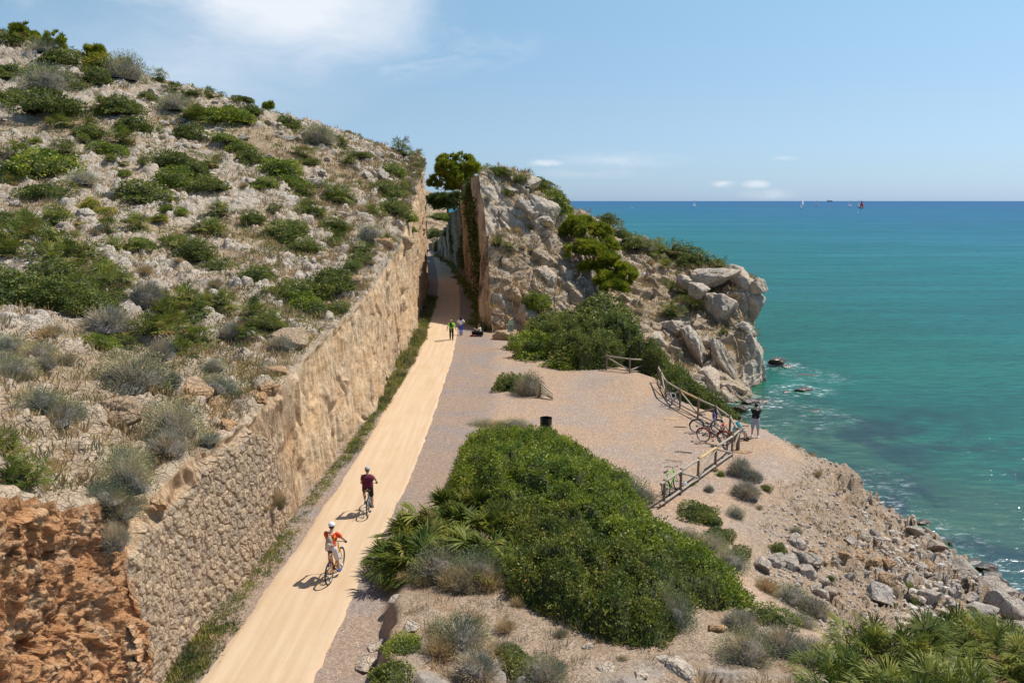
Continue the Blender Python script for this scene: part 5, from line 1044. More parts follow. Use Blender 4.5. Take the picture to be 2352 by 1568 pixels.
# single boulders set on the hill and the scree
HB = []
def boulder(px, py, wpx, mesh, hs=.6, only=None, grp_='h', cat='boulder'):
    h = cast(px, py, skip=('path', 'gravel_track'), only=only)
    if h is None: return
    loc = h[0]; dep = loc.y*CP+(CAM_H-loc.z)*SP; s = wpx/FPX*dep/2*1.15
    o = put('boulder', mesh, loc+Vector((0, 0, s*hs*.15)), (s, s*random.uniform(.7, 1.), s*hs), random.uniform(0, 6.28), random.uniform(-.25, .25), random.uniform(-.25, .25)); HB.append((o, grp_, px, zone(px, py, h[3]))); return o
rr_ = random.Random(77)
for cx, cy, wc in ((400, 460, 80), (540, 520, 110), (210, 640, 120), (380, 690, 110), (1010, 570, 80), (1100, 580, 70), (1020, 620, 90), (1130, 660, 90), (1060, 610, 80), (840, 655, 70), (840, 640, 60), (910, 700, 100), (1300, 720, 80), (1360, 740, 60), (1540, 720, 80), (1620, 760, 80), (1740, 770, 60), (1800, 830, 80), (1870, 840, 60), (1860, 920, 70), (1640, 930, 100), (1100, 840, 90), (1160, 830, 80), (1220, 820, 70), (1250, 985, 90), (1330, 990, 90), (1380, 930, 120), (1560, 980, 60), (1720, 1010, 80), (1800, 1060, 90), (1860, 1090, 90), (1950, 1110, 80), (1680, 1220, 90), (1670, 1180, 60), (1800, 1220, 60), (1930, 1270, 60), (2120, 1240, 120), (2100, 1200, 80), (2180, 1180, 60), (1940, 940, 120), (2010, 930, 90), (2050, 900, 80), (2120, 880, 60), (1880, 900, 70), (2080, 1000, 70), (620, 1250, 80), (740, 1320, 130), (1150, 1330, 100), (1070, 1290, 110), (560, 1440, 160), (2170, 1160, 70), (2250, 920, 60), (2320, 880, 60), (1480, 880, 70), (600, 1030, 60), (1520, 700, 60), (1450, 690, 60), (930, 560, 60), (250, 1010, 60), (180, 960, 70), (40, 810, 90), (120, 1380, 120), (850, 1480, 90), (2200, 1490, 70), (2290, 1440, 80)):
    boulder(cx*.3418, cy*.3418, wc*.3418*.9, BM_HILL[rr_.randrange(5)], .6)
for cx, cy, wc in ((440, 345, 80), (500, 340, 70), (560, 360, 110), (540, 320, 70), (600, 380, 60), (620, 370, 70), (710, 370, 90), (140, 320, 70), (90, 400, 110), (60, 420, 90), (330, 60, 70), (620, 210, 60), (650, 680, 130), (760, 340, 60), (540, 210, 70), (480, 200, 60), (180, 240, 60), (380, 290, 60), (450, 350, 60), (180, 660, 60), (320, 610, 60), (90, 920, 70)):
    boulder(689+cx*.3418, 287+cy*.3418, wc*.3418, BM_HILL[rr_.randrange(5)], .75)
# netted ochre blocks along the rim of the wall
for px, py, wp, hs in ((258, 960, 120, .75), (610, 900, 84, .5), (440, 895, 90, .55), (425, 925, 60, .5), (590, 920, 70, .5), (525, 985, 60, .7), (690, 680, 90, .5), (740, 700, 90, .5), (660, 780, 100, .5), (640, 860, 70, .5), (500, 930, 60, .6), (930, 560, 44, .9), (810, 650, 60, .6), (880, 560, 50, .7), (360, 1155, 60, .5), (335, 1170, 50, .5)):
    boulder(px, py, wp, BM_WARM[rr_.randrange(3)], hs, grp_='rim')
for px, py, wp in ((300, 1530, 34), (335, 1545, 40), (285, 1560, 34), (318, 1558, 22), (487, 1462, 17)): boulder(px, py, wp, BM_WARM[rr_.randrange(3)], .7, grp_='foot')
for cx, cy, wc in ((590, 790, 130), (680, 760, 110), (780, 780, 130), (880, 760, 130), (830, 640, 120), (900, 840, 130), (1000, 890, 80), (860, 510, 50), (940, 940, 80), (840, 900, 60), (1180, 620, 90), (1240, 640, 60), (1150, 720, 60), (1000, 760, 60), (1080, 780, 80), (1240, 720, 90), (1350, 780, 90), (1440, 780, 70), (1430, 870, 90), (1500, 870, 70), (1180, 860, 70), (1700, 800, 100), (1270, 590, 60), (1300, 690, 60), (1400, 700, 60), (1090, 740, 50), (1200, 580, 50), (1340, 560, 50), (1480, 800, 50), (1550, 740, 60), (1640, 700, 50), (1600, 640, 50), (1520, 580, 50), (1380, 610, 60), (1880, 1060, 80), (1930, 1070, 90), (1850, 1030, 60), (2000, 1010, 100), (1290, 340, 60), (1000, 640, 60), (940, 700, 50)):
    boulder(1548+cx*.3418, 1032.4+cy*.3418, wc*.3418*1.45, (BM_SHORE+BM_WARM)[rr_.randrange(6)], .75, grp_='scree')
for cx, cy, wc in ((980, 970, 170), (1060, 960, 120), (1370, 990, 260), (1700, 1000, 200), (2100, 1080, 150), (2250, 1000, 240)):
    boulder(1548+cx*.3418, 1032.4+cy*.3418, wc*.3418, (BM_SHORE)[rr_.randrange(4)], .7, grp_='scree')
for px, py, wp, hs in ((2055, 1172, 22, .6), (2100, 1215, 60, .4), (2150, 1255, 70, .45), (2210, 1310, 90, .5), (2270, 1345, 90, .5), (2300, 1390, 110, .6), (2335, 1400, 80, .7), (2060, 1195, 40, .4), (2250, 1400, 90, .45), (2180, 1300, 60, .4), (2330, 1450, 100, .5)):
    boulder(px, py, wp, BM_SHORE[rr_.randrange(4)], hs, grp_='shore')
for cx, cy, wc in ((330, 920, 140), (300, 1010, 150), (400, 1190, 160), (180, 1330, 150), (100, 1450, 200), (1830, 1400, 110), (2110, 1410, 150), (1590, 1320, 90), (1700, 1470, 150), (2250, 1500, 260), (2200, 1410, 90), (1950, 1520, 130)):
    boulder(803.9+cx*.3418, 1032.4+cy*.3418, wc*.3418, (BM_GREY)[rr_.randrange(5)], .4, grp_='mound')
boulder(1648, 1444, 50, BM_WARM[0], .5, grp_='mound')
bg_ = defaultdict(list)
for t_ in HB: bg_[(t_[1], t_[3])].append(t_)
ADJ = {'h': 'pale limestone boulder', 'rim': 'netted ochre boulder on the wall rim', 'foot': 'small ochre rock fallen at the wall foot', 'scree': 'loose boulder in the scree', 'shore': 'dark shore rock at the water edge', 'mound': 'flat pale rock'}
for (g_, z_), lst in bg_.items():
    lst.sort(key=lambda t_: t_[2])
    for i, (o, *_x) in enumerate(lst):
        pre = '' if len(lst) == 1 else 'leftmost ' if i == 0 else 'rightmost ' if i == len(lst)-1 else (ORD[i] if i < len(ORD) else 'a later')+' from the left, '
        tag(o, ' '.join((pre+ADJ[g_]+' '+z_).split()[:16]), 'rock', 'boulders of the slopes')
SEAR = sorted(SEAROCKS, key=lambda a: a[0])
for i, (px, py, s, h_) in enumerate(SEAR):
    q = U(px, py, z=-5); zz = .7*s*.35
    o = put('sea_rock', BM_WET[i % 3], (q.x, q.y, -5+h_-zz*.72+.02), (s*.8, s*.5, zz), rr_.uniform(-.4, .4)); tag(o, ('leftmost ' if i == 0 else 'rightmost ' if i == len(SEAR)-1 else ORD[i]+' from the left, ')+'wet brown rock awash in the sea', 'rock', 'rocks in the shallows')
# hexagonal wire netting hung over the nearest cutting wall
Gw = WALLG; ncol = np.searchsorted(Gw[:, 0, 1], 30.0); Gn = Gw[:ncol]
from numpy import cumsum
al = np.concatenate(([0], cumsum(np.linalg.norm(np.diff(Gn[:, 60], axis=0)[:, 1:2], axis=1)))); hz = Gn[:, :, 2].mean(0); dn = np.linspace(0, 1, Gn.shape[1])
hexs = .085; LA = al[-1]; Hh = 5.6; rows = int(Hh/(hexs*.75)); cols = int(LA/(hexs*.866))
A = []; B = []
R3 = hexs/2
for j in range(rows):
    cxs = (np.arange(cols)+.5*(j % 2))*hexs*.866; cy = j*hexs*.75
    for a0, a1 in ((30, 90), (90, 150), (150, 210)):
        A.append(np.stack((cxs+R3*math.cos(math.radians(a0)), np.full(cols, cy+R3*math.sin(math.radians(a0)))), 1)); B.append(np.stack((cxs+R3*math.cos(math.radians(a1)), np.full(cols, cy+R3*math.sin(math.radians(a1)))), 1))
A = np.concatenate(A); B = np.concatenate(B)
from numpy import interp
# drape: smooth the wall so the wire spans the hollows
Gsm = Gn.copy()
for _ in range(10): Gsm[1:-1, 1:-1] = (Gsm[:-2, 1:-1]+Gsm[2:, 1:-1]+Gsm[1:-1, :-2]+Gsm[1:-1, 2:])/4
Gsm[..., 0] = np.maximum(Gsm[..., 0], Gn[..., 0])+.03
def wsurf(Q):
    fi = interp(Q[:, 0], al, np.arange(ncol)); fj = np.clip(Q[:, 1]/Hh, 0, 1)*(Gn.shape[1]-1)
    i0 = np.clip(fi.astype(int), 0, ncol-2); j0 = np.clip(fj.astype(int), 0, Gn.shape[1]-2); u = (fi-i0)[:, None]; v = (fj-j0)[:, None]
    return Gsm[i0, j0]*(1-u)*(1-v)+Gsm[i0+1, j0]*u*(1-v)+Gsm[i0, j0+1]*(1-u)*v+Gsm[i0+1, j0+1]*u*v
Pa, Pb = wsurf(A), wsurf(B); ok = (A[:, 1] < Hh) & (B[:, 1] < Hh) & (A[:, 0] < LA) & (B[:, 0] < LA) & (np.linalg.norm(Pa-Pb, axis=1) < .3) & (Pa[:, 2] > .05); Pa, Pb = Pa[ok], Pb[ok]
tv_ = unit(Pb-Pa); vw = unit(np.array((0, 0, CAM_H))-Pa); vw = np.repeat(np.array([[1., -.4, .3]]), len(Pa), 0); W_ = unit(np.cross(tv_, vw))*.0028
V = np.stack((Pa-W_, Pa+W_, Pb+W_, Pb-W_), 1).reshape(-1, 3)
Nn = unit(np.cross(tv_, W_))*.0028; V2 = np.stack((Pa-Nn, Pa+Nn, Pb+Nn, Pb-Nn), 1).reshape(-1, 3)
Vn = np.concatenate((V, V2))
o = raw_mesh('wire_netting', Vn, np.arange(len(Vn)).reshape(-1, 4), plain('rusty_wire', (.36, .21, .12), .7, .3, .2)); tag(o, 'rusty hexagonal wire netting hung over the near cutting wall', 'netting')
print('cover', time.time()-T0)
# ------------------------------------------------------------ solid helpers
def empty(name, loc=(0, 0, 0), rz=0.):
    o = bpy.data.objects.new(name, None); COL.objects.link(o); o.location = loc; o.rotation_euler = (0, 0, rz); o.empty_display_size = .1; return o
class MB:
    def __init__(s): s.V = []; s.F = []; s.n = 0
    def add(s, V, F): s.V.append(np.asarray(V, float)); s.F += [tuple(int(i)+s.n for i in f) for f in F]; s.n += len(V); return s
    def tube(s, pts, r, k=8, cap=True, close=False):
        P = np.array([tuple(p) for p in pts], float); n = len(P); rr = np.broadcast_to(r, (n,))
        T = np.zeros_like(P)
        for i in range(n):
            a = P[(i-1) % n] if (close or i > 0) else P[i]; b = P[(i+1) % n] if (close or i < n-1) else P[i]; T[i] = (b-a)/(np.linalg.norm(b-a)+1e-9)
        up = np.array((0, 0, 1.)) if abs(T[0][2]) < .9 else np.array((1., 0, 0)); V = []
        for i in range(n):
            x = np.cross(up, T[i]); x /= np.linalg.norm(x)+1e-9; y = np.cross(T[i], x); up = y if abs(np.dot(y, T[i])) < .5 else up
            a = np.linspace(0, 2*math.pi, k, endpoint=False); V.append(P[i]+rr[i]*(np.cos(a)[:, None]*x+np.sin(a)[:, None]*y))
        F = []
        for i in range(n if close else n-1):
            j = (i+1) % n
            for q in range(k): F.append((i*k+q, i*k+(q+1) % k, j*k+(q+1) % k, j*k+q))
        if cap and not close: F += [tuple(range(k))[::-1], tuple((n-1)*k+q for q in range(k))]
        return s.add(np.concatenate(V), F)
    def ring(s, c, R, r, axis='y', n=28, k=6):
        a = np.linspace(0, 2*math.pi, n, endpoint=False)
        P = [(c[0]+R*math.cos(t), c[1], c[2]+R*math.sin(t)) if axis == 'y' else (c[0]+R*math.cos(t), c[1]+R*math.sin(t), c[2]) for t in a]; return s.tube(P, r, k, close=True)
    def arc(s, c, R, a0, a1, r, n=12, k=6):
        return s.tube([(c[0]+R*math.cos(t), c[1], c[2]+R*math.sin(t)) for t in np.linspace(a0, a1, n)], r, k)
    def box(s, c, d, rot=None):
        V = np.array([(x, y, z) for x in (-.5, .5) for y in (-.5, .5) for z in (-.5, .5)])*np.array(d)
        if rot is not None: V = V@np.array(rot.to_3x3()).T
        return s.add(V+np.array(c), [(0, 1, 3, 2), (4, 6, 7, 5), (0, 4, 5, 1), (2, 3, 7, 6), (0, 2, 6, 4), (1, 5, 7, 3)])
    def ball(s, c, r, nu=12, nv=8, R=None):
        V = []; r = np.broadcast_to(r, (3,))
        for i in range(nv+1):
            t = math.pi*i/nv
            for j in range(nu): p = 2*math.pi*j/nu; V.append((r[0]*math.sin(t)*math.cos(p), r[1]*math.sin(t)*math.sin(p), r[2]*math.cos(t)))
        F = [(i*nu+j, i*nu+(j+1) % nu, (i+1)*nu+(j+1) % nu, (i+1)*nu+j) for i in range(nv) for j in range(nu)]
        V = np.array(V)
        if R is not None: V = V@np.array(R).T
        return s.add(V+np.array(c), F)
    def cap(s, a, b, ra, rb, k=12):       # tapered capsule
        a = np.array(tuple(a), float); b = np.array(tuple(b), float); s.tube([a, b], [ra, rb], k); s.ball(a, ra, k, 8); s.ball(b, rb, k, 8); return s
    def build(s, name, mat, parent=None, smooth=True):
        me = bpy.data.meshes.new(name); me.from_pydata(np.concatenate(s.V).tolist(), [], s.F); me.materials.append(mat)
        me.polygons.foreach_set('use_smooth', [smooth]*len(me.polygons)); me.update()
        o = bpy.data.objects.new(name, me); COL.objects.link(o); o.parent = parent; return o
    def remesh(s, name, mat, parent, vox=.012, sm=3):
        o = s.build('tmp', mat); rm = o.modifiers.new('r', 'REMESH'); rm.mode = 'VOXEL'; rm.voxel_size = vox; rm.use_smooth_shade = True
        cs = o.modifiers.new('s', 'SMOOTH'); cs.factor = .5; cs.iterations = sm
        dg = bpy.context.evaluated_depsgraph_get(); dg.update(); me = bpy.data.meshes.new_from_object(o.evaluated_get(dg)); bpy.data.objects.remove(o)
        me.name = name; me.materials.clear(); me.materials.append(mat); me.polygons.foreach_set('use_smooth', [True]*len(me.polygons))
        q = bpy.data.objects.new(name, me); COL.objects.link(q); q.parent = parent; return q
C_ = {}
def col(name, c, rough=.6, spec=.3, metal=0., var=.1, scale=25.):
    if name not in C_: C_[name] = plain(name, c, rough, spec, metal, var, scale)
    return C_[name]
# ------------------------------------------------------------ pines
def needle_burst(C, D, r, n=16, ln=.22):
    k = len(C); Cc = np.repeat(C, n, 0); Dd = unit(np.repeat(D, n, 0)*.9+rdir(k*n, r)*.75); l = ln*(.6+.7*r.random(k*n))
    return leaves(Cc, Dd, perp(Dd, r), l, l*.16, np.clip(np.repeat(r.random(k), n)*.55+.4*r.random(k*n), 0, 1))
def pine(name, label, lobes, trunk, mat, nb=5200, ln=.22, tr=.16, seed=1, group=None):
    """lobes: (px, py, ground distance, half width px, half height px); trunk: list of (px, py, d)"""
    r = np.random.default_rng(seed); base = U(*trunk[0][:2], d=trunk[0][2]); root = empty(name, base); b0 = np.array(base)
    Ls = []
    for px, py, d, rw, rh in lobes:
        c = np.array(U(px, py, d=d)); Ls.append((c, rw/FPX*d, rh/FPX*d))
    tot = sum(a*b for _, a, b in Ls); Cs = []; Ds = []
    for k, (c, rw, rh) in enumerate(Ls):
        m_ = int(nb*rw*rh/tot); D = rdir(m_, r); D[:, 2] = np.where(D[:, 2] < -.35, -D[:, 2]*.6, D[:, 2]); D = unit(D)
        l_ = 1+.55*fbm(D*1.0+k*7+seed, 2.0, 4, seed+k)
        Cc = c+D*np.array((rw, rw*.9, rh))*(l_*(.72+.30*r.random(m_)**.5))[:, None]; Cs.append(Cc); Ds.append(unit(D+np.array((0, 0, .5))))
    Cc = np.concatenate(Cs); Dc = np.concatenate(Ds)
    keep = fbm(Cc, 1.3, 3, seed+50)+.5*fbm(Cc, .6, 2, seed+51) > .02; Cc, Dc = Cc[keep], Dc[keep]
    v = needle_burst(Cc, Dc, r, 16, ln); V, F, R, MI = join([(*v, 0)])
    o = raw_mesh('crown', V-b0, F, mat, {'rnd': R}, False); o.parent = root
    mb = MB(); T = [np.array(U(a, b, d=d))-b0 for a, b, d in trunk]; mb.tube(T, np.linspace(tr, tr*.55, len(T)), 9); mb.build('trunk', BARK, root)
    for c, rw, rh in Ls:
        c = c-b0; s = T[-1]*r.uniform(.5, 1); mid_ = (s+c)/2+r.normal(size=3)*.15*rw-np.array((0, 0, .12*rh)); lb = MB().tube([s, mid_, c], [tr*.42, tr*.28, tr*.1], 6)
        for q in range(5):
            e = c+unit(r.normal(size=(1, 3)))[0]*np.array((rw, rw, rh))*.75; lb.tube([mid_*(.4)+c*.6, (c+e)/2, e], [tr*.16, tr*.1, tr*.05], 5)
        lb.build('limb', BARK, root)
    return tag(root, label, 'tree', group)
pine('pine_tree', 'spreading green pine leaning over the cutting rim against the sky', [(1040, 392, 113, 34, 26), (1062, 378, 113, 22, 20), (1030, 378, 114, 22, 18), (1082, 392, 112, 20, 18), (1012, 412, 113, 24, 14), (1058, 412, 112, 26, 18), (1000, 424, 113, 14, 9), (1018, 432, 113, 20, 9), (1042, 432, 113, 20, 12), (1070, 418, 111, 18, 14), (1092, 398, 113, 10, 8)],
     [(1068, 470, 112), (1066, 445, 112), (1060, 425, 112), (1052, 405, 113)], LEAF_PINE, 7000, .55, .34, 3)
pine('pine_tree', 'dark pine behind the leaning one, on the slope beyond the cutting', [(1015, 462, 165, 28, 12), (1040, 466, 165, 18, 12), (1028, 474, 165, 26, 12), (1050, 456, 160, 14, 8)], [(1030, 500, 165), (1028, 480, 165), (1026, 468, 165)], LEAF_PINE_DARK, 2200, .9, .3, 5)
pine('pine_tree', 'bushy yellow green pine sprawling down the headland slope', [(1330, 528, 81, 36, 28), (1362, 545, 79, 38, 30), (1312, 545, 81, 26, 20), (1395, 568, 78, 28, 22), (1345, 580, 77, 40, 24), (1385, 600, 76, 30, 24), (1412, 622, 75, 34, 24), (1360, 615, 76, 28, 22), (1430, 645, 74, 28, 24), (1395, 648, 74, 26, 20), (1410, 662, 73.5, 34, 16), (1445, 628, 75, 14, 12)],
     [(1395, 690, 76), (1385, 650, 77), (1370, 610, 78), (1355, 570, 80)], LEAF_PINE, 9000, .42, .22, 7)
for i, (px, py, wd, hh, lab) in enumerate(((48, 92, 36, 40, 'round topped young pine at the far left end of the skyline'), (78, 98, 18, 22, 'small young pine right of the round topped one on the skyline'), (124, 118, 46, 44, 'wide feathery young pine, second clump on the skyline'), (219, 138, 38, 32, 'young pine above the yellow shrub on the skyline'), (286, 164, 26, 26, 'last small feathery pine on the skyline going right'), (617, 250, 14, 14, 'tiny round pine sapling alone on the middle skyline'))):
    h = cast(px, py, only=('hillside',)); d = (h[0].y if h else 86)
    rq = random.Random(i+5)
    pine('young_pine', lab, [(px+wd*(q_-3)*.14+rq.uniform(-1, 1), py-hh*(.30+.22*rq.random()-.02*abs(q_-3)), d+rq.uniform(-.6, .6), wd*.11, hh*rq.uniform(.32, .52)) for q_ in range(7)]+[(px, py-hh*.2, d, wd*.42, hh*.22)], [(px, py+4, d), (px, py-hh*.4, d)], LEAF_PINE, 620, .42, .07, 20+i, 'young pines on the skyline')
# ------------------------------------------------------------ fences
m, nt, p = newmat('weathered_log', .85, .2); tcn = nt.nodes.new('ShaderNodeTexCoord'); mpn = N(nt, 'ShaderNodeMapping'); L(nt, geo_pos(nt), mpn.inputs[0]); mpn.inputs['Scale'].default_value = (6, 6, 1.4)
nz = NOISE(nt, mpn.outputs[0], 3, 5, .6); L(nt, MIXC(nt, nz, (.24, .19, .14), (.52, .44, .34)), p.inputs['Base Color']); L(nt, BUMP(nt, nz, .02), p.inputs['Normal']); LOG = m
LOGD = plain('dark_post', (.22, .155, .105), .85, .2, 0, .2, 9); LOGY = plain('fresh_log', (.60, .40, .17), .7, .3, 0, .12, 9)
def log(name, a, b, r, mat, root, loc):
    n = 6; r_g = np.random.default_rng(int(abs(a[0]*100+a[1]*10+b[0]))); P = [Vector(a).lerp(Vector(b), t)+Vector(r_g.normal(size=3)*r*.10) for t in np.linspace(0, 1, n)]
    P = [q-Vector(loc) for q in P]; return MB().tube(P, [r*(1+.06*math.sin(k*2.1+r_g.random()*6)) for k in range(n)], 9).build(name, mat, root)
def gz_at(x, y): h = down(x, y, ('ground',)); return h[0].z if h else 0.
def fence(name, label, posts, tops, bots, braces, fresh=(), h=1.02):
    """posts: pixel of each post foot; tops/bots: index pairs joined by a top/bottom rail; braces (i, j): from top of i to foot of j"""
    B = []
    for px, py in posts:
        q = cast(px, py, only=('ground',)); B.append(q[0] if q else U(px, py, z=0))
    loc = B[0].copy(); root = empty(name, loc)
    for i, b in enumerate(B): log('post', b-Vector((0, 0, .25)), b+Vector((0, 0, h+.06)), .054, LOGD, root, loc)
    for i, j in tops: log('top_rail', B[i]+Vector((0, 0, h-.04)), B[j]+Vector((0, 0, h-.04)), .052, LOGY if (i, j) in fresh else LOG, root, loc)
    for i, j in bots: log('bottom_rail', B[i]+Vector((0, 0, .16)), B[j]+Vector((0, 0, .16)), .048, LOG, root, loc)
    for i, j in braces: log('brace', B[i]+Vector((0, 0, h-.12)), B[j]+Vector((0, 0, .2)), .045, LOG, root, loc)
    return tag(root, label, 'fence'), B
FX = lambda x, y: (1378+x*.2563, 803.9+y*.2563)
f1_, BF = fence('wooden_fence', 'straight log fence with a bike propped on its near end, running up to the corner', [FX(572, 1395), FX(720, 1290), FX(875, 1180), FX(1032, 1062), FX(1180, 955), FX(1240, 898)],
    [(0, 1), (1, 2), (2, 3), (3, 4), (4, 5)], [(0, 1), (1, 2), (2, 3), (3, 4)], [(1, 2), (3, 2), (3, 4), (5, 4)], fresh=((2, 3),))
a = BF[0]; dv = (BF[0]-BF[1]).normalized(); r2 = f1_
log('top_rail', a+Vector((0, 0, .98)), a+dv*.32+Vector((0, 0, .96)), .052, LOG, f1_, f1_.location); log('bottom_rail', a+Vector((0, 0, .16)), a+dv*.35+Vector((0, 0, .15)), .048, LOG, f1_, f1_.location)
f2_, BF2 = fence('wooden_fence', 'curved log fence along the seaward edge of the forecourt with bikes leaning on it', [FX(1225, 893), FX(1160, 772), FX(1030, 672), FX(877, 598), FX(716, 510), FX(588, 425), FX(546, 342), FX(520, 290)],
    [(i, i+1) for i in range(7)], [(i, i+1) for i in range(1, 7)], [(2, 1), (0, 1), (2, 3), (4, 3), (4, 5), (6, 5)], fresh=((3, 4),))
f3_, BF3 = fence('wooden_fence', 'short log fence section backed by the hedge at the far side of the forecourt', [FX(57, 178), FX(265, 207), FX(480, 215)], [(0, 1), (1, 2)], [(0, 1), (1, 2)], [(0, 1), (2, 1)])
# slatted rail by the small bushes
loc = U(1241, 911, z=0); root = empty('slatted_rail', loc); b2 = U(1270, 918, z=0)-loc
MB().tube([(0, 0, -.1), (0, 0, .85)], .06, 8).build('post', LOGD, root); MB().tube([(-.12, -.25, -.1), (-.12, -.25, .35)], .05, 8).build('post', LOGD, root)
for k, z_ in enumerate((.85, .68, .5, .3)): MB().tube([(0, 0, z_), tuple(b2*1.0+Vector((0, 0, max(z_-.55, .04))))], .035, 7).build('slat', LOG, root)
tag(root, 'small sloping rail of four weathered slats beside the round bush on the forecourt', 'handrail')
# litter bin
loc = U(1254, 997, z=0); root = empty('litter_bin', loc); rng = range(18)
for k in rng: t_ = 2*math.pi*k/18; MB().box((.27*math.cos(t_), .27*math.sin(t_), .42), (.03, .085, .42), Matrix.Rotation(t_, 4, 'Z')).build('slat', LOGD, root, False)
MB().tube([(0, 0, .22), (0, 0, .6)], .24, 16).build('liner', col('bin_liner', (.012, .013, .016), .35), root)
mb = MB(); 
for k in range(16): pass
mb.tube([(0, 0, .50), (0, 0, .56), (0, 0, .78), (0, 0, .86)], [.285, .295, .30, .31], 22, cap=False).tube([(0, 0, .86), (0, 0, .60)], [.29, .26], 22, cap=False); mb.build('bag', col('bin_bag', (.012, .013, .018), .3, .5), root)
for sx in (-.2, .2): MB().tube([(sx, 0, -.05), (sx, 0, .3)], .03, 8).build('leg', LOGD, root)
tag(root, 'round slatted litter bin with a black bag, on the forecourt', 'bin')
# green sign at the cutting entrance
loc = U(1174, 799, z=0); root = empty('trail_sign', loc, .35); MB().tube([(0, 0, -.1), (0, 0, 2.15)], .045, 8).build('post', LOG, root)
fr = MB(); fr.box((-.06, -.06, 1.78), (.50, .03, .90)); fr.build('frame', col('sign_green', (.10, .30, .10), .4), root, False)
MB().box((-.06, -.08, 1.78), (.42, .012, .80)).build('panel', col('sign_panel', (.60, .62, .50), .5), root, False)
MB().box((-.06, -.09, 1.66), (.30, .012, .42)).build('picture', col('sign_picture', (.33, .27, .19), .5), root, False)
MB().box((-.06, -.09, 2.06), (.34, .012, .12)).build('heading', col('sign_heading', (.55, .50, .12), .5), root, False)
tag(root, 'green framed trail sign on a wooden post by the cutting entrance', 'sign')
# white scribbles painted on the entrance rock (unreadable in the photograph)
def scrib(cx, cy, d, rows):
    mb = MB(); r = random.Random(4)
    for (ox, oy, n, hgt) in rows:
        for k in range(n):
            x0 = cx+ox+k*2.3; pts = []
            for q in range(5): pts.append((x0+r.uniform(-.8, .8), cy+oy+k*.35+r.uniform(-hgt, hgt)))
            P = []
            for px, py in pts:
                h = None; o, dd = ray(px, py)
                best = None
                for ob in BLOCKS_AT:
                    hit = ob.ray_cast(o, dd)
                    if hit[0] is not None and (best is None or hit[3] < best[1]): best = (hit[0], hit[3])
                if best and abs(best[0].y-d) < 4: P.append(best[0]-dd*.02)
            if len(P) > 1: mb.tube(P, .022, 4)
    if mb.n: o = mb.build('white_scribble', col('white_paint', (.62, .62, .60), .8), None); tag(o, 'faded white scribbled writing on the orange stained entrance rock', 'writing')
BLOCKS_AT = []
for ob in [o for o in COL.objects if o.get('group') == 'blocks of the limestone crag' and 'entrance' in o.get('label', '')]:
    Mx = Matrix.LocRotScale(ob.location, ob.rotation_euler, ob.scale); BLOCKS_AT.append(BVHTree.FromPolygons([Mx@v.co for v in ob.data.vertices], [tuple(p_.vertices) for p_ in ob.data.polygons]))
BLOCKS_AT += [b for n_, b in ALLB if n_ == 'limestone_headland']
scrib(1152, 724, 70, ((-14, -28, 3, 2.2), (-16, -20, 3, 2), (-16, -12, 7, 2), (-8, -2, 6, 2)))
# manhole cover
q = U(1009, 785, z=0); o = MB().tube([(0, 0, 0), (0, 0, .012)], .42, 28).ring((0, 0, .012), .42, .018, 'z').build('manhole_cover', col('cover_iron', (.42, .30, .19), .7, .4, 0, .25, 6), None); o.location = (q.x, q.y, .05); tag(o, 'round manhole cover let into the pale path', 'cover')
for i, (fx, fy, l_, rz_, lab) in enumerate(((635, 617, .75, .0, 'longer of two crossed plank offcuts on the gravel'), (668, 622, .45, .15, 'shorter of two crossed plank offcuts on the gravel'), (722, 688, .62, -.05, 'thin pale plank lying on the gravel near the bikes'), (752, 911, .75, -.30, 'warped thick plank lying on the gravel near the fence'), (662, 996, .75, -.25, 'thin stick of wood nearest the straight fence'))):
    q = U(*FX(fx, fy), z=.03); o = MB().box((0, 0, 0), (l_, .10 if i != 4 else .03, .03)).build('plank', LOGY if i in (0, 1) else LOG, None, False); o.location = q+Vector((0, 0, .02+i*.004)); o.rotation_euler = (.03, .02, rz_); tag(o, lab, 'plank', 'wood scraps on the forecourt')
# concrete collar and low stone bench in the cutting
q = cast(*FX(1268, 912), only=('ground',))[0]; o = put('stone_slab', BM_WARM[0], q+Vector((0, 0, .0)), (.62, .36, .07)); tag(o, 'flat pale footing slab at the fence corner', 'slab')
q = U(1037, 600, z=0); o = put('stone_bench', BM_WARM[2], q+Vector((.3, 1, .55)), (2.6, 1.5, .8), -.3); tag(o, 'long low stone block lying in the shaded cutting', 'rock')
# ------------------------------------------------------------ boats
WHITE = col('boat_white', (.75, .76, .78), .4); SAILW = col('sail_white', (.78, .80, .84), .6, .2, 0, .04); SAILR = col('sail_red', (.75, .06, .03), .6, .2, 0, .04)
def hull(mb, L_, B_, H_):
    n = 12; V = []; F = []
    for i in range(n+1):
        t = i/n; w_ = B_/2*math.sin(math.pi*min(1, .25+t*.75))**.8 if t < 1 else 0.001; w_ = B_/2*(1-(max(t-.35, 0)/.65)**2.2) if t > .35 else B_/2*(.78+.22*t/.35)
        x = -L_/2+L_*t; z_ = H_*(1+.25*t*t); V += [(x, -w_, z_), (x, -w_*.6, 0), (x, 0, -.3), (x, w_*.6, 0), (x, w_, z_), (x, 0, z_*.96)]
    for i in range(n):
        for k in range(6): F.append((i*6+k, i*6+(k+1) % 6, (i+1)*6+(k+1) % 6, (i+1)*6+k))
    F.append((0, 1, 2, 3, 4, 5)); mb.add(V, F)
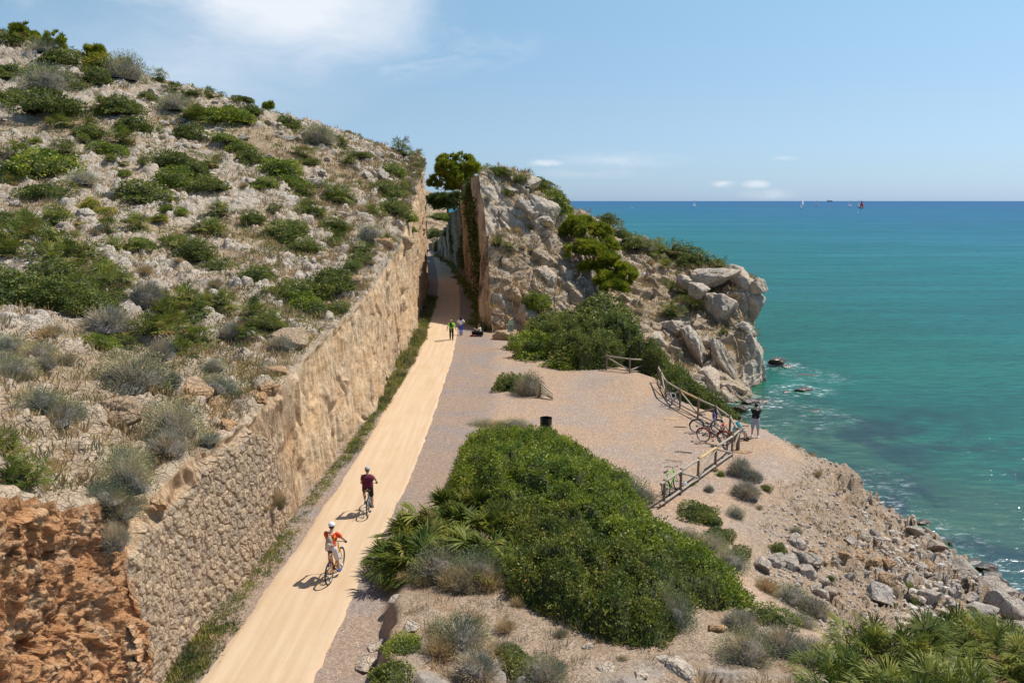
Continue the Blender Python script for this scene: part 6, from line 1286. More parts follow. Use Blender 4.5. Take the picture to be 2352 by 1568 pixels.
def sail(pts, belly):         # triangular or curved sail from foot to head, with belly
    mb = MB(); n = 8; V = []; F = []; a, b, c = [np.array(p, float) for p in pts]
    for i in range(n+1):
        t = i/n
        for j in range(n+1):
            s = j/n; e0 = a*(1-t)+c*t; e1 = b*(1-t)+c*t; q = e0*(1-s)+e1*s; q = q+np.array(belly)*math.sin(math.pi*s)*math.sin(math.pi*min(t*.9+.1, 1)); V.append(q)
    for i in range(n):
        for j in range(n): F.append((i*(n+1)+j, i*(n+1)+j+1, (i+1)*(n+1)+j+1, (i+1)*(n+1)+j))
    V2 = [v+np.array((0, .06, 0)) for v in V]; m_ = len(V); mb.add(V+V2, F+[tuple(k+m_ for k in f[::-1]) for f in F]); return mb
def sailboat(px, py, hpx, label, kind='sloop', sc=SAILW, hc=WHITE, rz=.3):
    q = U(px, py, z=-5); dist = math.hypot(q.x, q.y); Hm = hpx/FPX*dist; root = empty('sailboat', q, rz); k = Hm/14.
    mb = MB(); hull(mb, 11*k, 3.2*k, 1.1*k); mb.build('hull', hc, root); MB().box((-.5*k, 0, 1.45*k), (4*k, 1.8*k, .55*k)).build('cabin', WHITE, root)
    MB().tube([(.6*k, 0, .5), (.6*k, 0, 14*k)], .09*k, 6).build('mast', col('mast_grey', (.5, .5, .52), .4), root); MB().tube([(.6*k, 0, 2*k), (-4.4*k, .4*k, 2*k)], .08*k, 6).build('boom', C_['mast_grey'], root)
    sail([(.4*k, 0, 2.2*k), (-4.3*k, .4*k, 2.2*k), (.5*k, 0, 13.6*k)], (0, .5*k, 0)).build('mainsail', sc if kind != 'red' else SAILR, root)
    if kind == 'spin': sail([(1.2*k, -2.6*k, 2.4*k), (6.4*k, 2.8*k, 2.2*k), (1.2*k, 0, 13.8*k)], (3.0*k, -2.4*k, 1.0*k)).build('spinnaker', SAILW, root)
    else: sail([(5.2*k, 0, 1.5*k), (1.0*k, .7*k, 1.9*k), (.7*k, 0, 12.6*k)], (0, .7*k, 0)).build('jib', sc, root)
    return tag(root, label, 'sailboat', 'sailboats near the horizon')
sailboat(1594, 473, 13.5, 'small white sailboat alone on the left near the horizon', rz=.5)
sailboat(1840, 478, 18.5, 'white sailboat under a big rounded spinnaker', 'spin', rz=1.1)
sailboat(1875, 472.5, 12, 'small white sailboat just right of the one with the big rounded sail', rz=-.4)
sailboat(1951, 473.5, 13, 'white sailboat left of the red sailed boat', rz=.4)
sailboat(1973, 474, 14, 'white sailboat partly hidden behind the red sails', rz=.3)
sailboat(1978, 478.5, 18, 'dark hulled sailboat under tall red sails', 'red', SAILR, col('dark_hull', (.05, .04, .06), .4), rz=.5)
def motorboat(px, py, lpx, label, rz):
    q = U(px, py, z=-5); dist = math.hypot(q.x, q.y); k = lpx/FPX*dist/7.; root = empty('motorboat', q, rz); mb = MB(); hull(mb, 7*k, 2.4*k, .8*k); mb.build('hull', WHITE, root)
    MB().box((.2*k, 0, 1.4*k), (1.8*k, 1.7*k, 1.0*k)).build('cabin', col('cabin_grey', (.35, .38, .42), .4), root); return tag(root, label, 'motorboat')
motorboat(1967, 489, 9, 'tiny white motorboat below the red sailed boat', .2); motorboat(1449, 478, 7, 'tiny white motorboat just right of the crag shrub', 0.)
q = U(1906, 463.5, z=-5); dist = math.hypot(q.x, q.y); k = 12/FPX*dist/120; root = empty('cargo_ship', q); HZ = col('ship_grey', (.16, .22, .30), .7)
mb = MB(); hull(mb, 120*k, 18*k, 14*k); mb.build('hull', HZ, root); MB().box((-46*k, 0, 26*k), (16*k, 15*k, 24*k)).build('bridge', HZ, root); mb = MB()
for j in range(5): mb.box((-22*k+j*16*k, 0, 20*k), (10*k, 15*k, 12*k))
mb.build('cargo', HZ, root); tag(root, 'grey cargo ship on the horizon above the sailboats', 'ship')
# gull in flight
q = U(1479, 629, d=74); root = empty('seagull', q, .2); GW = col('gull_white', (.82, .82, .82), .7)
mb = MB().cap((-.18, 0, 0), (.16, 0, .02), .035, .05).cap((.16, 0, .02), (.24, 0, .035), .04, .03).cap((-.18, 0, 0), (-.30, 0, 0), .03, .012)
for s in (1, -1):
    P_ = [(.06, s*.03, .02), (.10, s*.22, .10), (.04, s*.42, .06), (-.06, s*.60, -.03)]; W_ = [.16, .15, .10, .03]; V = []
    for (x, y, z_), w_ in zip(P_, W_): V += [(x+w_/2, y, z_), (x-w_/2, y, z_), (x-w_/2, y, z_-.012), (x+w_/2, y, z_-.012)]
    mb.add(V, [(i*4+k_, i*4+(k_+1) % 4, i*4+4+(k_+1) % 4, i*4+4+k_) for i in range(3) for k_ in range(4)]+[(12, 13, 14, 15)])
mb.build('body', GW, root); MB().cap((.24, 0, .033), (.29, 0, .028), .010, .004).build('beak', col('beak_yellow', (.6, .4, .05), .5), root); root.rotation_euler = (0, 0, 1.75); root.scale = (.85,)*3
tag(root, 'white gull gliding in front of the headland slope', 'bird')
print('objects', time.time()-T0)
# ------------------------------------------------------------ bicycles
BLACK = col('bike_black', (.015, .015, .017), .4); RUB = col('tyre_rubber', (.018, .018, .02), .7); STEEL = col('bike_steel', (.45, .46, .48), .35, .5, .8); 
def bicycle(label, frame, loc, heading, lean=0., step=False, guards=None, basket=False, rim=None, steer=0., tyre=.022, chainc=None, rack=False, child=None):
    """local axes: x forward, y left, origin under the bottom bracket; returns the root Empty"""
    root = empty('bicycle', loc); root.rotation_euler = (lean, 0, heading); R = .335; xr, xf = -.44, .61
    for nm, x in (('rear_wheel', xr), ('front_wheel', xf)):
        w_ = MB().ring((x, 0, R), R, tyre, 'y', 36, 8).build(nm, RUB, root); st = MB().ring((x, 0, R), R-.030, .010, 'y', 36, 6)
        for k in range(14): t = 2*math.pi*k/14; st.tube([(x+.02*math.cos(t+1.2), .018*(-1)**k, R+.02*math.sin(t+1.2)), (x+(R-.03)*math.cos(t), 0, R+(R-.03)*math.sin(t))], .0016, 4)
        st.tube([(x, -.05, R), (x, .05, R)], .022, 8); st.build('rim', rim or STEEL, w_)
    bb = (0, 0, .28); seat = (-.17, 0, .80); head = (.44, 0, .86); hd2 = (.475, 0, .74); f = MB(); rr = .019
    if step: f.tube([(-.10, 0, .55), (.12, 0, .40), (.30, 0, .55), head], rr, 8).tube([bb, (.2, 0, .36), (.36, 0, .56), hd2], rr, 8)
    else: f.tube([seat, head], rr, 8)
    f.tube([bb, hd2], rr*1.15, 8).tube([bb, seat], rr, 8).tube([head, hd2], rr*1.2, 8)
    for s in (.055, -.055): f.tube([bb, (xr, s, R)], .010, 6).tube([(-.15, 0, .72), (xr, s, R)], .009, 6)
    f.build('frame', frame, root)
    fk = MB()
    for s in (.05, -.05): fk.tube([hd2, (.50, s, .62), (xf, s, R)], .012, 6)
    fk.build('fork', frame if not chainc else BLACK, root)
    MB().tube([(-.17, 0, .78), (-.195, 0, .92)], .013, 6).build('seat_post', STEEL, root)
    MB().ball((-.24, 0, .95), (.13, .075, .035)).ball((-.10, 0, .955), (.10, .03, .026)).build('saddle', BLACK, root)
    hb_ = MB().tube([head, (.42, 0, .96)], .014, 6).tube([(.30, .30, 1.02), (.40, .20, 1.01), (.44, .06, .98), (.44, -.06, .98), (.40, -.20, 1.01), (.30, -.30, 1.02)], .011, 6).tube([(.42, .24, 1.01), (.47, .22, .97)], .007, 5).tube([(.42, -.24, 1.01), (.47, -.22, .97)], .007, 5)
    hb_.build('handlebar', STEEL if step else BLACK, root); g = MB()
    for s in (1, -1): g.tube([(.30, s*.30, 1.02), (.385, s*.215, 1.013)], .017, 8)
    g.build('grips', BLACK, root)
    cr = MB().ring((0, -.05, .28), .085, .008, 'y', 22, 5).tube([(0, -.06, .28), (.10, -.07, .16)], .010, 6).tube([(0, .06, .28), (-.10, .07, .40)], .010, 6).tube([(0, -.06, .28), (0, .06, .28)], .022, 8)
    cr.build('crank', chainc or BLACK, root); [MB().box(c_, (.09, .09, .022)).build('pedal', BLACK, root) for c_ in ((.10, -.12, .16), (-.10, .12, .40))]
    MB().tube([(0, -.05, .365), (xr, -.05, R+.03)], .005, 4).tube([(0, -.05, .195), (xr, -.05, R-.03)], .005, 4).ring((xr, -.05, R), .035, .014, 'y', 12, 5).build('chain', BLACK, root)
    if guards:
        MB().arc((xr, 0, R), R+.035, .25, 3.1, .020, 16, 6).build('rear_mudguard', guards, root); MB().arc((xf, 0, R), R+.035, .9, 3.3, .020, 14, 6).build('front_mudguard', guards, root)
    if rack: MB().tube([(xr-.25, .06, .72), (-.20, .06, .72)], .006, 5).tube([(xr-.25, -.06, .72), (-.20, -.06, .72)], .006, 5).tube([(xr-.2, .06, .72), (xr, .055, R)], .006, 5).tube([(xr-.2, -.06, .72), (xr, -.055, R)], .006, 5).build('rack', STEEL, root)
    if basket:
        b_ = MB()
        for z_ in (.80, .88, .96, 1.04):
            w_ = .12+.03*(z_-.8)/.24; b_.tube([(.52, -w_, z_), (.52, w_, z_), (.78, w_, z_), (.78, -w_, z_)], .007, 4, close=True)
        for k in range(7): y_ = -.12+.04*k; b_.tube([(.52, y_, .80), (.52, y_*1.2, 1.04)], .004, 4).tube([(.78, y_, .80), (.78, y_*1.2, 1.04)], .004, 4)
        b_.build('basket', BLACK, root)
    return tag(root, label, 'bicycle')
# ------------------------------------------------------------ people
SKIN = {'a': col('skin_tan', (.42, .24, .15), .55, .35, 0, .06), 'b': col('skin_fair', (.52, .32, .22), .55, .35, 0, .06)}
def ik(a, b, l1, l2, pole):
    a, b, pole = Vector(a), Vector(b), Vector(pole); d = b-a; L_ = min(d.length, (l1+l2)*.995); n = d.normalized(); b = a+n*L_
    x = (l1*l1-l2*l2+L_*L_)/(2*L_); h = math.sqrt(max(l1*l1-x*x, 0)); pv = pole-n*pole.dot(n); pv.normalize(); return a+n*x+pv*h, b
def person(label, P, skin, shirt, legs, shoes, hair, opt):
    """P: pelvis, lean (fwd), hands, feet and knees in metres, x forward, y left; the body is one voxel-fused surface"""
    root = empty('person', P['loc'], P['rz']); s = P.get('s', 1.); root.scale = (s,)*3
    pel = Vector(P['pelvis']); ln = P.get('lean', 0.); up = Vector((math.sin(ln), 0, math.cos(ln))); tw = P.get('twist', 0.)
    fw = Vector((math.cos(ln), 0, -math.sin(ln))); lf = Vector((0, 1, 0)); wd = P.get('wide', 1.); th = P.get('thick', 1.)
    neck = pel+up*.50; ch = pel+up*.36; ws = pel+up*.17; sh = [neck-up*.045+lf*.175*wd, neck-up*.045-lf*.175*wd]; hp = [pel+lf*.09, pel-lf*.09]
    hd = neck+Vector((math.sin(ln*.4+P.get('nod', 0)), 0, math.cos(ln*.4+P.get('nod', 0))))*.175; face = Vector((math.cos(P.get('yaw', 0)), math.sin(P.get('yaw', 0)), -P.get('nod', 0)*1.0)).normalized()
    el = []; ha = []; kn = []; an = []
    for i, sg in ((0, 1), (1, -1)):
        e, h_ = ik(sh[i], P['hands'][i], .29, .26, P.get('epole', [(-.4, sg*1.0, -.5)]*2)[i]); el.append(e); ha.append(h_)
        k_, a_ = ik(hp[i], Vector(P['feet'][i])+Vector((0, 0, .08)), .44, .42, P.get('kpole', [(1, sg*.15, 0)]*2)[i]); kn.append(k_); an.append(a_)
    B = MB(); fl = P.get('fleshy', 1.)
    for i, sg in ((0, 1), (1, -1)):
        B.cap(hp[i], kn[i], .085*fl, .055*fl).cap(kn[i], kn[i].lerp(an[i], .35)+Vector((-.012, 0, 0)), .054*fl, .056*fl).cap(kn[i].lerp(an[i], .35), an[i], .054*fl, .034)
        fd = Vector(P.get('fdir', [(1, sg*.12, 0)]*2)[i]).normalized(); B.cap(an[i]-fd*.03-Vector((0, 0, .035)), an[i]+fd*.13-Vector((0, 0, .055)), .036, .026)
        B.cap(sh[i], el[i], .050*fl, .038*fl).cap(el[i], el[i].lerp(ha[i], .3), .038*fl, .040*fl).cap(el[i].lerp(ha[i], .3), ha[i], .040*fl, .025)
        hdv = (ha[i]-el[i]).normalized(); sd = hdv.cross(Vector((0, 0, 1))); sd = sd.normalized() if sd.length > .1 else Vector((0, 1, 0)); pn = sd.cross(hdv)
        if 'hdir' in P and P['hdir'][i]: hdv = Vector(P['hdir'][i]).normalized()
        curl = P.get('curl', .6); dn_ = -pn if pn.z > 0 else pn
        B.cap(ha[i], ha[i]+hdv*.075, .027, .030)
        for q in range(4):
            o_ = sd*((q-1.5)*.021); b0 = ha[i]+hdv*.085+o_; l_ = (.038, .044, .041, .032)[q]; d1 = (hdv+dn_*curl*.6).normalized(); d2 = (hdv+dn_*curl*1.6).normalized()
            B.tube([b0-hdv*.02, b0+d1*l_, b0+d1*l_+d2*l_*.85], [.0105, .0095, .008], 6)
        tb = ha[i]+hdv*.025-sd*sg*.028; B.tube([tb, tb+(hdv-sd*sg*.9).normalized()*.035, tb+(hdv*1.2-sd*sg*.5).normalized()*.062], [.013, .011, .009], 6)
    B.cap(pel+lf*.06, pel-lf*.06, .10*th, .10*th).cap(ws+lf*.055*wd, ws-lf*.055*wd, .098*th, .098*th).cap(ch+lf*.085*wd, ch-lf*.085*wd, .105*th, .105*th).cap(pel, ch, .11*th, .12*th).cap(neck-up*.07+lf*.12*wd, neck-up*.07-lf*.12*wd, .065, .065)
    B.cap(neck-up*.03, hd-Vector((0, 0, .06)), .055, .050)
    side = face.cross(Vector((0, 0, 1))).normalized(); B.ball(hd+Vector((0, 0, .02)), (.082, .082, .105), 16, 12).ball(hd+face*.03-Vector((0, 0, .045)), (.060, .060, .062), 12, 8).ball(hd+face*.095-Vector((0, 0, .012)), (.014, .014, .020), 8, 6).ball(hd+face*.05-Vector((0, 0, .09)), (.03, .03, .022), 8, 6)
    for q in (1, -1): B.ball(hd+side*q*.082-Vector((0, 0, .005)), (.014, .014, .030), 8, 6)
    body = B.remesh('body', SKIN[skin], root, .0085, 2); body.name = 'body'
    f = MB()
    for q in (1, -1): f.ball(hd+face*.078+side*q*.032+Vector((0, 0, .022)), (.011, .011, .007), 8, 6)
    f.build('eyes', col('eye_dark', (.03, .02, .02), .3), root); MB().ball(hd+face*.084-Vector((0, 0, .052)), (.010, .010, .006)).cap(hd+face*.084+side*.018-Vector((0, 0, .052)), hd+face*.084-side*.018-Vector((0, 0, .052)), .006, .006).build('mouth', col('lips', (.40, .15, .12), .5), root)
    # shirt
    if shirt:
        T = MB(); g = .014+opt.get('loose', 0); T.cap(ws+lf*.055*wd-up*.08, ws-lf*.055*wd-up*.08, .103*th+g, .103*th+g).cap(ws+lf*.06*wd, ws-lf*.06*wd, .100*th+g, .100*th+g).cap(ch+lf*.085*wd, ch-lf*.085*wd, .106*th+g, .106*th+g).cap(neck-up*.085+lf*.13*wd, neck-up*.085-lf*.13*wd, .072+g*.4, .072+g*.4).cap(ws, ch, .12*th, .125*th)
        if opt.get('sleeve', .6) > 0:
            for i in (0, 1): T.cap(sh[i]-up*.005, sh[i].lerp(el[i], opt.get('sleeve', .6)), .068, .066)
        T.remesh('shirt', shirt, root, .011, 3)
    T = MB(); k = opt.get('leglen', 1.)
    T.cap(pel+lf*.075+up*.03, pel-lf*.075+up*.03, .112*th, .112*th)
    lw = opt.get('legw', .0)
    for i in (0, 1):
        if k > 1: T.cap(hp[i], kn[i], .10*fl+lw, .070*fl+lw).cap(kn[i], kn[i].lerp(an[i], k-1.), .070*fl+lw, .054*fl+lw)
        else: T.cap(hp[i], hp[i].lerp(kn[i], k), .105*fl+lw, .082*fl+lw)
    T.remesh(opt.get('legname', 'trousers'), legs, root, .011, 3)
    for i, sg in ((0, 1), (1, -1)):
        fd = Vector(P.get('fdir', [(1, sg*.12, 0)]*2)[i]).normalized(); sm_ = MB().cap(an[i]-fd*.045-Vector((0, 0, .035)), an[i]+fd*.145-Vector((0, 0, .052)), .046, .034).cap(an[i]-Vector((0, 0, .0)), an[i]-Vector((0, 0, .035)), .040, .044); sh_ = sm_.remesh('shoe', shoes, root, .009, 2)
    if hair:
        hm, style = hair; T = MB(); T.ball(hd+Vector((0, 0, .035 if not opt.get('cap') else .0))-face*.016, (.088, .088, .100 if not opt.get('cap') else .085), 16, 10)
        if style == 'long':
            for q in range(7): a_ = (q-3)*.025; T.cap(hd-face*.055+side*a_+Vector((0, 0, .02)), hd-face*(.075+.02*math.cos(q))+side*a_*1.5-Vector((0, 0, .30+.03*math.sin(q*2))), .034, .020)
        if style == 'bun': T.ball(hd-face*.10+Vector((0, 0, .04)), .035)
        if style != 'bald':
            h_ = T.remesh('hair', hm, root, .010, 1)
    if opt.get('cap'):
        cm = opt['cap']; T = MB().ball(hd+Vector((0, 0, .048)), (.102, .102, .092), 18, 10); T.add(*brim(hd, face, side)); T.remesh('cap', cm, root, .009, 1)
    if 'extra' in opt: opt['extra'](root, dict(hd=hd, neck=neck, ch=ch, ws=ws, pel=pel, sh=sh, el=el, ha=ha, kn=kn, an=an, up=up, fw=fw, lf=lf, face=face, side=side))
    return tag(root, label, 'person', P.get('group'))
def brim(hd, face, side):
    V = []; F = []; n = 8
    for i in range(n+1):
        a = -1.1+2.2*i/n; d = face*math.cos(a)+side*math.sin(a)
        for z_ in (0, .012): V += [tuple(hd+d*.080+Vector((0, 0, .035+z_))), tuple(hd+face*.075+(face*math.cos(a)*.085+side*math.sin(a)*.085)+Vector((0, 0, .018+z_)))]
    for i in range(n):
        b = i*4; c = b+4; F += [(b, b+1, c+1, c), (b+2, c+2, c+3, b+3), (b+1, b+3, c+3, c+1), (b, c, c+2, b+2)]
    return V, F+[(0, 2, 3, 1), (n*4, n*4+1, n*4+3, n*4+2)]
def backpack(name, m_, m2, zo=0., sc=1.):
    def f(root, J):
        c = J['ch']-J['fw']*.175-J['up']*(.02+zo); T = MB().ball(c, (.085*sc, .14*sc, .20*sc), 16, 12).ball(c-J['up']*.10*sc, (.10*sc, .155*sc, .13*sc), 16, 12).ball(c+J['up']*.16*sc, (.06, .08*sc, .07)); b = T.remesh(name, m_, root, .012, 2)
        MB().ball(c-J['fw']*.075*sc-J['up']*.08, (.035, .095*sc, .085*sc), 12, 8).build('pocket', m2, b)
        s_ = MB()
        for q in (1, -1): s_.tube([c+J['up']*.19*sc, J['neck']-J['up']*.02+J['lf']*q*.085-J['fw']*.06, J['neck']-J['up']*.0+J['lf']*q*.10+J['fw']*.05, J['ch']+J['lf']*q*.13+J['fw']*.13, J['ws']+J['lf']*q*.17, c-J['up']*.16*sc+J['lf']*q*.10*sc], .013, 6)
        s_.build('straps', m2, b)
    return f
# riders: local x = riding direction
def rider(label, bikelabel, rear, front, frame, skin, shirt, legs, shoes, hair, opt, step=False, **bk):
    a = U(*rear, z=.05); b = U(*front, z=.05); hd_ = math.atan2(b.y-a.y, b.x-a.x); dv = Vector((math.cos(hd_), math.sin(hd_), 0)); loc = a+dv*.44; loc.z = .055
    bicycle(bikelabel, frame, loc, hd_, 0., step, **bk)
    P = dict(loc=loc, rz=hd_, pelvis=(-.20, 0, 1.03), lean=opt.get('lean', .30), hands=[(.34, .29, 1.05), (.34, -.29, 1.05)], feet=[(-.06, .12, .37), (.10, -.12, .13)], kpole=[(1, .25, .3), (1, -.25, .3)], fdir=[(1, .1, -.1), (1, -.1, -.1)], epole=[(-.6, .8, -.5), (-.6, -.8, -.5)], curl=1.3, nod=opt.get('nod', 0), yaw=opt.get('yaw', 0), wide=opt.get('wide', 1), thick=opt.get('thick', 1), fleshy=opt.get('fleshy', 1.))
    return person(label, P, skin, shirt, legs, shoes, hair, opt)
def kitshirt(root, J): pass
FLORAL = col('floral_canvas', (.42, .33, .27), .8, .2, 0, .35, 60); CREAM = col('cream_canvas', (.62, .55, .42), .8)
def redextra(root, J):
    backpack('backpack', FLORAL, CREAM, .12, .82)(root, J)
    m_ = MB(); 
    for q in (1, -1): m_.tube([J['neck']-J['up']*.10+J['lf']*q*.15-J['fw']*.095, J['ch']-J['up']*.10+J['lf']*q*.115-J['fw']*.128], .012, 5)
    m_.tube([J['neck']-J['up']*.055+J['lf']*.06-J['fw']*.088, J['neck']-J['up']*.055-J['lf']*.06-J['fw']*.088], .014, 5); m_.build('shirt_stripes', col('kit_yellow', (.75, .50, .03), .6), root)
rider('cyclist in orange red shirt and white cap with a patterned rucksack, nearest on the path', 'orange mountain bike ridden by the person in the white cap', (757, 1340), (786, 1301), col('bike_orange', (.70, .26, .02), .35), 'b', col('kit_red', (.72, .07, .015), .65), col('white_shorts', (.66, .64, .62), .8), col('blue_trainers', (.04, .10, .38), .5), (col('hair_brown', (.05, .03, .02), .7), 'short'),
      dict(cap=col('cap_white', (.78, .79, .82), .7), leglen=.95, legname='shorts', extra=redextra, lean=.22, nod=.12), tyre=.026)
MAR = col('maroon_top', (.12, .012, .03), .75)
rider('cyclist in maroon sleeveless top and grey cap, second on the path', 'blue grey step through bike ridden by the person in maroon', (845, 1187), (853, 1158), col('bike_bluegrey', (.16, .26, .32), .4), 'b', MAR, col('black_shorts', (.015, .015, .018), .8), col('grey_trainers', (.10, .10, .13), .6), (col('hair_sandy', (.20, .12, .06), .7), 'bun'),
      dict(cap=col('cap_grey', (.42, .42, .44), .8), sleeve=0., leglen=.8, legname='shorts', loose=.012, wide=1.08, thick=1.22, fleshy=1.08, lean=.12, nod=.1), step=True, rack=True, guards=None)
def stand(label, px, py, rz, skin, shirt, legs, shoes, hair, opt, hands, feet, **k):
    h = cast(px, py, skip=('limestone_headland',)); loc = h[0] if h else U(px, py, z=0)
    P = dict(loc=loc, rz=rz, pelvis=(0, 0, .93), hands=hands, feet=feet, **k); return person(label, P, skin, shirt, legs, shoes, hair, opt)
NEON = col('neon_green', (.30, .85, .04), .7); BLKC = col('black_cloth', (.014, .014, .016), .85)
stand('bald walker in neon green shirt and black trousers with a dark rucksack', 1037, 780.5, math.radians(88), 'b', NEON, BLKC, col('dark_trainers', (.05, .05, .06), .7), None, dict(leglen=1.9, legw=.008, extra=backpack('backpack', BLKC, col('grey_nylon', (.10, .11, .11), .6), 0, .95)), [(.02, .36, .82), (-.02, -.40, .84)], [(.10, .11, 0), (-.16, -.12, .02)], wide=1.15, thick=1.15, curl=.8)
stand('walker with long brown hair, white t-shirt and bright blue trousers', 1059, 770, math.radians(90), 'b', col('white_tshirt', (.72, .72, .80), .8), col('blue_trousers', (.015, .07, .50), .7), col('dark_trainers', (.05, .05, .06), .7), (col('hair_auburn', (.07, .025, .015), .6), 'long'), dict(leglen=1.9), [(.22, .17, 1.12), (.22, -.17, 1.12)], [(.12, .07, 0), (-.12, -.08, .03)], s=.97, curl=.8)
stand('distant walker in a purple vest and shorts coming through the cutting', 1013, 607, math.radians(-85), 'a', col('purple_vest', (.16, .02, .12), .7), C_['purple_vest'], col('white_shoe', (.7, .7, .7), .6), (col('hair_brown', (.05, .03, .02), .7), 'bun'), dict(leglen=.55, legname='shorts', sleeve=0.), [(.0, .27, .88), (.05, -.27, .88)], [(.18, .07, 0), (-.14, -.07, .02)])
stand('man in black t-shirt and denim shorts photographing the sea from the cliff edge', 1733, 1004, math.radians(62), 'b', BLKC, col('denim_light', (.32, .38, .44), .85), col('white_shoe', (.7, .7, .7), .6), (col('hair_dark', (.02, .014, .012), .7), 'short'), dict(leglen=1.08, legname='shorts', legw=.022, extra=lambda root, J: MB().box(J['hd']+J['face']*.20+Vector((0, 0, -.01)), (.05, .14, .08)).build('phone', BLKC, root)), [(.24, .09, 1.55), (.24, -.09, 1.55)], [(.06, .15, 0), (-.02, -.16, 0)], wide=1.12, thick=1.12, epole=[(.5, .45, -1), (.5, -.45, -1)], curl=1.2, nod=.05)
# man sitting beyond the fence corner, phone in hand
q = cast(*FX(1222, 805), only=('ground',))[0]
P = dict(loc=q+Vector((-.05, .15, 0)), rz=math.radians(-12), pelvis=(0, 0, .40), lean=.30, nod=.35, hands=[(.50, .08, .68), (.52, -.06, .66)], feet=[(.62, .12, .0), (.50, -.16, .0)], kpole=[(.6, .2, 1), (.6, -.2, 1)], wide=1.12, thick=1.15, curl=1.2, epole=[(-.3, .7, -.7), (-.3, -.7, -.7)])
person('seated man in a turquoise t-shirt looking at his phone behind the fence corner', P, 'b', col('turquoise_shirt', (.13, .48, .50), .8), col('beige_shorts', (.50, .47, .42), .8), col('black_shoe', (.02, .02, .02), .6), (col('hair_dark', (.02, .014, .012), .7), 'short'), dict(leglen=1.0, legname='shorts', legw=.015, extra=lambda root, J: MB().box((.60, .01, .72), (.10, .07, .012)).build('phone', BLKC, root)))
o = put('boulder', BM_WARM[1], q+Vector((-.12, .15, .10)), (.36, .30, .24)); tag(o, 'low rock the seated man in turquoise sits on', 'rock')
# musician on the ground at the cutting entrance
q = U(1103, 770, z=0)
P = dict(loc=q, rz=math.radians(172), pelvis=(0, 0, .22), lean=.12, nod=.2, hands=[(.42, .34, .62), (.24, -.12, .42)], feet=[(.40, -.22, .0), (.48, .22, .0)], kpole=[(.5, .9, .8), (.5, -.9, .8)], curl=1.3, epole=[(0, .6, -.8), (0, -.9, -.5)])
def guitar(root, J):
    g = MB().ball((.20, -.10, .40), (.055, .20, .15), 16, 10).ball((.24, .08, .44), (.05, .14, .11), 16, 10); gg = g.remesh('guitar', col('guitar_wood', (.35, .16, .06), .35, .5), root, .012, 1)
    MB().tube([(.28, .14, .46), (.44, .58, .64)], .022, 6).build('neck', col('guitar_neck', (.08, .04, .02), .5), gg); MB().box((.46, .62, .66), (.05, .14, .06)).build('headstock', C_['guitar_neck'], gg)
person('musician in a pale top sitting playing a guitar in the shade', P, 'b', col('pale_top', (.58, .55, .50), .8), BLKC, C_['black_shoe'], (col('hair_auburn', (.07, .025, .015), .6), 'long'), dict(leglen=1.9, sleeve=.5, extra=guitar))
root = empty('guitar_case', U(1094, 772.5, z=0)); MB().box((0, 0, .05), (1.05, .38, .10)).build('base', BLKC, root); MB().box((-.25, 0, .11), (.42, .28, .02)).build('lining', col('red_lining', (.45, .04, .02), .8), root); MB().box((.1, .22, .25), (1.0, .06, .36), Matrix.Rotation(.3, 4, 'X')).build('lid', BLKC, root)
tag(root, 'open black guitar case with red lining in front of the musician', 'case')
root = empty('hand_cart', U(1112, 764, z=0)+Vector((.1, .6, 0))); MB().tube([(0, -.2, .1), (.25, -.2, 1.1), (.3, -.2, 1.15)], .015, 6).tube([(0, .2, .1), (.25, .2, 1.1), (.3, .2, 1.15)], .015, 6).tube([(.3, -.2, 1.15), (.3, .2, 1.15)], .015, 6).build('handle', BLACK, root); MB().box((-.02, 0, .45), (.22, .42, .6)).build('bag', BLKC, root)
for sg in (1, -1): MB().ring((0, sg*.23, .12), .10, .022, 'y', 16, 6).build('wheel', RUB, root)
tag(root, 'black luggage trolley standing behind the seated musician', 'trolley')
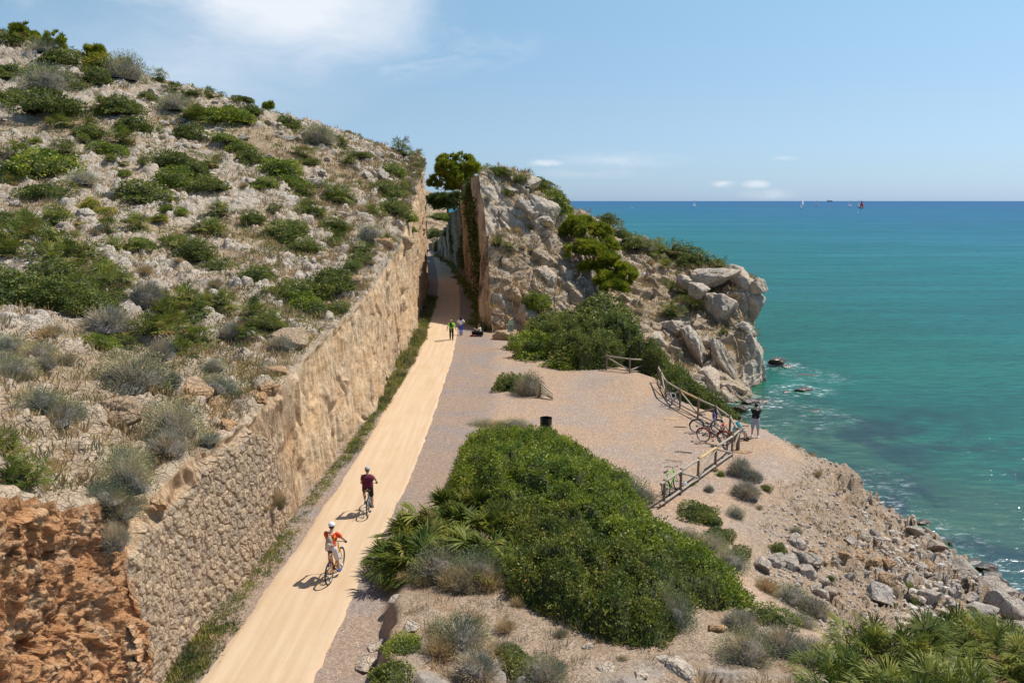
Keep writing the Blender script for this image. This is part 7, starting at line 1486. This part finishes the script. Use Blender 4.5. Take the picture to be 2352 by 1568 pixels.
# parked bicycles
def park(label, frame, rear, front, lean, **k):
    a = U(*rear, z=0); b = U(*front, z=0); hd_ = math.atan2(b.y-a.y, b.x-a.x); dv = Vector((math.cos(hd_), math.sin(hd_), 0)); g = gz_at(a.x, a.y)
    return bicycle(label, frame, Vector((a.x, a.y, max(g, 0)))+dv*.44, hd_, lean, **k)
park('silver step through bike with black mudguards leaning on the curved fence', col('bike_silver', (.50, .54, .58), .35, .5), FX(862, 735), FX(1030, 740), .10, step=True, guards=BLACK, basket=True)
park('black and red bike with red mudguards parked on the gravel', BLACK, FX(925, 818), FX(1092, 848), .05, step=True, guards=col('bike_red', (.65, .07, .02), .4), chainc=C_['bike_red'])
park('white road bike propped against the curved fence', col('bike_white', (.72, .74, .76), .35), FX(625, 490), FX(712, 538), .14, tyre=.018)
park('green and black bike propped against the near end of the straight fence', col('bike_green', (.12, .55, .03), .4), FX(603, 1315), FX(735, 1225), -.22, tyre=.026)
# red child seat / bag on the red bike and backpack on the fence
q = BF2[2]; root = empty('backpack', q+Vector((-.06, -.12, .55))); MB().ball((0, 0, 0), (.13, .17, .26), 16, 12).remesh('bag', col('purple_nylon', (.10, .015, .22), .6), root, .012, 1); MB().tube([(0, .08, .22), (.02, .1, .5), (.04, 0, .56), (.02, -.1, .5), (0, -.08, .22)], .014, 6).build('strap', BLKC, root); MB().ball((0, -.04, -.16), (.12, .14, .13)).build('pocket', BLKC, root)
tag(root, 'purple and black rucksack hanging from a post of the curved fence', 'rucksack')
q = BF[1]; root = empty('cycle_helmet', q+Vector((.14, .05, .42))); V_ = MB().ball((0, 0, 0), (.14, .10, .085), 16, 8); V_.remesh('shell', col('helmet_white', (.75, .75, .76), .35), root, .01, 1); mb = MB()
for k in range(4): mb.tube([(-.12, -.06+k*.04, .03), (0, -.06+k*.04, .09), (.12, -.06+k*.04, .03)], .008, 5)
mb.build('vents', BLACK, root); tag(root, 'white cycle helmet hanging on the green bike at the straight fence', 'helmet')
q = U(*FX(1078, 722), z=0); root = empty('handlebar_bag', Vector((0, 0, 0))); 
a = U(*FX(925, 818), z=0); b = U(*FX(1092, 848), z=0); dv = (b-a).normalized(); root.location = a+dv*1.0+Vector((0, 0, .98)); MB().ball((0, 0, 0), (.13, .12, .10), 14, 8).remesh('bag', C_['bike_red'], root, .012, 1); MB().ball((.0, -.12, 0), (.05, .03, .05)).build('lamp', WHITE, root)
tag(root, 'red handlebar bag with a white lamp on the red and black bike', 'bag')
print('people', time.time()-T0)
